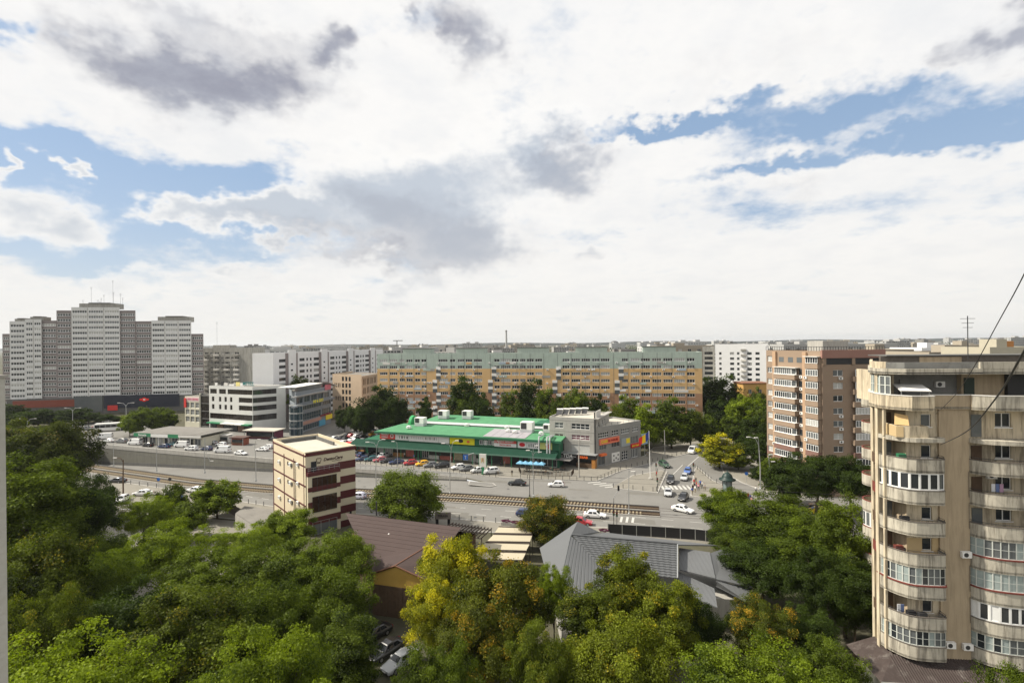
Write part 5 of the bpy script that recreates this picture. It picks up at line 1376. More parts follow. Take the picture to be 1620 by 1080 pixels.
kiosk(412, 694, 12, 5, 3.0, mat('kiosk_plum', (.16, .04, .07), .7), tan_roof, 'kiosk with wide pale awning left behind the clinic')
kiosk(376, 704, 5, 2.6, 2.5, mat('kiosk_brick', (.26, .08, .05), .8, var=.3), mat('kiosk_roof_brown', (.10, .06, .05), .8), 'small brick red booth in the car park', over=.4)
kiosk(353, 700, 4, 2.2, 2.6, offwhite, offwhite, 'small pale container booth beside the red booth', over=.2)
# ------------------------------------------------------------------ balcony building on the right
def arc(cx, cy, r, a0, a1, n):
    return [(cx + r * math.cos(rad(a0 + (a1 - a0) * i / n)), cy + r * math.sin(rad(a0 + (a1 - a0) * i / n))) for i in range(n + 1)]
plast = mat('stained_plaster', (.55, .47, .34), .9, .15, var=.25, scale=.55, bump=.25, bscale=7, stain=.75, stain_col=(.17, .14, .105), streak=True)
plast2 = mat('tan_plaster', (.40, .32, .22), .9, .15, var=.16, scale=.5, bump=.3, bscale=9, stain=.42, stain_col=(.22, .175, .12), streak=True)
parap = mat('weathered_parapet', (.46, .425, .35), .9, .15, var=.22, scale=.9, bump=.3, bscale=8, stain=.75, stain_col=(.13, .115, .095), streak=True)
rimm = mat('sooty_rim', (.13, .115, .10), .9, .1, var=.4, scale=2.5)
greyp = mat('grey_plaster', (.23, .228, .215), .9, .15, var=.3, scale=.8, stain=.5, stain_col=(.08, .08, .075))
apric = mat('apricot_plaster', (.48, .36, .20), .9, .15, var=.1, scale=.6)
sillr = mat('red_sill', (.16, .04, .03), .7, .3, var=.25)
steelw = mat('old_white_steel', (.52, .54, .50), .6, .4, var=.2, scale=3)
milk = mat('milky_glass', (.30, .35, .34), .25, .5, var=.35, scale=1.6)
corr = mat('corrugated_sheet', (.055, .042, .038), .8, .2, var=.35, scale=2, stain=.5, stain_col=(.22, .20, .18))
def balcony_building():
    O = (36.0, 47.6, 0); T = thing('apartment_block', 'weathered apartment building with curved concrete balconies at the right edge', 'building', O, -rad(6))
    FH, Z0 = 2.93, 25.45
    lp = [(-.45, 3.0), (-.36, 2.2), (-.12, 1.5), (.28, .85), (.78, .36), (1.4, .08), (2.4, 0), (3.55, 0)] + arc(3.6, .4, .4, -90, 0, 4)[1:] + [(4.0, 1.1)]
    rp = [(6.58, 1.15), (6.7, .75), (7.0, .35), (7.4, .03), (7.9, -.22), (8.6, -.45), (9.6, -.6), (11, -.72), (13, -.82), (15, -.9), (19, -1.0)]
    def resample(path, step):
        pts = []; acc = 0.
        P = [Vector(p) for p in path]; L = sum((b - a).length for a, b in zip(P, P[1:])); n = max(2, round(L / step)); d = L / n; tgt = 0.; run = 0.; i = 0
        for k in range(n + 1):
            tgt = k * d
            while i < len(P) - 2 and run + (P[i + 1] - P[i]).length < tgt - 1e-6: run += (P[i + 1] - P[i]).length; i += 1
            s = (P[i + 1] - P[i]); pts.append(tuple(P[i] + s * min(1., (tgt - run) / s.length)))
        return pts
    def balcony(path, z, closing, top=1.22, parapet=True, worn=False, label=None):
        m = MB(); poly = list(path) + closing
        m.prism(poly, z, z + .18)
        b = m.build('balcony', [parap], T)
        if parapet:
            m = MB(); m.wallpath(path, .11, z - .06, z + top); m.build('parapet', [parap], b)
            m = MB(); m.wallpath(offset_path(path, -.03), .18, z + top, z + top + .07); m.build('parapet_rim', [rimm], b)
        if worn:
            m = MB(); m.wallpath(offset_path(path, -.05), .3, z - .12, z + .26); m.build('worn_edge', [parap], b)
        return b
    def railing(path, z, par):
        m = MB(); q = offset_path(path, .05); m.tube([(x, y, z) for x, y in q], .025, 5)
        for x, y in q[::2]: m.tube([(x, y, z - .18), (x, y, z)], .018, 4)
        m.build('handrail', [dark_metal], par)
    def glazing(path, z0, z1, fr, step, gls, rows, par, sill=None, fw=.06, solid=0.):
        pts = resample(offset_path(path, .04), step); r = random.Random(int(z0 * 10) + len(pts))
        g = bpy.data.objects.new('balcony_glazing', None); COL.objects.link(g); g.parent = T
        for a, b in zip(pts, pts[1:]):
            w = (Vector(b) - Vector(a)).length; gl = r.choice(gls)
            if solid and r.random() < solid: gl = 'white_frame'
            obj('pane', window_mesh(w, z1 - z0, 1, fr, gl, fw, rows), g, (a[0], a[1], z0), math.atan2(b[1] - a[1], b[0] - a[0]))
        if sill:
            m = MB(); m.wallpath(offset_path(path, -.07), .22, z0 - .12, z0); m.build('sill', [sill], g)
        return g
    lc = [(4.0, 1.2), (.15, 3.0)]; rc = [(19, 1.5), (6.58, 1.5)]
    # --- body walls
    m = MB(); m.box(4.0, 6.6, 1.0, 9, 0, 28.6); m.build('pillar_wall', [plast2], T)
    def wallrow(P0, P1, z0, z1, ops_by_floor, mm, rev=.16, nm='wall', special=None):
        m = MB(); f = Fac(m, P0, P1, z0, z1, T, (0, 0, 0), rev); rows = []
        for k, ops in ops_by_floor.items():
            rows.append((ops[0][2], ops[0][3], [(u0, u1, window_mesh(u1 - u0, v1 - v0, n, fr, gl, .07, 1, sill=True), 'window') for u0, u1, v0, v1, n, fr, gl in ops], 1 if special and k in special else 0))
        f.rows(rows); m.build(nm, mm, T); return f
    zk = [Z0 - FH * k for k in range(8)]
    lops = {k: [(1.35, 2.25, zk[k] + 1.15, zk[k] + 2.35, 1, 'white_frame' if k in (0, 1, 3) else 'off_white', 0 if k else 1)] for k in range(8)}
    fl = wallrow((1.2, 1.2), (4.02, 1.2), 3.0, 28.5, lops, [plast, apric], special={4})
    m = MB(); m.face([(1.2, 3.0, 3), (1.2, 1.2, 3), (1.2, 1.2, 28.5), (1.2, 3.0, 28.5)]); m.face([(-.1, 3.02, 3), (1.2, 3.02, 3), (1.2, 3.02, 28.5), (-.1, 3.02, 28.5)]); m.build('loggia_wall', [plast2], T)
    for k in range(8):
        m = MB(); m.box(.1, .95, 2.93, 3.0, zk[k] + .2, zk[k] + 2.3); m.build('balcony_door', [glass2 if k % 2 else wood], T)
        m = MB(); m.box(-.42, -.2, 1.75, 2.0, zk[k] + .18, zk[k] + FH); m.build('balcony_column', [plast], T)
    # left flank, with its window column
    lside = {k: [(3.0, 4.1, zk[k] + 1.0, zk[k] + 2.4, 2, 'off_white', [0, 1, 0, 2][k % 4])] for k in range(8)}
    wallrow((2.6, 8.7), (.3, 4.3), 0, 28.5, {}, [plast2, plast])
    lside = {k: [(.35, 1.35, zk[k] + 1.0, zk[k] + 2.4, 2, 'off_white', [0, 1, 0, 2][k % 4])] for k in range(8)}
    wallrow((.3, 4.3), (-.1, 2.6), 0, 28.5, lside, [plast, plast])
    m = MB(); m.box(-.5, -.08, 2.6, 3.05, 0, 31.6); m.build('corner_pilaster', [plast], T)
    m = MB(); m.box(-.1, .4, 4.1, 4.5, 0, 31.6); m.build('corner_pilaster', [plast], T)
    # right bay wall
    rops = {k: [(2.6, 4.0, zk[k] + 1.1, zk[k] + 2.45, 2, 'white_frame', 0), (6.6, 8.4, zk[k] + 1.1, zk[k] + 2.45, 2, 'white_frame', 1)] for k in range(8)}
    wallrow((6.6, 1.5), (19, 1.5), 3.0, 28.5, rops, [plast, plast])
    for k in range(8):
        m = MB(); m.box(7.1, 8.0, 1.42, 1.48, zk[k] + .2, zk[k] + 2.3); m.build('balcony_door', [wood if k % 3 else glass2], T)
    # --- balconies
    for k in range(8):
        z = zk[k] if k < 7 else 5.15
        lb = balcony(lp, z, lc, parapet=(k > 0), worn=(k == 0)); rb = balcony(rp, z - .12, rc, parapet=(k > 0), worn=(k == 0))
        if k in (1, 3, 4, 6): railing(lp, z + 1.46, lb)
        if k in (1, 2, 3): railing(rp, z + 1.34, rb)
        zt = (zk[k - 1] - .06) if k else 0
        if k == 2: glazing(lp, z + 1.30, zt, 'white_frame', .78, ['window_glass', 'window_glass', 'window_glass_grey'], 1, T, fw=.11, solid=.08)
        if k in (5, 7): glazing(lp, z + 1.30, zt, 'old_white_steel', .52, ['window_glass_grey', 'milky_glass', 'window_glass'], 2, T, sillr if k == 5 else None, fw=.045)
        if k in (4, 5, 7): glazing(rp, z + 1.18, zt - .12, 'old_white_steel', .56, ['milky_glass', 'window_glass_grey', 'window_glass'] if k != 4 else ['milky_glass', 'milky_glass', 'window_glass_grey'], 2, T, sillr if k < 7 else None, fw=.045)
        if k == 6: glazing(rp, z + 1.18, zt - .12, 'white_frame', .72, ['window_glass'], 1, T, fw=.11, solid=.25)
    # angular balcony with the apricot parapet under the terrace
    m = MB(); pth = [(.1, 2.6), (.1, .7), (1.0, .25), (2.6, .25), (2.6, 1.2)]; m.wallpath(pth, .1, Z0 + .2, Z0 + 1.35); b0 = m.build('angular_parapet', [plast], T)
    m = MB(); m.wallpath([(.05, 2.4), (.05, .66), (.55, .42)], .05, Z0 + .3, Z0 + 1.3); m.build('apricot_panel', [apric], T)
    m = MB(); m.face([(.1, 1.0, Z0 + 1.4), (1.0, .35, Z0 + 1.4), (1.05, .6, Z0 + 2.3), (.25, 1.2, Z0 + 2.45)]); m.face([(.12, 1.05, Z0 + 1.4), (1.02, .4, Z0 + 1.4), (1.07, .65, Z0 + 2.3), (.27, 1.25, Z0 + 2.45)][::-1]); m.build('sun_shade', [mat('peach_cloth', (.62, .42, .20), .9, var=.1)], T)
    # --- terrace storey and roof
    tp = [(2.3, 9), (-.35, 4.3), (-.75, 2.2), (-.3, .9), (.9, -.25), (2.75, -.35), (2.75, .85), (6.65, .85), (6.65, .7), (8.0, -.2), (19, -.6)]
    m = MB(); m.prism(tp + [(19, 9)], 28.35, 28.55); m.build('terrace_slab', [parap], T)
    m = MB(); m.wallpath(tp[:7], .14, 28.3, 29.62); m.build('terrace_parapet', [plast], T)
    m = MB(); m.wallpath(tp[6:9], .14, 28.3, 29.62); m.build('terrace_parapet', [plast2], T)
    m = MB(); m.wallpath(tp[8:], .14, 28.3, 29.62); m.build('terrace_parapet', [parap], T)
    m = MB(); m.wallpath(offset_path(tp, -.04), .22, 29.62, 29.7); m.build('terrace_rim', [offwhite], T)
    m = MB(); f = Fac(m, (1.4, 3.6), (7.4, 3.6), 28.5, 31.7, T, (0, 0, 0)); f.rows([(28.6, 30.9, [(.1, .8, None, 'x')], 0), (31.0, 31.3, [], 0)]); m.build('terrace_wall', [greyp], T)
    ac_unit(T, f, 3.9, 30.15); ac_unit(T, fl, 1.6, 0.6)
    m = MB(); m.box(7.4, 19, 3.0, 9, 28.5, 31.7); m.build('terrace_room', [plast2], T)
    m = MB(); m.box(7.6, 8.5, 2.9, 2.99, 29.4, 31.1); m.build('shutter', [mat('dark_green_shutter', (.03, .045, .035), .6)], T)
    m = MB(); m.box(11.2, 18.9, 2.6, 2.98, 29.3, 31.4); m.build('opening_shade_block', [black], T)  # solid black block in place of the shade inside the terrace opening
    m = MB(); m.box(1.0, 1.4, 3.2, 9, 28.5, 31.7); m.build('terrace_side', [plast], T)
    pts = [(-.2, 4.3), (-.6, 2.3), (-.15, 1.15)]
    glazing(pts, 29.65, 31.4, 'old_white_steel', .55, ['milky_glass', 'window_glass_grey'], 2, T, fw=.06)
    m = MB(); m.face([(.35, .45, 30.1), (2.7, -.1, 30.1), (3.2, 2.0, 30.55), (.9, 2.6, 30.55)]); m.face([(.35, .45, 30.04), (2.7, -.1, 30.04), (3.2, 2.0, 30.49), (.9, 2.6, 30.49)][::-1]); m.build('canopy_sheet', [white], T)
    for x, y in ((.5, .6), (2.6, .1), (3.0, 1.9)):
        m = MB(); m.tube([(x, y, 28.6), (x, y, 30.2)], .03, 5); m.build('canopy_post', [steel], T)
    r1 = [(2.2, 9), (-.4, 4.3), (-.8, 2.4), (-.4, 1.5), (1.0, .7), (7.5, .55), (7.5, .85), (19, .6)]
    m = MB(); m.prism(r1 + [(19, 9)], 31.65, 31.8); m.build('roof_slab', [conc_dark], T)
    m = MB(); m.wallpath(r1, .3, 31.6, 32.12); m.build('roof_band', [parap], T)
    r2 = [(2.4, 9), (-.25, 4.3), (-.6, 2.6), (-.1, 1.9), (1.2, 1.25), (7.5, 1.1)]
    m = MB(); m.wallpath(r2[:4], .25, 32.12, 32.75); m.build('roof_parapet', [plast], T)
    m = MB(); m.wallpath(r2[3:], .25, 32.12, 32.7); m.build('roof_parapet', [greyp], T)
    m = MB(); m.wallpath([(7.5, .82), (19, .57)], .25, 32.1, 32.72); m.build('roof_parapet', [parap], T)
    m = MB(); m.face([(2.6, 9, 32.4), (0, 4.3, 32.4), (-.4, 2.6, 32.4), (1.2, 1.5, 32.4), (19, .9, 32.4), (19, 9, 32.4)][::-1]); m.build('roof', [roofing], T)
    m = MB(); m.box(1.8, 16, 6.0, 6.3, 32.4, 33.15); m.build('roof_wall', [rimm], T)
    m = MB(); m.box(5.5, 9.5, 5.9, 6.0, 32.5, 33.05); m.build('roof_patch', [plast2], T)
    m = MB(); m.box(2.2, 18, 5.7, 9.0, 33.15, 33.25); m.build('roof_sheet', [conc_dark], T)
    a = aerial(9.6, 5.2, 32.8, 4.4, T)
    q = MB()
    # --- rear wing with half-round balconies
    m = MB(); m.prism([(2.9, 8.8), (18, 8.8), (26, 22.6), (10.1, 22.6)], 0, 31.2); m.build('rear_wing', [plast], T)
    for k in range(8):
        z = 27.4 - k * 2.93
        m = MB(); pth = arc(4.0, 10.6, 1.5, 75, 255, 10); m.prism(pth, z, z + .16)
        b = m.build('round_balcony', [parap], T)
        m = MB(); m.wallpath(pth, .1, z - .05, z + 1.15); m.build('parapet', [parap], b)
        m = MB(); m.wallpath(offset_path(pth, -.02), .14, z + 1.15, z + 1.22); m.build('parapet_rim', [sillr], b)
        if k % 3 != 2:
            q = obj('air_conditioner', AC, T, (2.5, 9.05, z + .2), 0)
        if k == 5: glazing(pth, z + 1.24, z + 2.85, 'white_frame', .6, ['milky_glass', 'window_glass_grey'], 1, T, fw=.08)
        m = MB(); m.box(3.7, 3.8, 10.2, 10.9, z + .2, z + 2.3); m.build('balcony_door', [glass2], T)
    m = MB(); m.box(2.7, 6, 8.4, 8.79, 0, 28.5); m.build('flank_link', [plast2], T)
    # --- wall clutter
    fp = Fac(MB(), (4.0, 1.0), (6.6, 1.0), 0, 28, T, (0, 0, 0)); ac_unit(T, fp, 1.7, 14.5); ac_unit(T, fp, .25, 6.0); ac_unit(T, fp, 1.75, 5.9)
    frr = Fac(MB(), (6.6, 1.5), (19, 1.5), 0, 28, T, (0, 0, 0)); ac_unit(T, frr, 1.7, zk[2] + 2.2)
    for k in (2, 3, 5, 6):
        m = MB(); m.tube([(6.5, .93, zk[k] + .5), (6.5, .93, zk[k] + FH)], .02, 4); m.build('wall_cable', [dark_metal], T)
    # laundry and clutter on balconies
    cl = [mat('cloth_white', (.6, .6, .62), .9), mat('cloth_blue', (.12, .16, .3), .9), mat('cloth_mauve', (.4, .25, .35), .9)]
    for i, (a_, k) in enumerate(((8.0, 2), (8.35, 2), (8.7, 2), (.2, 6), (.5, 6))):
        m = MB(); z = zk[k] + 1.2; m.box(a_, a_ + .3, (.35 if a_ > 5 else 1.0), (.39 if a_ > 5 else 1.05), z, z + .75); o_ = m.build('laundry', [cl[i % 3]], T)
    for a_, b_, k, mm in ((.6, .9, 3, black), (.3, 1.3, 4, sillr), (.9, .6, 6, black), (1.7, .3, 6, dark_metal), (.5, 1.1, 1, greenm)):
        m = MB(); m.box(a_, a_ + .7, b_, b_ + .4, zk[k] + .18, zk[k] + 1.5); m.build('balcony_clutter', [mm], T)
    for i, k in enumerate((1, 2, 3, 4, 6)):
        m = MB(); m.wallpath([(-.2, 4.1), (-.45, 3.1)], .05, zk[k] + .15, zk[k] + 1.15); m.build('side_panel', [sillr if i % 2 else wood], T)
    # --- annex with corrugated lean-to roof
    m = MB(); m.box(-1.9, 12, -.4, .9, 0, 3.6); m.build('annex_wall', [cream], T)
    m = MB(); m.box(-1.9, -.1, -.3, 3, 0, 3.3); m.build('annex_wall', [cream], T)
    for i in range(28):
        x0 = -.6 + i * .46; m = MB()
        for j in range(2):
            xa, xm, xb = x0 + j * .23, x0 + j * .23 + .115, x0 + (j + 1) * .23
            m.face([(xa, -1.3, 3.75), (xm, -1.3, 3.81), (xm, 1.15, 5.0), (xa, 1.15, 4.94)]); m.face([(xm, -1.3, 3.81), (xb, -1.3, 3.75), (xb, 1.15, 4.94), (xm, 1.15, 5.0)])
        m.build('roof_sheet', [corr], T)
    m = MB(); m.face([(-2.6, -1.3, 3.75), (-.6, -1.3, 3.75), (-.1, 1.2, 4.95)]); m.face([(-2.6, -1.3, 3.75), (-.1, 1.2, 4.95), (-.1, 4.2, 4.95), (-2.6, 4.6, 3.75)]); m.build('annex_roof', [corr], T)
    m = MB(); m.box(-2.6, 12, -1.38, -1.28, 3.62, 3.8); m.build('eaves_board', [steel], T)
    for i in range(4): obj('shop_window', window_mesh(2.2, 2.4, 2, 'dark_metal', 0, .08), T, (.2 + i * 2.8, -.46, .6))
balcony_building()

# ------------------------------------------------------------------ brown apartment block
brn = mat('brown_render', (.27, .198, .142), .85, var=.1, scale=.35, coord='World'); brn2 = mat('dark_brown_render', (.185, .105, .085), .85, var=.12, scale=.35, coord='World')
peach = mat('peach_render', (.40, .27, .175), .85, var=.08, scale=.35, coord='World')
def brown_block():
    A, C, R = Vector((64., 129.)), Vector((68.4, 113.)), Vector((82.5, 113.3))
    o = (C.x, C.y, 0); T = thing('apartment_block', 'brown apartment block with glazed balcony bays beyond the right grove', 'building', o)
    top = 32.4; FH = 2.8; m = MB(); nf = 11
    zf = [30.6 - FH * k for k in range(nf)]                # window sill heights from the top floor down
    fa = Fac(m, A, C, 0, top, T, o, .15); rows = []
    for k, z in enumerate(zf[:-1]):
        rows.append((z - 1.0, z + .35, [(.35, 2.1, window_mesh(1.75, 1.35, 3, 'white_frame', rnd.choice([1, 2, 2]), .09), 'window')], 1 if k > 6 and k % 2 == 0 else 0))
    fa.rows(rows)
    fb = Fac(m, C, R, 0, top - 1.6, T, o, .15); rows = []
    for k, z in enumerate(zf[1:-1]):
        ops = [(2.4, 4.6, window_mesh(2.2, 1.35, 2, 'white_frame', rnd.choice([0, 1, 2]), .09), 'window')]
        rows.append((z - 1.0, z + .35, ops, 0))
    fb.rows(rows)
    nb = Vector((-fa.e.y, fa.e.x)); B = R + Vector((0, 16)); D = A + Vector((26, 2))
    Fac(m, R, B, 0, top, T, o).plain(); Fac(m, B, A, 0, top, T, o).plain()
    m.face([(p.x - o[0], p.y - o[1], top - .5) for p in (A, C, R, B)], 2)
    m.build('wall', [brn, brn2, roofing], T)
    Ma = Matrix.Translation(fa.p(0, 0)) @ Matrix.Rotation(fa.rz, 4, 'Z'); Mb = Matrix.Translation(fb.p(0, 0)) @ Matrix.Rotation(fb.rz, 4, 'Z')
    def on(M, nm, mm, *b):
        q = MB(); q.box(*b, 0, M); return q.build(nm, [mm], T)
    for u in (2.55, 11.6): on(Ma, 'pilaster', peach, u, u + 1.0, -.5, .05, 0, top - .3)
    for k, z in enumerate(zf[:-1]):
        dk = brn2 if (k in (7, 8)) else brn
        # long glazed bay
        if k > 0:
            on(Ma, 'bay_parapet', dk, 3.7, 10.2, -1.3, .02, z - 2.3 + .1, z - 1.08); on(Ma, 'bay_sill', white, 3.65, 10.25, -1.36, 0, z - 1.08, z - 1.0)
            obj('bay_window', window_mesh(5.2, 1.42, 8, 'white_frame', rnd.choice([0, 0, 1]), .09), T, Ma @ Vector((3.9, -1.2, z - 1.0)), fa.rz)
            obj('bay_window', window_mesh(1.1, 1.42, 1, 'white_frame', 1, .11), T, Ma @ Vector((9.1, -1.19, z - 1.0)), fa.rz + .55)
            on(Ma, 'bay_opening', glass, 10.3, 11.4, -.08, .04, z - 1.0, z + .35)
        else:
            for u in (4.2, 7.0, 9.6): on(Ma, 'window', glass2, u, u + 1.5, -.04, .04, z - 1.0, z + .2)
        # corner bay
        on(Ma, 'bay_parapet', dk, 12.8, 16.3, -1.0, .02, z - 2.3 + .1, z - 1.08)
        obj('bay_window', window_mesh(3.3, 1.42, 5, 'white_frame', rnd.choice([0, 1, 2]), .1), T, Ma @ Vector((12.9, -.9, z - 1.0)), fa.rz)
        on(Ma, 'bay_back', brn, 12.85, 16.25, -.6, .02, z - 1.05, z + .5)
        # right bay
        if k > 0:
            on(Mb, 'bay_parapet', dk, 6.4, 12.5, -1.0, .02, z - 2.3 + .1, z - 1.08)
            obj('bay_window', window_mesh(3.4, 1.5, 5, 'white_frame', rnd.choice([0, 1, 2]), .12), T, Mb @ Vector((6.8, -.9, z - 1.0)), fb.rz)
            on(Mb, 'bay_opening', glass, 10.4, 12.3, -.5, .0, z - 1.0, z + .4)
        for M_, f_, u_ in ((Ma, fa, 2.7), (Ma, fa, 10.6), (Ma, fa, 12.7), (Mb, fb, 3.6)):
            if rnd.random() < .4 and k: ac_unit(T, f_, u_, z - 1.75, out=.9 if u_ in (12.7,) else .5 if u_ == 2.7 else 0)
    on(Ma, 'canopy', offwhite, 3.6, 10.6, -1.5, .1, zf[1] + .55, zf[1] + .66); on(Ma, 'canopy', offwhite, 12.5, 16.4, -1.3, .1, zf[0] + .45, zf[0] + .58)
    # top terrace under a reddish band; flat black panel stands in for its shade
    red_b = mat('reddish_band', (.27, .15, .12), .85, var=.12, scale=.4, coord='World')
    on(Mb, 'roof_band', red_b, -.2, 14, -.35, .3, top - 1.6, top + .2); on(Mb, 'terrace_shade_panel', black, .8, 13.8, -.06, .05, top - 3.0, top - 1.65)
    for u in (.1, 6.6, 13.2): on(Mb, 'terrace_column', brn, u, u + .7, -.2, .1, top - 3.1, top - 1.6)
    q = MB()
    for i in range(30): x = -12 + i * 1.3; 
    for i in range(24):
        p = Vector(C).lerp(Vector(A), i / 23.); q.box(p.x - o[0] - .04, p.x - o[0] + .04, p.y - o[1] - .04, p.y - o[1] + .04, top, top + .9)
        p = Vector(C).lerp(Vector(R), i / 23.); q.box(p.x - o[0] - .04, p.x - o[0] + .04, p.y - o[1] - .04, p.y - o[1] + .04, top, top + .9)
    q.build('roof_railing', [dark_metal], T)
    q = MB(); q.tube([(A.x - o[0], A.y - o[1], top + .9), (0, 0, top + .9), (R.x - o[0], R.y - o[1], top + .9)], .06, 5); q.build('roof_rail', [dark_metal], T)
    on(Mb, 'lift_house', concrete, 4, 10, 6, 12, top - .4, top + 2.2)
brown_block()

def white_right():
    a, c = Q(1132, 600, 282), Q(1215, 600, 270)
    W = (Vector(c[:2]) - Vector(a[:2])).length
    cols = [(2, 3.2), (7.5, 9.5), (11, 12.2), (16, 18.2), (20, 22), (25.5, 28.0)]
    T, f, m, poly, o = slab_block('apartment_block', 'white panel flats between the long slab and the brown block', a, c, 12, 32.8, 2.8, 1.9, [q for q in cols if q[1] < W], 0, frame='dark_metal', gmix=(.6, .3, .1))
    roof_on(m, poly, 32.1, .7, .3, 1, 0, o); m.build('wall', [MATS['panel_clean_white'], roofing], T)
    for k in range(11):
        M = Matrix.Translation(f.p(12.9, 0)) @ Matrix.Rotation(f.rz, 4, 'Z'); q = MB(); q.box(0, 2.6, -.9, 0, 1.2 + 2.8 * k, 2.2 + 2.8 * k, 0, M); q.build('balcony', [rnd.choice([concrete, offwhite, pan_g])], T)
    a2, c2 = Q(1112, 600, 288), Q(1131, 600, 286)
    m = MB(); f2 = Fac(m, a2, c2, 0, 31.5, T, o); f2.rows([(1.9 + 2.8 * k, 3.4 + 2.8 * k, [(1, f2.W - 1, window_mesh(f2.W - 2, 1.5, 4, 'dark_metal', 0), 'window')], 0) for k in range(10)]); q = quad_from(a2, c2, 10); m.face([(x - o[0], y - o[1], 31.3) for x, y in q]); m.build('side_wing', [pan_g], T)
white_right()
def yellow_house():
    a, c = G(1176, 632), G(1214, 634); a.y = c.y = 205.; a.x, c.x = Q(1176, 620, 205).x, Q(1216, 620, 205).x
    T = thing('house', 'low ochre building half hidden by trees beside the brown block', 'building', (a.x, a.y, 0))
    m = MB(); f = Fac(m, a, c, 0, 17.5, T, (a.x, a.y, 0)); f.rows([(13.5, 15.2, [(2, 3.4, window_mesh(1.4, 1.7, 2, 'white_frame', 1), 'window'), (6, 7.4, window_mesh(1.4, 1.7, 2, 'white_frame', 0), 'window')], 0)])
    q = quad_from(a, c, 9); m.face([(x - a.x, y - a.y, 17.4) for x, y in q]); Fac(m, q[3], q[0], 0, 17.5, T, (a.x, a.y, 0)).plain(); m.build('wall', [mat('ochre_wall', (.50, .30, .10), .85, var=.1)], T)
    m = MB(); m.box(-.5, c.x - a.x + .5, -.5, 9, 17.5, 17.8); m.build('roof', [mat('rust_roof', (.20, .09, .05), .8)], T)
yellow_house()

# ------------------------------------------------------------------ roofs in the foreground
def brown_hall():
    T = thing('restaurant_hall', 'brown roofed hall with yellow gable and timber wall', 'building', (-17, 72, 0))
    o = (-17, 72)
    br = seam_mat('brown_shingle', (.058, .038, .034), .34, 1, .85, .12, .5, .22)
    L = lambda x, y, z: (x - o[0], y - o[1], z)
    def strip(nm, P, Q_, n, mm):                           # roof plane between two lines, split into courses
        for i in range(n):
            t0, t1 = i / n, (i + 1) / n; lift = .03
            a, b = Vector(P[0]).lerp(Vector(Q_[0]), t0), Vector(P[1]).lerp(Vector(Q_[1]), t0); c, d = Vector(P[1]).lerp(Vector(Q_[1]), t1), Vector(P[0]).lerp(Vector(Q_[0]), t1)
            m = MB(); up = Vector((0, 0, lift)); m.face([a, b, c + up, d + up][::-1]); m.face([d, c, c + up, d + up]); m.build(nm, [mm], T)
    ridge = (L(-26.6, 81.0, 8.3), L(-7.6, 74.2, 8.3)); eave = (L(-19.2, 68.0, 5.5), L(-11.2, 64.8, 5.6))
    strip('roof_course', ridge, eave, 12, br)
    back = (L(-24, 88, 5.4), L(-4, 80.6, 5.4)); strip('roof_course', back, ridge, 8, br)
    # cross gable toward the camera
    gk = L(-15.2, 65.2, 6.75); gr = L(-12.2, 70.4, 7.0); gl = L(-18.6, 66.2, 5.3); gR = L(-11.0, 64.2, 5.3)
    m = MB(); m.face([gk, gr, L(-19.0, 70, 6.2), gl][::-1]); m.face([gk, gR, L(-9.6, 67, 5.9), gr]); 
    m.face([(x, y, z - .16) for x, y, z in (gk, gr, L(-19.0, 70, 6.2), gl)]); m.build('gable_roof', [br], T)
    tr = mat('gable_trim', (.16, .075, .045), .7, var=.2)
    for a, b in ((gl, gk), (gk, gR), (gk, gr)):
        m = MB(); m.tube([a, b], .09, 6); m.build('barge_board', [tr], T)
    yw = mat('yellow_gable', (.52, .33, .08), .85, var=.1)
    m = MB(); a, b = L(-18.3, 66.4, 3.9), L(-11.2, 64.4, 3.9); m.face([a, b, (b[0], b[1], 5.3), (gk[0], gk[1] + .15, 6.6), (a[0], a[1], 5.35)]); m.build('gable_wall', [yw], T)
    for i in range(14):
        t0, t1 = i / 14, (i + 1) / 14; A_, B_ = Vector(L(-18.4, 66.35, 0)), Vector(L(-11.1, 64.3, 0)); p, q = A_.lerp(B_, t0), A_.lerp(B_, t1 - .004)
        m = MB(); M = Matrix.Translation(p) @ Matrix.Rotation(math.atan2(q.y - p.y, q.x - p.x), 4, 'Z'); m.box(0, (q - p).length, -.05 - .015 * (i % 2), .05, 0, 3.9, 0, M); m.build('wall_board', [wood], T)
    m = MB(); m.box(-17 + 17 - 15, 8, 2, 12, 0, 5.0); 
    m = MB(); m.prism([L(-25.6, 80.5, 0)[:2], L(-18.6, 68.2, 0)[:2], L(-11.4, 65.4, 0)[:2], L(-8.6, 74, 0)[:2], L(-6, 80, 0)[:2], L(-24, 87, 0)[:2]], 0, 5.2); m.build('wall', [wood], T)
    m = MB(); p = Q(607, 846, 74); m.lathe([(.0, .35), (.22, .25), (.25, 0)], 10); k = m.build('roof_vent', [white], T); k.location = L(-18.2, 74.6, 7.1)
    m = MB(); m.tube([L(-21.6, 80.6, 8), L(-21.6, 80.6, 10.2)], .12, 8); m.build('flue', [dark_metal], T)
brown_hall()

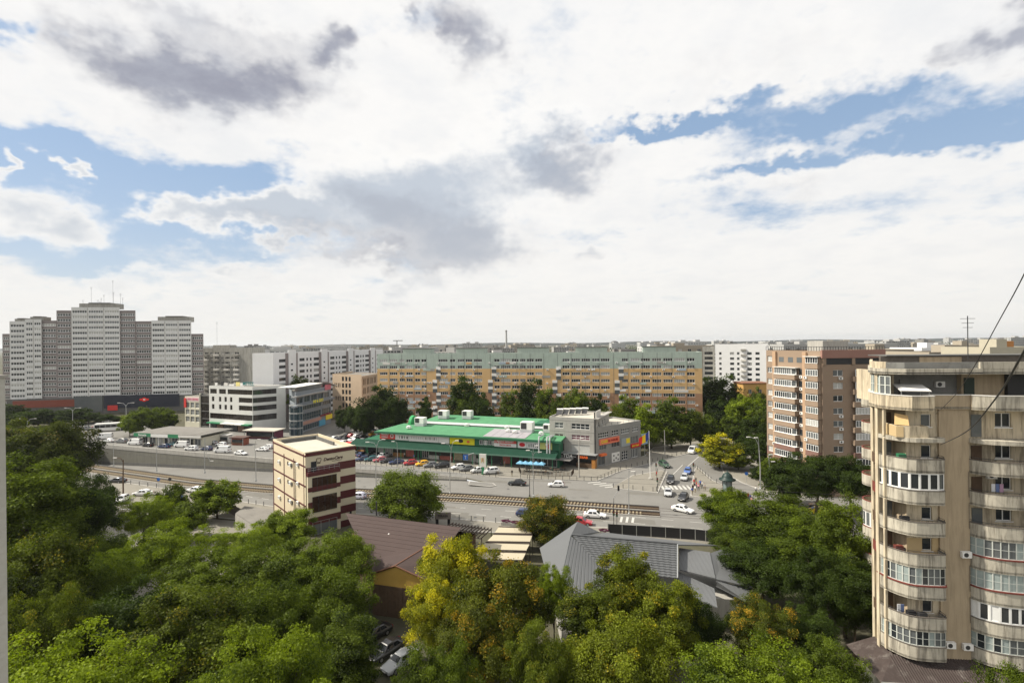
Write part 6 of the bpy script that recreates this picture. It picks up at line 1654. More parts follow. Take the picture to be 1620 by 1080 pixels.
def tiled_building():
    o = (16, 66); T = thing('tiled_building', 'grey metal tiled roofs with hipped peak at the bottom centre', 'building', (o[0], o[1], 0))
    sm = seam_mat('grey_seam_roof', (.115, .119, .123), .55, 0, .45, .08, .6, .08); tl = mat('grey_tile', (.105, .109, .113), .45, .45, .2, var=.12, scale=1.2); pl = mat('grey_sheet', (.115, .119, .123), .5, .4, .1, var=.08, scale=.3)
    L = lambda x, y, z: Vector((x - o[0], y - o[1], z))
    pk = G(914, 824.5, 9.3); v1 = G(903, 847, 8.4); wl = G(854, 866, 6.0); wb = G(878, 962, 5.0); vb = G(951, 890, 6.3)
    P = lambda v: L(v.x, v.y, v.z)
    def facet(nm, pts, mm, th=.14):
        m = MB(); q = [Vector(p) for p in pts]; n_ = (q[1] - q[0]).cross(q[2] - q[0])
        if n_.z < 0: q = q[::-1]
        m.face(q); m.face([p - Vector((0, 0, th)) for p in reversed(q)])
        for a, b in zip(q, q[1:] + q[:1]): m.face([a, a - Vector((0, 0, th)), b - Vector((0, 0, th)), b])
        return m.build(nm, [mm], T)
    facet('roof_face', [P(pk), P(wl), P(wb), P(v1)], pl)
    # standing seam facet split into long sheets
    fb = G(968, 985, 4.6); ns = 12
    A_, B_ = P(v1), P(vb); C_, D_ = P(wb), P(fb)
    for i in range(ns):
        t0, t1 = i / ns, (i + 1) / ns
        facet('roof_sheet', [A_.lerp(B_, t0), C_.lerp(D_, t0), C_.lerp(D_, t1 - .003), A_.lerp(B_, t1 - .003)], pl)
        a, b = A_.lerp(B_, t0), C_.lerp(D_, t0); m = MB(); m.tube([a + Vector((0, 0, .03)), b + Vector((0, 0, .03))], .045, 4); m.build('standing_seam', [sm], T)
    # right tiled slope: rows of tiles
    ta, tb = G(905, 846.5, 8.35), G(1072, 861, 7.4); tc_, td = G(1072, 915, 5.6), G(951, 900, 6.0)
    hp = G(948, 841, 7.6); facet('roof_face', [P(pk), P(v1), P(hp)], sm)
    nr, nc = 14, 15
    for r_ in range(nr):
        t0, t1 = r_ / nr, (r_ + 1) / nr
        for c_ in range(nc):
            s0, s1 = c_ / nc, (c_ + 1) / nc
            def pt(s, t): return P(ta).lerp(P(tb), s).lerp(P(td).lerp(P(tc_), s), t)
            a, b, c, d = pt(s0, t0), pt(s1, t0), pt(s1, t1), pt(s0, t1); up = Vector((0, 0, .075)); mid0, mid1 = (a + b) / 2 + Vector((0, 0, .05)), (c + d) / 2 + up + Vector((0, 0, .05))
            m = MB(); m.face([a, d + up, mid1, mid0]); m.face([mid0, mid1, c + up, b]); m.face([d, c, c + up, mid1, d + up]); m.build('roof_tile', [tl], T)
    m = MB(); m.tube([P(ta) + Vector((0, 0, .12)), P(tb) + Vector((0, 0, .12))], .12, 6); m.build('ridge_cap', [tl], T)
    m = MB(); m.tube([P(tb) + Vector((0, 0, .1)), P(tc_) + Vector((0, 0, .1))], .09, 6); m.build('verge_trim', [steel], T)
    facet('rear_roof', [P(ta), P(tb), P(G(1135, 862, 6.4)), P(G(960, 842, 6.6))], pl)
    # lower right roofs
    q0, q1, q2, q3 = G(1074, 866, 6.5), G(1123, 873, 6.4), G(1132, 914, 5.2), G(1074, 900, 5.4)
    facet('roof_face', [P(q0), P(q1), P(q2), P(q3)], sm)
    facet('roof_face', [P(q1) + Vector((.05, 0, -.12)), P(G(1150, 866, 6.1)), P(G(1190, 928, 4.6)), P(q2) + Vector((.05, 0, -.1))], pl)
    facet('roof_face', [P(G(1074, 904, 5.0)), P(G(1130, 930, 4.3)), P(G(1135, 960, 3.9)), P(G(1074, 935, 4.2))], sm)
    facet('roof_face', [P(q2) + Vector((0, 0, -.3)), P(G(1190, 930, 4.2)), P(G(1180, 950, 3.6)), P(G(1132, 925, 4.2))], sm)
    m = MB(); m.prism([P(G(890, 930, 0)).to_2d()[:] if False else (P(G(870, 880, 5.))[0], P(G(870, 880, 5.))[1]), (P(wb)[0] + .8, P(wb)[1] + .8), (P(fb)[0], P(fb)[1] + 1), (P(tc_)[0], P(tc_)[1] + .6), (P(G(1180, 940, 4))[0] - .6, P(G(1180, 940, 4))[1] + .8), (P(G(1140, 868, 6))[0], P(G(1140, 868, 6))[1] - .5), (P(hp)[0], P(hp)[1] - .6)], 0, 3.0); m.build('wall', [concrete], T)
tiled_building()

def awnings():
    aw = seam_mat('cream_awning', (.42, .37, .27), .5, 0, .7, .05, .3, .08); fr = mat('awning_frame', (.045, .032, .026), .7, var=.2)
    T = thing('awning_roof', 'four stepped cream awnings on dark frames left of the rusty tree', 'awning', tuple(G(800, 860, 3.2).to_2d()) + (0,))
    o = T.location
    rows = [((789, 833), (838, 835), (842, 844), (782, 843)), ((781, 845), (842, 846.5), (838, 857), (770, 856)), ((768, 858), (838, 860), (832, 871), (756, 869)), ((752, 872), (832, 874), (826, 886), (738, 884))]
    for i, r in enumerate(rows):
        pts = [G(*p, 3.3 - .1 * (j > 1)) - o for j, p in enumerate(r)]
        m = MB(); m.face([(p.x, p.y, p.z) for p in reversed(pts)]); m.face([(p.x, p.y, p.z - .06) for p in pts]); m.build('awning_sheet', [aw], T)
        m = MB(); m.tube([pts[0], pts[1]], .14, 4); m.tube([pts[3], pts[2]], .1, 4); m.build('awning_beam', [fr], T)
        for p in pts:
            m = MB(); m.tube([(p.x, p.y, 0), (p.x, p.y, p.z)], .06, 5); m.build('post', [fr], T)
    T2 = thing('awning_roof', 'flat cream canopy below the dense round tree', 'awning', tuple(G(640, 840, 3).to_2d()) + (0,)); o = T2.location
    for r in (((612, 826), (662, 829), (652, 843), (598, 838)), ((663, 829), (682, 829), (660, 842), (653, 842))):
        pts = [G(*p, 3.3) - o for p in r]; m = MB(); m.face([(p.x, p.y, p.z) for p in reversed(pts)]); m.face([(p.x, p.y, p.z - .08) for p in pts]); m.build('awning_sheet', [aw], T2)
        for p in pts:
            m = MB(); m.tube([(p.x, p.y, 0), (p.x, p.y, p.z)], .06, 5); m.build('post', [fr], T2)
    a, b = G(596, 842, 3.2) - o, G(600, 822, 3.2) - o
    T3 = thing('pergola', 'dark timber pergola with open slats beside the brown roof', 'pergola', tuple(G(735, 845, 3).to_2d()) + (0,)); o = T3.location
    c = [G(*p, 3.1) - o for p in ((716, 828), (777, 837), (762, 851), (697, 839))]
    for i in range(13):
        t = i / 12; a, b = c[0].lerp(c[1], t), c[3].lerp(c[2], t); m = MB(); d = (b - a); M = Matrix.Translation(a) @ Matrix.Rotation(math.atan2(d.y, d.x), 4, 'Z'); m.box(-.3, d.length + .3, -.05, .05, 0, .18, 0, M); m.build('slat', [fr], T3)
    for a, b in ((c[0], c[1]), (c[3], c[2]), (c[0].lerp(c[3], .5), c[1].lerp(c[2], .5))):
        m = MB(); m.tube([a - Vector((0, 0, .1)), b - Vector((0, 0, .1))], .09, 4); m.build('beam', [fr], T3)
    for p in c + [c[0].lerp(c[1], .5), c[3].lerp(c[2], .5)]:
        m = MB(); m.tube([(p.x, p.y, 0), (p.x, p.y, p.z)], .08, 5); m.build('post', [fr], T3)
    # entrance sign
    p = G(701, 838); T4 = thing('restaurant_sign', 'grey sign box on two dark posts behind the pergola', 'sign', (p.x, p.y, 0))
    m = MB(); m.box(-1.5, 1.5, -.2, .2, 2.1, 3.3); m.build('sign_box', [mat('sign_taupe', (.24, .21, .185), .7)], T4)
    for s in (-1.1, 1.1):
        m = MB(); m.box(s - .25, s + .25, -.18, .18, 0, 2.1); m.build('post', [black], T4)
    lettering('TERASA', .55, dark_metal, Vector((0, -.23, 2.7)), (1, 0), T4)
    # low hipped tan roof left of the clinic, with its slatted fence
    p = G(400, 826, 2); T5 = thing('low_house', 'low tan flat roof enclosed by slatted fence left of the clinic', 'building', (p.x, p.y, 0)); o = T5.location
    pts = [G(*q, 2.6) - o for q in ((387, 800), (433, 806), (430, 835), (405, 833), (372, 812))]
    m = MB(); m.face([(q.x, q.y, q.z) for q in pts[::-1]]); m.build('roof', [roofing], T5); m = MB(); m.prism([(q.x, q.y) for q in pts[::-1]], 0, 2.4); m.build('wall', [concrete], T5)
    a, b = G(352, 806) - o, G(428, 845) - o
    for i in range(46):
        q = a.lerp(b, i / 45.); m = MB(); m.box(q.x - .12, q.x + .12, q.y - .03, q.y + .03, 0, 2.1); m.build('fence_board', [mat('grey_board', (.14, .125, .11), .8, var=.3)], T5)
awnings()

def black_fence():
    pts = [G(962, 846), G(1030, 850), G(1100, 855), G(1150, 861)]
    T = thing('screen_fence', 'long black panel fence with pale posts along the boulevard', 'fence', (pts[0].x, pts[0].y, .12)); o = pts[0]
    for a, b in zip(pts, pts[1:]):
        L_ = (b - a).length; n = max(3, round(L_ / 2.2)); d = (b - a) / L_; rz = math.atan2(d.y, d.x)
        for i in range(n):
            p = a + d * (L_ * i / n) - o; m = MB(); M = Matrix.Translation((p.x, p.y, 0)) @ Matrix.Rotation(rz, 4, 'Z'); m.box(.06, L_ / n - .06, -.02, .02, .1, 1.9, 0, M); m.build('fence_panel', [black], T)
            m = MB(); m.box(-.05, .05, -.06, .06, 0, 2.05, 0, M); m.build('fence_post', [steel], T)
black_fence()

# ------------------------------------------------------------------ distant city
far_mats = [mat('far_grey', (.36, .36, .35), .9, var=.12, scale=.1, coord='World'), mat('far_white', (.48, .48, .47), .9, var=.1, scale=.1, coord='World'), mat('far_tan', (.33, .29, .23), .9, var=.12, scale=.1, coord='World'), mat('far_dark', (.20, .195, .185), .9, var=.15, scale=.1, coord='World')]
def far_proto(w, d, h, mm, nm, label):
    T = thing('distant_block', label, 'building', (0, 0, -400), 0, 'distant skyline')
    m = MB(); m.box(-w / 2, w / 2, -d / 2, d / 2, 0, h); m.box(-w * .3, -w * .15, -d * .3, d * .3, h, h + 2.4); m.box(w * .15, w * .3, -d * .3, d * .3, h, h + 2.6); m.build('wall', [mm], T)
    m = MB(); r = random.Random(nm)
    for k in range(int(h / 2.8)):
        z = 1.2 + 2.8 * k; x = -w / 2 + 1
        while x < w / 2 - 2:
            ww = r.choice([1.4, 2.2, 3.2]); m.face([(x, -d / 2 - .02, z), (x + ww, -d / 2 - .02, z), (x + ww, -d / 2 - .02, z + 1.4), (x, -d / 2 - .02, z + 1.4)]); x += ww + r.choice([1.0, 1.6])
        for y0 in (-d / 4, d / 4): m.face([(-w / 2 - .02, y0 + 1, z), (-w / 2 - .02, y0 - 1, z), (-w / 2 - .02, y0 - 1, z + 1.4), (-w / 2 - .02, y0 + 1, z + 1.4)])
    m.build('windows', [glass2 if nm % 2 else glass], T)
    m = MB(); m.face([(-w / 2 + .3, -d / 2 + .3, h + .02), (w / 2 - .3, -d / 2 + .3, h + .02), (w / 2 - .3, d / 2 - .3, h + .02), (-w / 2 + .3, d / 2 - .3, h + .02)]); m.build('roof', [roofing], T)
    note_children(T); return T
FP = [far_proto(60, 12, 30, far_mats[1], 1, 'pale slab of flats on the distant skyline'), far_proto(44, 14, 31, far_mats[0], 2, 'grey slab of flats on the distant skyline'), far_proto(52, 13, 28, far_mats[2], 3, 'tan slab of flats on the distant skyline'), far_proto(26, 16, 32, far_mats[3], 4, 'dark apartment block on the distant skyline')]
r = random.Random(12); cnt = 0
far_spots = []
for row, (Y0, n) in enumerate(((330, 9), (420, 12), (540, 14), (700, 16), (900, 18), (1200, 20), (1700, 22), (2400, 24))):
    for i in range(n):
        px = 300 + (i + r.random() * .8) * 1420 / n
        if row == 0 and (px < 610 or 1100 < px < 1240): continue
        if row < 3 and px > 1390: continue
        Y = Y0 * (1 + r.uniform(-.1, .1)); far_spots.append((Q(px, 540, Y).x, Y, r.uniform(-.5, .5) + (1.4 if r.random() < .2 else 0), r.choice([0, 0, 1, 1, 2, 2, 3]), r.uniform(.84, 1.03 if row < 4 else 1.12)))
for i, (x, y, a, k, s) in enumerate(far_spots):
    c = dup(FP[k], None, (x, y, 0), a); c.scale = (s * .9, 1, s)
for p in FP:
    for ch in CH[p.name]: bpy.data.objects.remove(ch)
    bpy.data.objects.remove(p)
# roofs close behind the balcony building
def rear(px0, px1, ptop, Y, d, mm, label, win=True):
    a, c = Q(px0, ptop, Y), Q(px1, ptop, Y); T = thing('apartment_block', label, 'building', (a.x, Y, 0)); W = c.x - a.x; top = a.z
    m = MB(); f = Fac(m, (a.x, Y), (c.x, Y), 0, top, T, (a.x, Y, 0))
    n = max(2, int(W / 5)); rows = []
    if win:
        for k in range(3):
            z = top - 3.4 - 2.9 * k
            if z > 0: rows.append((z, z + 1.4, [(1.2 + i * W / n, min(W - .3, 3.2 + i * W / n), window_mesh(2.0, 1.4, 2, 'white_frame', (i + k) % 3), 'window') for i in range(n) if 3.2 + i * W / n < W], 0))
    f.rows(rows); poly = quad_from((a.x, Y), (c.x, Y), d)
    Fac(m, poly[3], poly[0], 0, top, T, (a.x, Y, 0)).plain(); Fac(m, poly[1], poly[2], 0, top, T, (a.x, Y, 0)).plain()
    roof_on(m, poly, top - .4, .4, .3, 1, 0, (a.x, Y, 0)); m.build('wall', [mm, roofing], T)
    m = MB(); m.box(W * .3, W * .5, 2, 6, top - .4, top + 1.6); m.build('roof_house', [mm], T)
    return T
rear(1368, 1446, 553, 150, 12, far_mats[2], 'tan block just above the parapet of the balcony building')
rear(1458, 1512, 550, 165, 14, MATS['panel_clean_white'], 'low white roof hut behind the balcony building', False)
rear(1470, 1590, 557, 120, 14, far_mats[2], 'tan block with small windows behind the balcony building')
rear(1566, 1650, 549, 105, 12, mat('pale_yellow', (.40, .37, .29), .85), 'pale block at the right edge below the orange hut')
rear(1512, 1568, 546, 190, 12, far_mats[2], 'beige block right of the white roof hut', False)
p = Q(1592, 545, 108); m = MB(); m.box(p.x - 1.2, p.x + 1.8, 108.2, 111, 32.8, 34.2); tag(m.build('roof_hut', [mat('hut_orange', (.42, .19, .06), .8, var=.2)]), 'small orange hut on the pale roof at the right edge', 'hut')
rear(1240, 1420, 545, 260, 14, far_mats[0], 'grey slab rising behind the brown block')
rear(1040, 1130, 547, 300, 14, far_mats[2], 'tan slab behind the right end of the long mint block')
# chimney stack and crane far away
p = Q(801, 540, 1300); T = thing('chimney_stack', 'thin tall chimney stack on the far skyline', 'chimney', (p.x, 1300, 0))
m = MB(); m.lathe([(2.9, 0), (2.1, 66)], 14); m.build('stack', [far_mats[0]], T); m = MB(); m.lathe([(2.35, 62), (2.35, 66), (1.6, 66)], 14); m.build('stack_rim', [far_mats[3]], T)
p = Q(628, 540, 800); T = thing('tower_crane', 'small tower crane on the far skyline', 'crane', (p.x, 800, 0))
m = MB(); m.box(-.6, .6, -.6, .6, 0, 40); m.build('mast', [far_mats[3]], T); m = MB(); m.box(-6, 9, -.4, .4, 39, 40.2); m.build('jib', [far_mats[3]], T)
# far wood and low hills that close the horizon
g = np.random.default_rng(4); m = MB()
for i in range(60):
    x = -5200 + i * 175; h = 26 + 12 * math.sin(i * .7) + g.random() * 8; m.face([(x, 5200, 0), (x + 175, 5200, 0), (x + 175, 5200, 20 + 6 * math.sin((i + 1) * .7) + 7), (x, 5200, 20 + 6 * math.sin(i * .7) + 7)])
    m.face([(x, 5200, 27 + 6 * math.sin(i * .7)), (x + 175, 5200, 27 + 6 * math.sin((i + 1) * .7)), (x + 175, 7200, 0), (x, 7200, 0)])
struct(m.build('hills', mat('hill_woods', (.045, .06, .035), .95, .1, var=.4, scale=.02, coord='World')))
# belt of trees between the blocks
def belt():
    me, _ = leaf_mesh('woods', 26000, 1, 1, 0, 91, 5.0, 60)
    n = 26000; co = np.empty(n * 12, dtype=np.float32); me.vertices.foreach_get('co', co); co = co.reshape(n, 4, 3)
    base = co.mean(axis=1, keepdims=True); rel = co - base
    gg = np.random.default_rng(8); Y = gg.uniform(300, 2600, n) ; px = gg.uniform(250, 1750, n); X = (px - 810) / 810 * Y
    clump = np.sin(X * .02 + 3 * np.sin(Y * .011)) * 5
    Zz = gg.random(n) ** .7 * (13 + clump)
    co = rel + np.stack([X, Y, Zz], axis=1)[:, None, :]; me.vertices.foreach_set('co', co.reshape(-1).astype(np.float32)); me.update(); me.materials.append(MATS['leaf_dark'])
    o = obj('woods', me); o['kind'] = 'stuff'; o['label'] = 'far tree tops between the distant blocks'; o['category'] = 'trees'
belt()
for o_ in [c for c in COL.objects if c.type == 'EMPTY' and c.name.split('.')[0] in ('corner_building', 'clinic', 'office_building', 'low_shop', 'public_building')] + [c for c in COL.objects if c.type == 'EMPTY' and ('curved concrete' in c.get('label', '') or 'glazed balcony bays' in c.get('label', ''))]: split_windows(o_)
# ------------------------------------------------------------------ vehicles
paint = mat('car_paint', (1, 1, 1), .28, .5, var=.03, objcol=True)
paint.node_tree.nodes['Principled BSDF'].inputs['Coat Weight'].default_value = .6
tyre = mat('tyre', (.015, .015, .015), .8, .2, var=.1); rim_m = mat('wheel_rim', (.35, .35, .36), .4, .5, .7, var=.1)
carglass = mat('car_glass', (.012, .014, .017), .05, .7, var=.05); lamp_m = mat('lamp_lens', (.62, .63, .64), .15, .6, var=.05); tail_m = mat('tail_lens', (.30, .012, .012), .2, .5, var=.05)
KIND = {  # length, width, belt and roof heights, cabin stations x (bonnet foot, screen top, rear top, rear foot), wheel x, radius
    'sedan': dict(L=4.5, W=1.76, zb=.90, zr=1.44, cab=(1.20, 1.95, 3.30, 4.05), hood=.74, tail=.94, wx=(.86, 3.52), r=.32),
    'hatch': dict(L=4.0, W=1.72, zb=.92, zr=1.48, cab=(.95, 1.70, 3.35, 3.93), hood=.76, tail=.92, wx=(.78, 3.28), r=.31),
    'suv': dict(L=4.5, W=1.84, zb=1.08, zr=1.70, cab=(1.15, 1.85, 3.85, 4.42), hood=.95, tail=1.08, wx=(.88, 3.55), r=.36),
    'van': dict(L=5.3, W=1.98, zb=1.25, zr=2.30, cab=(.55, 1.45, 5.18, 5.28), hood=1.05, tail=1.25, wx=(1.0, 4.25), r=.35)}
CARP = {}
def loft(m, secs, mi=0):
    n = len(secs[0]); k = len(m.v)
    for s in secs: m.v += s
    for i in range(len(secs) - 1):
        for j in range(n):
            a, b = k + i * n + j, k + i * n + (j + 1) % n; m.f.append([a, b, b + n, a + n]); m.mi.append(mi)
    m.f.append([k + j for j in range(n)]); m.mi.append(mi); m.f.append([k + (len(secs) - 1) * n + j for j in reversed(range(n))]); m.mi.append(mi)
def car_proto(kind):
    K = KIND[kind]; L, W, zb, zr = K['L'], K['W'], K['zb'], K['zr']; h = W / 2; c0, c1, c2, c3 = K['cab']
    root = thing('car' if kind != 'van' else 'van', 'prototype car waiting below ground level', 'car', (0, 0, -300))
    X = lambda x: L / 2 - x                                 # front of the car points to +x
    def sec(x, w, z0, z1):
        return [(X(x), -w * .86, z0), (X(x), -w, z0 + .18), (X(x), -w, z1 - .22), (X(x), -w * .94, z1 - .06), (X(x), -w * .72, z1), (X(x), w * .72, z1), (X(x), w * .94, z1 - .06), (X(x), w, z1 - .22), (X(x), w, z0 + .18), (X(x), w * .86, z0)]
    m = MB(); loft(m, [sec(0, h * .74, .34, .62 if kind != 'van' else .85), sec(.12, h * .90, .24, K['hood'] - .06), sec(.5, h * .97, .2, K['hood']), sec(c0, h, .19, zb - .04), sec((c0 + c3) / 2, h, .19, zb + .02), sec(min(c3, L - .3), h * .99, .2, K['tail'] + .02), sec(L - .12, h * .93, .26, K['tail'] - .05), sec(L, h * .8, .36, K['tail'] - .3)])
    wr, wb = h * (.72 if kind != 'van' else .86), h * .93
    def csec(x, w0, w1, z0, z1, xt=None):
        xt = x if xt is None else xt
        return [(X(x), -w0, z0), (X(xt), -w1, z1 - .07), (X(xt), -w1 * .86, z1), (X(xt), w1 * .86, z1), (X(xt), w1, z1 - .07), (X(x), w0, z0)]
    loft(m, [csec(c0, wb * .9, wb * .86, zb - .06, zb - .03), csec(c0 + .12, wb, wr * .96, zb - .06, zr - .07, c1), csec((c1 + c2) / 2, wb, wr, zb - .06, zr), csec(c3 - .14, wb, wr * .96, zb - .06, zr - .05, c2), csec(c3, wb * .92, wb * .86, zb - .06, zb - .02)])
    m.build('body', [paint], root, False)
    # glass
    def gl(nm, pts):
        q = MB(); q.face(pts); q.build(nm, [carglass], root)
    e = .014
    def lerp3(a, b, t): return tuple(a[i] + (b[i] - a[i]) * t for i in range(3))
    def pane(nm, bl, br, tl, tr_, ins, nrm):
        f = lambda s, t: tuple(Vector(lerp3(lerp3(bl, br, s), lerp3(tl, tr_, s), t)) + Vector(nrm) * e)
        gl(nm, [f(ins, .10), f(1 - ins, .10), f(1 - ins, .90), f(ins, .90)])
    zt = zr - .09
    pane('windscreen', (X(c0 + .03), -wb * .93, zb), (X(c0 + .03), wb * .93, zb), (X(c1), -wr * .95, zt), (X(c1), wr * .95, zt), .06, (.75, 0, .65))
    pane('rear_window', (X(c3 - .02), wb * .93, zb), (X(c3 - .02), -wb * .93, zb), (X(c2), wr * .95, zt), (X(c2), -wr * .95, zt), .10, (-.75, 0, .65))
    for s in (-1, 1):
        mid = (c1 + c2) / 2 if kind != 'van' else c1 + .55
        pane('side_window', (X(c0 + .42), s * wb * 1.0, zb), (X(mid - .05), s * wb * 1.0, zb), (X(c1 + .06), s * wr * .985, zt), (X(mid - .05), s * wr, zt), .04, (0, s * 1.2, .25))
        if kind != 'van': pane('side_window', (X(mid + .05), s * wb, zb), (X(c3 - .42), s * wb, zb), (X(mid + .05), s * wr, zt), (X(c2 - .05), s * wr * .985, zt), .04, (0, s * 1.2, .25))
        q = MB(); q.box(X(.20), X(.02), s * h * .52 - .2, s * h * .52 + .2, K['hood'] - .24, K['hood'] - .08); q.build('headlight', [lamp_m], root)
        q = MB(); q.box(X(L + .012), X(L - .15), s * h * .66 - .13, s * h * .66 + .13, K['tail'] - .38, K['tail'] - .14); q.build('tail_light', [tail_m], root)
        q = MB(); q.box(X(c0 + .62), X(c0 + .45), s * (h + .02) - .09, s * (h + .02) + .09, zb + .02, zb + .16); q.build('mirror', [paint], root)
    q = MB(); q.box(X(.02), X(-.02), -.26, .26, .40, .52); q.build('number_plate', [white], root)
    q = MB(); q.box(X(.03), X(-.008), -h * .55, h * .55, .30, .42); q.build('grille', [black], root)
    wm = MB(); r = K['r']
    for y0, y1, mi, rr in ((-.1, .1, 0, r),):
        pr = [(0, -.1), (r * .62, -.1), (r * .66, -.105), (r * .96, -.1), (r, -.06), (r, .06), (r * .96, .1), (r * .66, .105), (r * .62, .1), (0, .1)]
        wm.lathe(pr, 14)
    wm.v = [(x, z, y) for x, y, z in wm.v]; nface = 14
    for i in range(len(wm.mi)): wm.mi[i] = 1 if (i // nface) in (0, 8) else 0
    me = wm.mesh('wheel', [tyre, rim_m])
    for wx in K['wx']:
        for s in (-1, 1): obj('wheel', me, root, (X(wx), s * (h - .085), r))
    note_children(root); CARP[kind] = root
    # one-piece copy for crowds of far cars
    q = MB(); mats_ = [paint, carglass, tyre, rim_m, lamp_m, tail_m, white, black]
    for ch in CH[root.name]:
        k0 = len(q.v); q.v += [tuple(Vector(ch.location) + v.co) for v in ch.data.vertices]
        for pl in ch.data.polygons: q.f.append([k0 + i for i in pl.vertices]); q.mi.append(mats_.index(ch.data.materials[pl.material_index]))
    CARP[kind + '_far'] = q.mesh('far_car', mats_)
for k in KIND: car_proto(k)
CC = {'white': (.72, .72, .71, 1), 'black': (.012, .012, .014, 1), 'grey': (.15, .155, .16, 1), 'silver': (.42, .43, .44, 1), 'navy': (.015, .03, .09, 1), 'blue': (.05, .12, .36, 1), 'red': (.36, .02, .03, 1), 'rose': (.42, .10, .12, 1), 'teal': (.02, .10, .11, 1), 'yellow': (.75, .40, .02, 1), 'taxi': (.75, .55, .02, 1), 'lilac': (.50, .50, .62, 1), 'green': (.03, .07, .04, 1)}
def car(px, py, head, kind, col, label, group, z=.004, xyz=None):
    p = Vector(xyz) if xyz else G(px, py, z)
    c = dup(CARP[kind], None, (p.x, p.y, z), rad(head), label, group, CC[col]); c.color = CC[col]
    c['category'] = 'van' if kind == 'van' else 'car'
    return c
g1 = 'cars driving on the boulevard'
car(818, 767, 167, 'sedan', 'black', 'black saloon driving on the boulevard before the market', g1)
car(880, 769.5, 170, 'hatch', 'white', 'white hatchback following the black saloon on the boulevard', g1)
car(941, 818, -13, 'sedan', 'white', 'white saloon beside the rusty tree on the near carriageway', g1)
car(919, 829, -15, 'sedan', 'red', 'dark red car partly behind the rusty tree', g1)
car(832, 816, -13, 'hatch', 'navy', 'dark blue car mostly hidden by the rusty tree', g1)
car(566, 788, 165, 'hatch', 'lilac', 'pale lilac car emerging beside the clinic wall', g1)
g2 = 'cars coming out of the north street'
hd = math.degrees(math.atan2(G(1060, 778).y - G(1094, 725).y, G(1060, 778).x - G(1094, 725).x))
car(1080, 809, -42, 'sedan', 'white', 'white saloon turning across the tram rails at the junction', g2)
car(1081, 790, hd - 5, 'hatch', 'black', 'black car with bright bonnet entering the junction', g2)
car(1057, 782, hd + 8, 'sedan', 'silver', 'silver white car nearest the paved island', g2)
car(1061, 763, hd + 6, 'suv', 'black', 'black car waiting beside the paved island', g2)
car(1083, 758, hd, 'hatch', 'silver', 'silver car waiting in the north street queue', g2)
car(1088, 748, hd, 'hatch', 'blue', 'blue car last in the north street queue', g2)
car(1051, 738, hd + 35, 'suv', 'green', 'dark green car by the kerb behind the flagpole', g2)
car(1097, 716, hd - 12, 'van', 'white', 'white minibus van coming down the north street', g2)
g3 = 'cars parked before the market'
ROW = [(574, 728, 'sedan', 'navy', 'dark navy saloon'), (587, 728.5, 'hatch', 'teal', 'dark teal car'), (602, 729.5, 'sedan', 'rose', 'rose pink saloon'), (613, 731, 'sedan', 'black', 'black saloon beside the pink one'), (627, 733, 'sedan', 'navy', 'navy car under the single lamp'), (649, 734.5, 'hatch', 'red', 'bright red car'), (668, 736, 'hatch', 'yellow', 'orange yellow taxi'), (681, 738, 'hatch', 'grey', 'grey hatchback beside the yellow taxi'), (699, 739, 'suv', 'black', 'large black car'), (725, 741.5, 'hatch', 'white', 'white hatchback left of the grey one'), (738, 744, 'hatch', 'grey', 'grey silver car between two white ones'), (756, 746.5, 'hatch', 'white', 'white car behind the advertising board'), (777, 748.5, 'suv', 'white', 'white estate last in the row')]
for x, y, k, c, l in ROW: car(x, y, 203, k, c, l + ' parked before the green market', g3, .125)
g4 = 'vehicles on the street above the retaining wall'
UP = [(165, 694, 'van', 'white', 'white delivery van farthest left above the wall', 200), (172, 699, 'sedan', 'white', 'white car between the van and grey one above the wall', 165), (193, 700, 'suv', 'grey', 'grey off-road car above the underpass', 165), (214, 703, 'van', 'white', 'big white box van above the wall', 168), (234, 706, 'hatch', 'black', 'dark car right of the white box van', 165), (251, 701, 'hatch', 'silver', 'silver car before the low shop', 165), (260, 708, 'sedan', 'navy', 'deep blue car at the wall before the low shop', 168), (272, 705, 'hatch', 'teal', 'teal car before the low shop', 165), (288, 707, 'van', 'white', 'small white van before the low shop', 170), (303, 712, 'suv', 'white', 'white estate at the wall', 170), (327, 712, 'hatch', 'navy', 'navy hatchback at the wall', 165), (352, 715.5, 'van', 'white', 'white panel van at the wall before the red booth', 172), (381, 719, 'sedan', 'white', 'white saloon driving along the wall', -20), (415, 713, 'sedan', 'white', 'white saloon parked left of the clinic top', 165), (424, 709, 'hatch', 'white', 'white hatchback half behind the clinic', 165), (335, 702, 'sedan', 'silver', 'silver car in the second parking row', 165), (316, 703, 'hatch', 'white', 'small white car in the second parking row', 165), (350, 705, 'hatch', 'white', 'white car beside the pale container', 165), (432, 697, 'sedan', 'black', 'black saloon by the wide kiosk awning', 150), (170, 668, 'hatch', 'white', 'far white car beyond the coach', 20), (138, 680, 'suv', 'grey', 'grey car left of the coach', 10), (128, 690, 'hatch', 'black', 'black car near the bridge end', 10), (152, 678, 'sedan', 'red', 'dark red car left of the coach', 10)]
for x, y, k, c, l, hh in UP: car(x, y, hh, k, c, l, g4, .012)
g5 = 'cars by the near left kerb'
for x, y, k, c, l, hh in [(186, 763, 'sedan', 'black', 'black saloon on the left kerb by the dark pole', 170), (193, 793, 'hatch', 'white', 'white car facing the camera by the dark pole', -80), (226, 783, 'sedan', 'white', 'white saloon in the left parking pocket', 175), (270, 788, 'hatch', 'white', 'white car left of the small street tree', 200), (277, 795, 'hatch', 'blue', 'pale blue car below the white one', 200), (309, 778, 'sedan', 'white', 'white saloon behind the small street tree', 165), (333, 806, 'sedan', 'white', 'white car by the slatted fence', 170)]: car(x, y, hh, k, c, l, g5, .125 if y > 775 else .01)
g6 = 'cars parked below the timber wall'
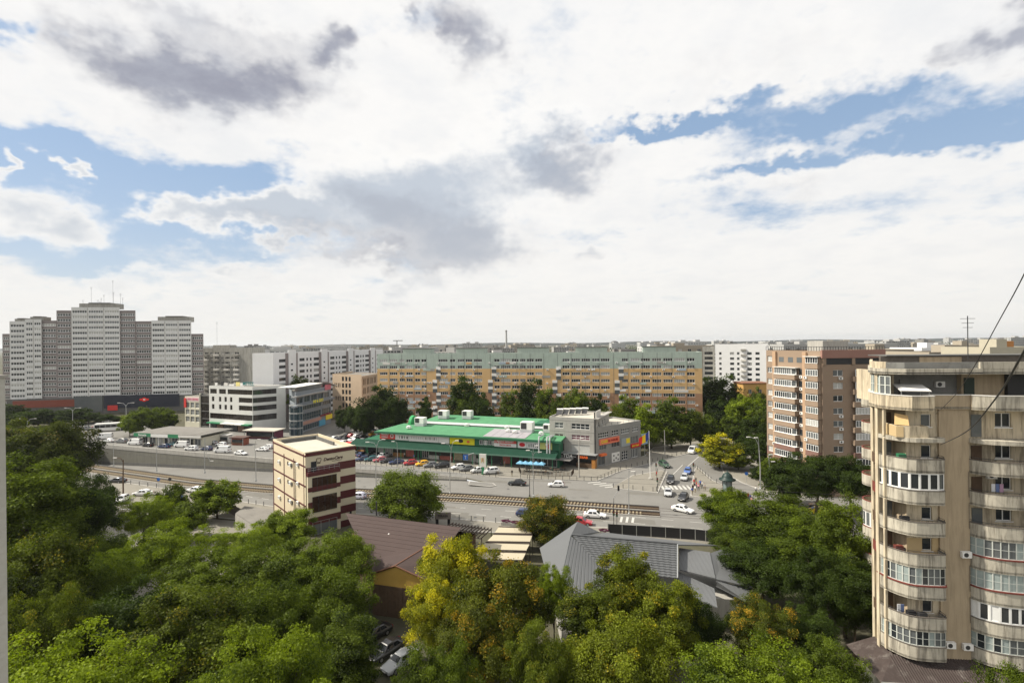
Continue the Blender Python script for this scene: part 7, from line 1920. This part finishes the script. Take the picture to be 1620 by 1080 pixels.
for x, y, k, c, l in [(592, 1008, 'sedan', 'black', 'black saloon parked farthest left below the timber wall'), (612, 1034, 'sedan', 'black', 'black saloon parked between the other two below the timber wall'), (634, 1052, 'sedan', 'silver', 'silver saloon parked nearest below the timber wall')]: car(x, y, 232, k, c, l, g6, .01)
car(1292, 812, 165, 'hatch', 'taxi', 'yellow taxi between the trees right of the crossing', None); car(1298, 803, 165, 'sedan', 'black', 'black car behind the yellow taxi', None)
car(1050, 985, 190, 'van', 'white', 'white van half hidden below the yellow green trees', None, .01); car(432, 925, 150, 'sedan', 'white', 'white car glimpsed through the left wood', None, .01)
# crowded car park behind the clinic
r = random.Random(21); g7 = 'car park beside the market'
a0, a1, b0 = G(462, 703), G(590, 704), G(545, 668)
rowv = Vector((.90, -.42)).normalized(); up = Vector((.42, .90)).normalized(); org = Vector((-73, 172)); fc = {}
for i in range(7):
    for j in range(15):
        p = org + rowv * (j * 2.6) + up * (i * 6.0)
        if r.random() < .06 or p.x > -34 + i * 1.2: continue
        cn = r.choice(['white'] * 7 + ['silver'] * 4 + ['black'] * 4 + ['grey'] * 3 + ['navy', 'red', 'yellow']); k = r.choice(['sedan', 'hatch', 'hatch', 'suv'])
        o = obj('parked_car', CARP[k + '_far'], None, (p.x, p.y, .012), math.atan2(up.y, up.x) + r.choice([0, math.pi]) + r.uniform(-.05, .05)); o.color = CC[cn]
        tag(o, f'{cn} car in the crowded car park left of the green market', 'car', g7)
for k in KIND:
    for ch in CH[CARP[k].name]: bpy.data.objects.remove(ch)
    bpy.data.objects.remove(CARP[k])
def coach():
    p = G(177, 681); T = thing('coach', 'long white coach with dark window band at the far left', 'bus', (p.x, p.y, .012), rad(22))
    q = MB(); pts = [(-5.8, .5), (-5.8, 3.0), (-5.5, 3.3), (5.3, 3.3), (5.8, 2.6), (5.95, 1.2), (5.9, .5)]
    for s in (-1.25, 1.25): q.face([(x, s, z) for x, z in (pts if s > 0 else pts[::-1])])
    for (x0, z0), (x1, z1) in zip(pts, pts[1:] + pts[:1]): q.face([(x0, -1.25, z0), (x1, -1.25, z1), (x1, 1.25, z1), (x0, 1.25, z0)])
    q.build('body', [white], T)
    for i in range(6):
        for s in (-1, 1):
            q = MB(); q.box(-5.5 + i * 1.85, -3.72 + i * 1.85, s * 1.262 - .006, s * 1.262 + .006, 1.6, 2.8); q.build('side_window', [carglass], T)
    q = MB(); q.face([(5.97, -1.15, 1.3), (5.97, 1.15, 1.3), (5.75, 1.15, 2.75), (5.75, -1.15, 2.75)]); q.build('windscreen', [carglass], T)
    for x in (-3.6, 3.9):
        for s in (-1, 1):
            q = MB(); q.tube([(x, s * 1.1, .5), (x, s * 1.29, .5)], .5, 14); q.build('wheel', [tyre], T)
coach()

# ------------------------------------------------------------------ people
skin = mat('skin', (.45, .27, .19), .7, var=.05); hair = mat('hair', (.03, .02, .015), .8, var=.1); shirt = mat('shirt', (1, 1, 1), .9, var=.08, objcol=True)
tro = [mat('trousers_dark', (.03, .035, .05), .9), mat('trousers_khaki', (.22, .18, .12), .9)]
def person_mesh(name, walk, trm):
    me = bpy.data.meshes.new(name)
    s = .24 if walk else .06
    V = [(0, 0, .95), (0, 0, 1.15), (0, 0, 1.40), (0, 0, 1.50), (0, .01, 1.62), (0, .02, 1.74),
         (.10, 0, .90), (.11, .5 * s + .03, .50), (.11, s * .6 - .05, .09), (.11, s * .6 + .09, .04), (-.10, 0, .90), (-.11, -.3 * s + .05, .50), (-.11, -s - .02, .10), (-.11, -s + .12, .04),
         (.19, 0, 1.40), (.24, -.3 * s, 1.14), (.25, .12 - .6 * s, .90), (-.19, 0, 1.40), (-.24, .35 * s, 1.14), (-.25, .10 + .7 * s, .92)]
    E_ = [(0, 1), (1, 2), (2, 3), (3, 4), (4, 5), (0, 6), (6, 7), (7, 8), (8, 9), (0, 10), (10, 11), (11, 12), (12, 13), (2, 14), (14, 15), (15, 16), (2, 17), (17, 18), (18, 19)]
    R_ = [.15, .13, .15, .065, .095, .08, .10, .07, .05, .045, .10, .07, .05, .045, .065, .05, .04, .065, .05, .04]
    me.from_pydata(V, E_, []); o = bpy.data.objects.new(name, me); COL.objects.link(o)
    md = o.modifiers.new('skin', 'SKIN'); md.use_smooth_shade = True
    for i, sv in enumerate(me.skin_vertices[0].data): sv.radius = (R_[i], R_[i]); sv.use_root = (i == 0)
    o.modifiers.new('sub', 'SUBSURF').levels = 1
    out = bpy.data.meshes.new_from_object(o.evaluated_get(bpy.context.evaluated_depsgraph_get())); bpy.data.objects.remove(o)
    out.materials.clear()
    for mm in (shirt, trm, skin, hair, black): out.materials.append(mm)
    for p in out.polygons:
        c = p.center; p.use_smooth = True
        p.material_index = 4 if c.z < .09 else 1 if c.z < .98 and abs(c.x) < .21 else 2 if c.z > 1.48 and not (c.z > 1.68 or (c.y < -.02 and c.z > 1.58)) else 3 if c.z > 1.55 else 2 if abs(c.x) > .215 and c.z < 1.15 else 0
    return out
PM = [person_mesh('walking', True, tro[0]), person_mesh('standing', False, tro[1]), person_mesh('striding', True, tro[1]), person_mesh('waiting', False, tro[0])]
SH = {'red': (.5, .03, .03, 1), 'white': (.7, .7, .68, 1), 'blue': (.05, .12, .42, 1), 'black': (.02, .02, .022, 1), 'grey': (.2, .2, .21, 1), 'teal': (.04, .25, .28, 1), 'pink': (.6, .28, .32, 1), 'navy': (.02, .03, .1, 1)}
def person(px, py, col, pose, where, head=0, z=.13):
    p = G(px, py, z); o = obj('person', PM[pose], None, (p.x, p.y, z - .0), rad(head)); o.color = SH[col]
    tag(o, f'person in {col} top {["walking", "standing", "striding", "waiting"][pose]} {where}', 'person', 'people in the street')
for i, (x, y, c, ps) in enumerate([(1096, 777, 'black', 3), (1099, 774, 'navy', 1), (1102, 772, 'red', 3), (1100, 779, 'white', 1), (1105, 776, 'pink', 0), (1098, 768, 'red', 1), (1101, 765, 'black', 1), (1111, 772, 'white', 0), (1115, 776, 'grey', 2), (1108, 770, 'blue', 3), (1095, 782, 'blue', 1)]): person(x, y, c, ps, 'on the island before the kiosk column' if i < 7 else 'at the island edge by the zebra', 180 + i * 37)
for i, (x, y, c, ps) in enumerate([(1163, 785, 'white', 0), (1169, 787, 'teal', 2), (1176, 788, 'blue', 1), (1184, 791, 'red', 0), (1182, 795, 'black', 2), (1187, 793, 'navy', 0), (1196, 780, 'white', 3), (1202, 768, 'grey', 1), (1174, 797, 'white', 2), (1180, 803, 'black', 0), (1189, 799, 'pink', 1)]): person(x, y, c, ps, 'on the right hand crossing', 90 + i * 41, .13)
for x, y, c, ps, w in [(810, 753, 'black', 2, 'across the market pavement'), (788, 751, 'white', 1, 'beside the last parked car'), (1024, 722, 'grey', 1, 'by the corner building wing'), (280, 776, 'white', 1, 'by the left kerb'), (287, 777, 'black', 3, 'on the left kerb by the white cars'), (719, 732, 'pink', 0, 'along the market shops'), (655, 727, 'blue', 1, 'at the market stalls'), (640, 724, 'white', 3, 'between the shops and red car'), (793, 737, 'black', 0, 'leaving the market door'), (798, 738, 'grey', 1, 'at the market door'), (1195, 756, 'white', 3, 'near the clipped hedge'), (1039, 755, 'red', 1, 'on the paved island')]: person(x, y, c, ps, w, rnd.uniform(0, 360), .125)

# ------------------------------------------------------------------ street furniture
def pole(bx, by, tx, ty, label, arms=(), name='lamp_post', r=.11, m_=steel, group=None, z=.0):
    b = G(bx, by, z); t = Q(tx, ty, b.y); h = max(2.5, t.z - z)
    T = thing(name, label, 'lamp post' if name == 'lamp_post' else name.replace('_', ' '), (b.x, b.y, z), 0, group)
    m = MB(); m.tube([(0, 0, -.05), (0, 0, h * .5), (t.x - b.x, 0, h)], [r, r * .8, r * .55], 8); m.build('post', [m_], T)
    m = MB(); m.lathe([(r * 1.9, 0), (r * 1.9, .35), (r * 1.05, .5)], 10); m.build('base', [m_], T)
    for a in arms:                                         # arm tip as pixel offset
        dx, dz = a[0] * b.y / FPX, -a[1] * b.y / FPX; x0 = t.x - b.x
        m = MB(); m.tube([(x0, 0, h - .6), (x0 + dx * .35, 0, h + dz * .7), (x0 + dx, 0, h + dz)], r * .42, 6); m.build('arm', [m_], T)
        m = MB(); s = 1 if dx > 0 else -1; m.box(min(0, s * .85), max(0, s * .85), -.16, .16, -.07, .09, 0, Matrix.Translation((x0 + dx, 0, h + dz))); m.build('lamp_head', [offwhite], T)
    return T
gl_ = 'boulevard lamp posts'
pole(595, 772, 596, 703, 'two armed lamp post in front of the market left half', ((8, -8), (-12, -4)), group=gl_)
pole(712, 781, 714, 707, 'two armed lamp post in front of the market middle', ((6, -10), (-10, -6)), group=gl_)
pole(629, 737, 628, 699, 'single lamp post among the parked market cars', ((-4, -1),), r=.08, group=gl_)
pole(324, 748, 324, 693, 'lamp post left of the small street tree', ((8, 36),), group=gl_)
pole(405, 761, 403, 703, 'plain grey post left of the clinic', ((4, -8),), group=gl_)
pole(248, 745, 248, 701, 'slim post before the retaining wall middle', (), r=.09, group=gl_)
pole(180, 737, 179, 700, 'slim post by the underpass mouth', (), r=.09, group=gl_)
pole(1203, 774, 1200, 700, 'tall lamp post with curved arm beside the hedge', ((-13, -9), (-1, -8)), r=.16, group=gl_)
pole(1219, 789, 1216, 722, 'slender twin globe lamp post by the right crossing', ((0.5, -3), (4, 8)), r=.09, group=gl_)
pole(838, 785, 838, 743, 'short signal post left of the rusty tree', (), r=.09, m_=dark_metal, group=gl_)
pole(844, 786, 843, 717, 'pole with cross bar and floodlight by the rusty tree', ((-5, -5), (8, -2), (3, -12)), group=gl_)
pole(916, 755, 916, 696, 'concrete pole before the pizza fascia', ((2, -3),), r=.17, m_=concrete, group=gl_)
pole(1052, 722, 1051, 680, 'concrete pole at the wing end', (), r=.14, m_=concrete, group=gl_)
pole(995, 814, 995, 742, 'pole with camera box between tracks and island', ((3, 4),), group=gl_)
pole(1138, 700, 1137, 679, 'lamp post behind the yellow street tree', ((-7, -4),), r=.1, group=gl_)
pole(1186, 690, 1185, 650, 'far lamp post up the north street', ((-8, -6),), r=.1, group=gl_)
for x, y, tx, ty, l in ((115, 680, 115, 648, 'two armed lamp post left by the tower trees'), (200, 676, 199, 640, 'two armed lamp post before the navy podium'), (42, 690, 44, 665, 'two armed lamp post above the brown tree')): pole(x, y, tx, ty, l, ((10, -3), (-10, -3)), r=.14, group=gl_)
pole(195, 784, 195, 727, 'dark wooden pole with lamp by the left kerb', ((-10, -3),), name='utility_pole', r=.17, m_=wood); pole(310, 812, 309, 783, 'dark pole beside the slatted fence', (), name='utility_pole', r=.16, m_=dark_metal)
def signal(bx, by, tx, ty, label, arm=None):
    T = pole(bx, by, tx, ty, label, (), name='traffic_light', r=.07, m_=dark_metal); b = T.location; h = Q(tx, ty, b.y).z
    m = MB(); m.box(-.16, .16, -.2, .14, 2.4, 3.3); bx_ = m.build('signal_box', [black], T)
    for i, mm in enumerate((mat('signal_red', (.4, .02, .02), .3), mat('signal_amber', (.35, .2, .02), .3), mat('signal_green', (.02, .25, .1), .3))):
        m = MB(); m.lathe([(0, 0), (.1, 0)], 10); o = m.build('signal_lens', [mm], bx_); o.location = (0, -.21, 3.12 - .28 * i); o.rotation_euler = (rad(90), 0, 0)
    if arm:
        d = Vector((arm[0] * b.y / FPX, 0, -arm[1] * b.y / FPX)); m = MB(); m.tube([(0, 0, h - .1), (d.x, 0, h + d.z)], .05, 6); m.build('mast_arm', [steel], T)
        m = MB(); m.box(d.x - .16, d.x + .16, -.2, .12, h + d.z - .2, h + d.z + .75); m.build('signal_box', [black], T)
signal(971, 835, 971, 787, 'traffic light with raised arm by the near kerb', (8, -13)); signal(1040, 778, 1041, 757, 'traffic light at the paved island tip'); signal(1097, 752, 1097, 735, 'traffic light on the kiosk island'); signal(976, 837, 976, 824, 'small signal post beside the planter')
signal(1038, 752, 1038, 734, 'traffic light at the back of the paved island')
# flagpole
b = G(1029, 757, .13); T = thing('flagpole', 'white flagpole with blue yellow red flag on the island', 'flagpole', (b.x, b.y, .13)); h = Q(1027, 682, b.y).z
m = MB(); m.tube([(0, 0, 0), (-.25, 0, h)], [.11, .05], 10); m.build('pole', [white], T); m = MB(); m.lathe([(.55, 0), (.55, .25), (.2, .3)], 12); m.build('base', [concrete], T)
fcol = [mat('flag_blue', (.03, .05, .24), .8), mat('flag_yellow', (.75, .50, .02), .8), mat('flag_red', (.55, .03, .03), .8)]
m = MB(); N = 12; f0 = Vector((-.3, 0, h - .1))
def fp(s, t): return f0 + Vector((-s * 2.5, .22 * math.sin(s * 7 + t * 2) * s, -t * 2.0 - s * 1.9 - .12 * math.sin(s * 6)))
for i in range(N):
    for j in range(5): m.face([fp(i / N, j / 5), fp((i + 1) / N, j / 5), fp((i + 1) / N, (j + 1) / 5), fp(i / N, (j + 1) / 5)], min(2, i * 3 // N))
m.build('flag', fcol, T, True)
# kiosk column with dome
b = G(1151, 786, .13); T = thing('advert_column', 'round glass kiosk column with dark green dome', 'kiosk', (b.x, b.y, .13)); gd = mat('bottle_green', (.006, .024, .02), .5, .4, var=.15)
m = MB(); m.lathe([(1.15, 0), (1.15, .5), (1.0, .55)], 18); m.build('plinth', [gd], T); m = MB(); m.lathe([(.98, .55), (.98, 3.7)], 18); m.build('glass_drum', [glass_mat('kiosk_glass', (.16, .20, .20), .1)], T, True)
m = MB(); m.lathe([(1.0, 3.7), (1.75, 3.85), (1.75, 4.05), (1.2, 4.2), (1.1, 4.6), (.85, 5.1), (.4, 5.45), (.12, 5.6), (.08, 6.0), (0, 6.1)], 18); m.build('dome', [gd], T, True)
for i in range(6):
    a = i * math.pi / 3; m = MB(); m.tube([(1.02 * math.cos(a), 1.02 * math.sin(a), .5), (1.02 * math.cos(a), 1.02 * math.sin(a), 3.75)], .06, 6); m.build('column', [gd], T)
# advertising board and blue direction sign
b = G(764, 750, .13); T = thing('advert_board', 'tall white advertising board beside the parked white cars', 'billboard', (b.x, b.y, .13), rad(-15))
m = MB(); m.box(-.35, .35, -.12, .12, 0, 2.0); m.build('foot', [greenm], T); m = MB(); m.box(-1.1, 1.1, -.14, .14, 2.0, 5.4); m.build('panel', [offwhite], T); m = MB(); m.box(-1.1, -.98, -.16, .16, 2.0, 5.4); m.box(.98, 1.1, -.16, .16, 2.0, 5.4); m.build('panel_edge', [greenm], T)
for i in range(5):
    m = MB(); m.box(-.5 + .2 * i, -.4 + .2 * i, -.155, -.15, 3.0 + .2 * (i % 3), 4.4); m.build('print_mark', [[dark_metal, yellow, redm][i % 3]], T)
b = G(750, 748, .13); T = thing('direction_sign', 'blue direction sign hanging from a white arm', 'sign', (b.x, b.y, .13)); m = MB(); m.tube([(0, 0, 0), (0, 0, 5.4)], .07, 6); m.tube([(0, 0, 5.4), (-2.6, 0, 4.6)], .08, 6); m.build('mast', [steel], T)
m = MB(); m.box(-2.9, -1.6, -.08, -.03, 3.6, 5.0); m.build('panel', [bluem], T); m = MB(); m.box(-2.3, -2.2, -.1, -.085, 3.8, 4.7); m.box(-2.5, -2.0, -.1, -.085, 4.5, 4.6); m.build('arrow', [white], T)
for x, y, l, c in ((251, 774, 'round blue sign on a thin post by the left kerb', bluem), (269, 774, 'dark sign on a thin post by the left kerb', dark_metal), (1181, 765, 'small sign by the right pavement', bluem)):
    b = G(x, y, .1); T = thing('road_sign', l, 'sign', (b.x, b.y, .1)); m = MB(); m.tube([(0, 0, 0), (0, 0, 2.6)], .04, 6); m.build('post', [steel], T); m = MB(); m.lathe([(0, -.03), (.42, -.03), (.42, 0), (0, 0)], 16); o = m.build('disc', [c], T); o.location = (0, -.06, 2.5); o.rotation_euler = (rad(90), 0, 0)
# parasols and terrace fence before the restaurant
pb = mat('parasol_blue', (.16, .36, .52), .8, var=.12, scale=1)
A_, B_ = G(823, 746, .13), G(857, 748, .13)
for i in range(5):
    p = A_.lerp(B_, i / 4.); T = thing('parasol', 'pale blue square parasol in the terrace row before the market corner', 'parasol', (p.x, p.y + .6, .13), -.35, 'terrace parasols')
    m = MB(); m.tube([(0, 0, 0), (0, 0, 2.9)], .04, 6); m.build('pole', [steel], T); m = MB(); m.face([(-.9, -.9, 2.3), (.9, -.9, 2.3), (0, 0, 2.95)]); m.face([(.9, -.9, 2.3), (.9, .9, 2.3), (0, 0, 2.95)]); m.face([(.9, .9, 2.3), (-.9, .9, 2.3), (0, 0, 2.95)]); m.face([(-.9, .9, 2.3), (-.9, -.9, 2.3), (0, 0, 2.95)])
    for s in (-1, 1): m.face([(-.9, s * .9, 2.3), (.9, s * .9, 2.3), (.9, s * .9, 2.1), (-.9, s * .9, 2.1)]); m.face([(s * .9, -.9, 2.3), (s * .9, .9, 2.3), (s * .9, .9, 2.1), (s * .9, -.9, 2.1)])
    m.build('canopy', [pb], T)
T = thing('terrace_fence', 'dark slatted terrace fence before the pizza restaurant', 'fence', (A_.x, A_.y, .13)); pts = [G(821, 744, .13), G(824, 750, .13), G(870, 753.5, .13), G(904, 753, .13), G(908, 747, .13)]
for a, b in zip(pts, pts[1:]):
    n = max(2, int((b - a).length / .34))
    for i in range(n):
        p = a.lerp(b, i / n) - A_; m = MB(); m.box(p.x - .07, p.x + .07, p.y - .025, p.y + .025, 0, 1.15); m.build('slat', [wood if i % 3 else dark_metal], T)
r = random.Random(9)
for i in range(9):
    p = G(r.uniform(826, 900), r.uniform(744, 750), .13); T = thing('cafe_table', 'small dark cafe table on the restaurant terrace', 'table', (p.x, p.y, .13), r.random(), 'terrace tables')
    m = MB(); m.box(-.35, .35, -.35, .35, .72, .76); m.build('top', [wood], T); m = MB(); m.tube([(0, 0, 0), (0, 0, .72)], .04, 6); m.lathe([(.25, 0), (.25, .04), (0, .05)], 10); m.build('pedestal', [dark_metal], T)
    for s in (-1, 1):
        T = thing('cafe_chair', 'dark cafe chair on the restaurant terrace', 'chair', (p.x + s * .65, p.y, .13), 0, 'terrace chairs'); m = MB(); m.box(-.2, .2, -.2, .2, .42, .46); m.build('seat', [dark_metal], T); m = MB(); m.box(s * .18 - .02, s * .18 + .02, -.2, .2, .46, .9); m.build('backrest', [dark_metal], T)
        for lx in (-.17, .17):
            for ly in (-.17, .17): m = MB(); m.box(lx - .02, lx + .02, ly - .02, ly + .02, 0, .42); m.build('leg', [dark_metal], T)
# planters
for x, y, l in ((801, 830, 'stone planter with purple flowers left of the rusty tree'), (816, 832, 'stone planter with purple flowers touching the rusty tree shade'), (956, 845, 'stone planter at the start of the black fence')):
    b = G(x, y, .12); T = thing('planter', l, 'planter', (b.x, b.y, .12), rad(-12)); m = MB(); m.prism([(-.95, -.4), (.95, -.4), (.95, .4), (-.95, .4)], 0, .6); m.build('box', [concrete], T)
    o = bpy.data.objects.new('flowers', TP['shrub']['crown']); COL.objects.link(o); o.parent = T; o.location = (0, 0, .5); o.scale = (.55, .24, .2); o.material_slots[0].link = 'OBJECT'
    o.material_slots[0].material = MATS.get('leaf_purple') or leaf_mat('leaf_purple', (.03, .05, .02), (.10, .05, .06), (.22, .05, .14), .6)
# bollards
m = MB(); m.lathe([(.07, 0), (.065, .85), (.09, .87), (.09, .95), (.0, 1.0)], 8); bol = m.mesh('bollard', [dark_metal])
m = MB(); m.box(-.05, .05, -.05, .05, 0, 1.0); post = m.mesh('railing_post', [dark_metal])
def bollards(pix, step, label, group, z=.13, inset=.5):
    for p, d in walk([tuple(G(*q)[:2]) for q in pix], step):
        o = obj('bollard', bol, None, (p.x - d.y * inset, p.y + d.x * inset, z)); tag(o, label, 'bollard', group)
bollards([(984, 744.5), (1023, 734.5), (1085, 718.5), (1124, 707)], 2.4, 'dark bollard along the kerb by the corner building wing', 'bollards by the wing')
bollards([(970, 772), (1040, 779), (1055, 746)], 2.3, 'dark bollard on the edge of the paved island', 'bollards round the island', inset=.35)
bollards([(1003, 752.5), (1044, 745.5)], 2.6, 'dark bollard along the back of the paved island', 'bollards behind the island', inset=-.4)
bollards([(1102, 740), (1112, 748), (1128, 761), (1150, 770)], 2.2, 'dark bollard on the kiosk island', 'bollards on the kiosk island', inset=-.4)
bollards([(372, 792.5), (427, 801)], 2.3, 'dark bollard on the near kerb left of the clinic', 'bollards left of the clinic', inset=-.4)
bollards([(690, 819), (740, 822.5), (826, 829.5)], 2.5, 'dark bollard on the near kerb behind the pergola', 'bollards behind the pergola', inset=-.4)
bollards([(146, 757), (224, 767.5), (293, 777)], 3.2, 'dark bollard on the left kerb by the parked cars', 'bollards at the left kerb', inset=-.4)
# kerb railings before the market
for pix, lab in (([(561, 733.5), (688, 745.5), (740, 750.5), (784, 755.5)], 'low dark kerb railing before the parked market cars'), ([(823, 757.5), (944, 761.5), (984, 745.5)], 'low dark kerb railing before the restaurant terrace')):
    pp = [tuple(G(*q)[:2]) for q in pix]; T = thing('kerb_railing', lab, 'railing', (pp[0][0], pp[0][1], .12))
    ii = offset_path(pp, .35)
    for p, d in walk(ii, 1.8): obj('railing_post', post, T, (p.x - pp[0][0], p.y - pp[0][1], 0))
    m = MB(); m.tube([(x - pp[0][0], y - pp[0][1], .93) for x, y in ii], .03, 5); m.build('rail', [dark_metal], T); m = MB(); m.tube([(x - pp[0][0], y - pp[0][1], .5) for x, y in ii], .02, 5); m.build('rail', [dark_metal], T)
# railing on the retaining wall
T = thing('wall_railing', 'grey steel railing on top of the retaining wall end', 'railing', (-44, 141.7, .6)); pp = [(-60, 148.2), (-44, 141.75), (-12, 131.25)]
for p, d in walk(pp, 1.6): 
    m = MB(); m.box(-.03, .03, -.03, .03, 0, .9); o = m.build('post', [steel], T); o.location = (p.x + 44, p.y - 141.7, .02)
for z in (.3, .6, .9):
    m = MB(); m.tube([(x + 44, y - 141.7, z) for x, y in pp], .025, 5); m.build('rail', [steel], T)

# ------------------------------------------------------------------ near edge of the balcony the photograph was taken from, and its cables
T = thing('balcony_side_wall', 'pale plastered wall edge at the left picture border', 'wall', (-2.02, 2.0, 33.4))
m = MB(); zt = Q(4, 597, 2.3).z - 33.4; xr = Q(10, 800, 2.3).x + 2.02; m.box(xr - .5, xr, 0, .3, -1.8, zt); m.build('slab', [mat('near_plaster', (.42, .41, .37), .9, var=.12, scale=6, bump=.3, bscale=30)], T)
m = MB(); m.box(xr - .5, xr + .006, -.01, .31, zt, zt + .012); m.build('coping', [concrete], T)
def cable(pts, r, label):
    P = [Q(*p) for p in pts]; out = []
    for i in range(len(P) - 1):
        p0, p1, p2, p3 = P[max(i - 1, 0)], P[i], P[i + 1], P[min(i + 2, len(P) - 1)]
        for k in range(8):
            t = k / 8; out.append(.5 * ((2 * p1) + (p2 - p0) * t + (2 * p0 - 5 * p1 + 4 * p2 - p3) * t * t + (3 * p1 - p0 - 3 * p2 + p3) * t ** 3))
    out.append(P[-1]); m = MB(); m.tube(out, r, 6); tag(m.build('cable', [black], None, True), label, 'cable')
cable([(1700, 415, 9), (1620, 556, 12), (1573, 633, 18), (1528, 683, 30), (1488, 703, 46.9)], [.028] * 33, 'thick black cable swooping down to the balcony building wall')
cable([(1660, 340, 14), (1620, 434, 16), (1578, 512, 20), (1535, 590, 26), (1508, 628, 34), (1480, 655, 46.9)], [.018] * 41, 'thin black cable crossing in front of the roof aerial')
SC.cycles.max_bounces = 5; SC.cycles.diffuse_bounces = 2; SC.cycles.glossy_bounces = 2; SC.cycles.transmission_bounces = 2; SC.cycles.transparent_max_bounces = 4
# ------------------------------------------------------------------ the summer air over the city
def haze():
    m = bpy.data.materials.new('haze_air'); m.use_nodes = True; nt = m.node_tree; nt.nodes.clear()
    out = nt.nodes.new('ShaderNodeOutputMaterial'); v = nt.nodes.new('ShaderNodeVolumePrincipled')
    v.inputs['Color'].default_value = (.86, .90, .95, 1); v.inputs['Density'].default_value = .00007; v.inputs['Anisotropy'].default_value = .3
    nt.links.new(v.outputs[0], out.inputs['Volume'])
    q = MB(); q.box(-9600, 9600, -9600, 9600, -9, 82); o = q.build('haze', [m]); o['kind'] = 'stuff'; o['label'] = 'thin summer haze over the whole city'; o['category'] = 'haze'
haze()
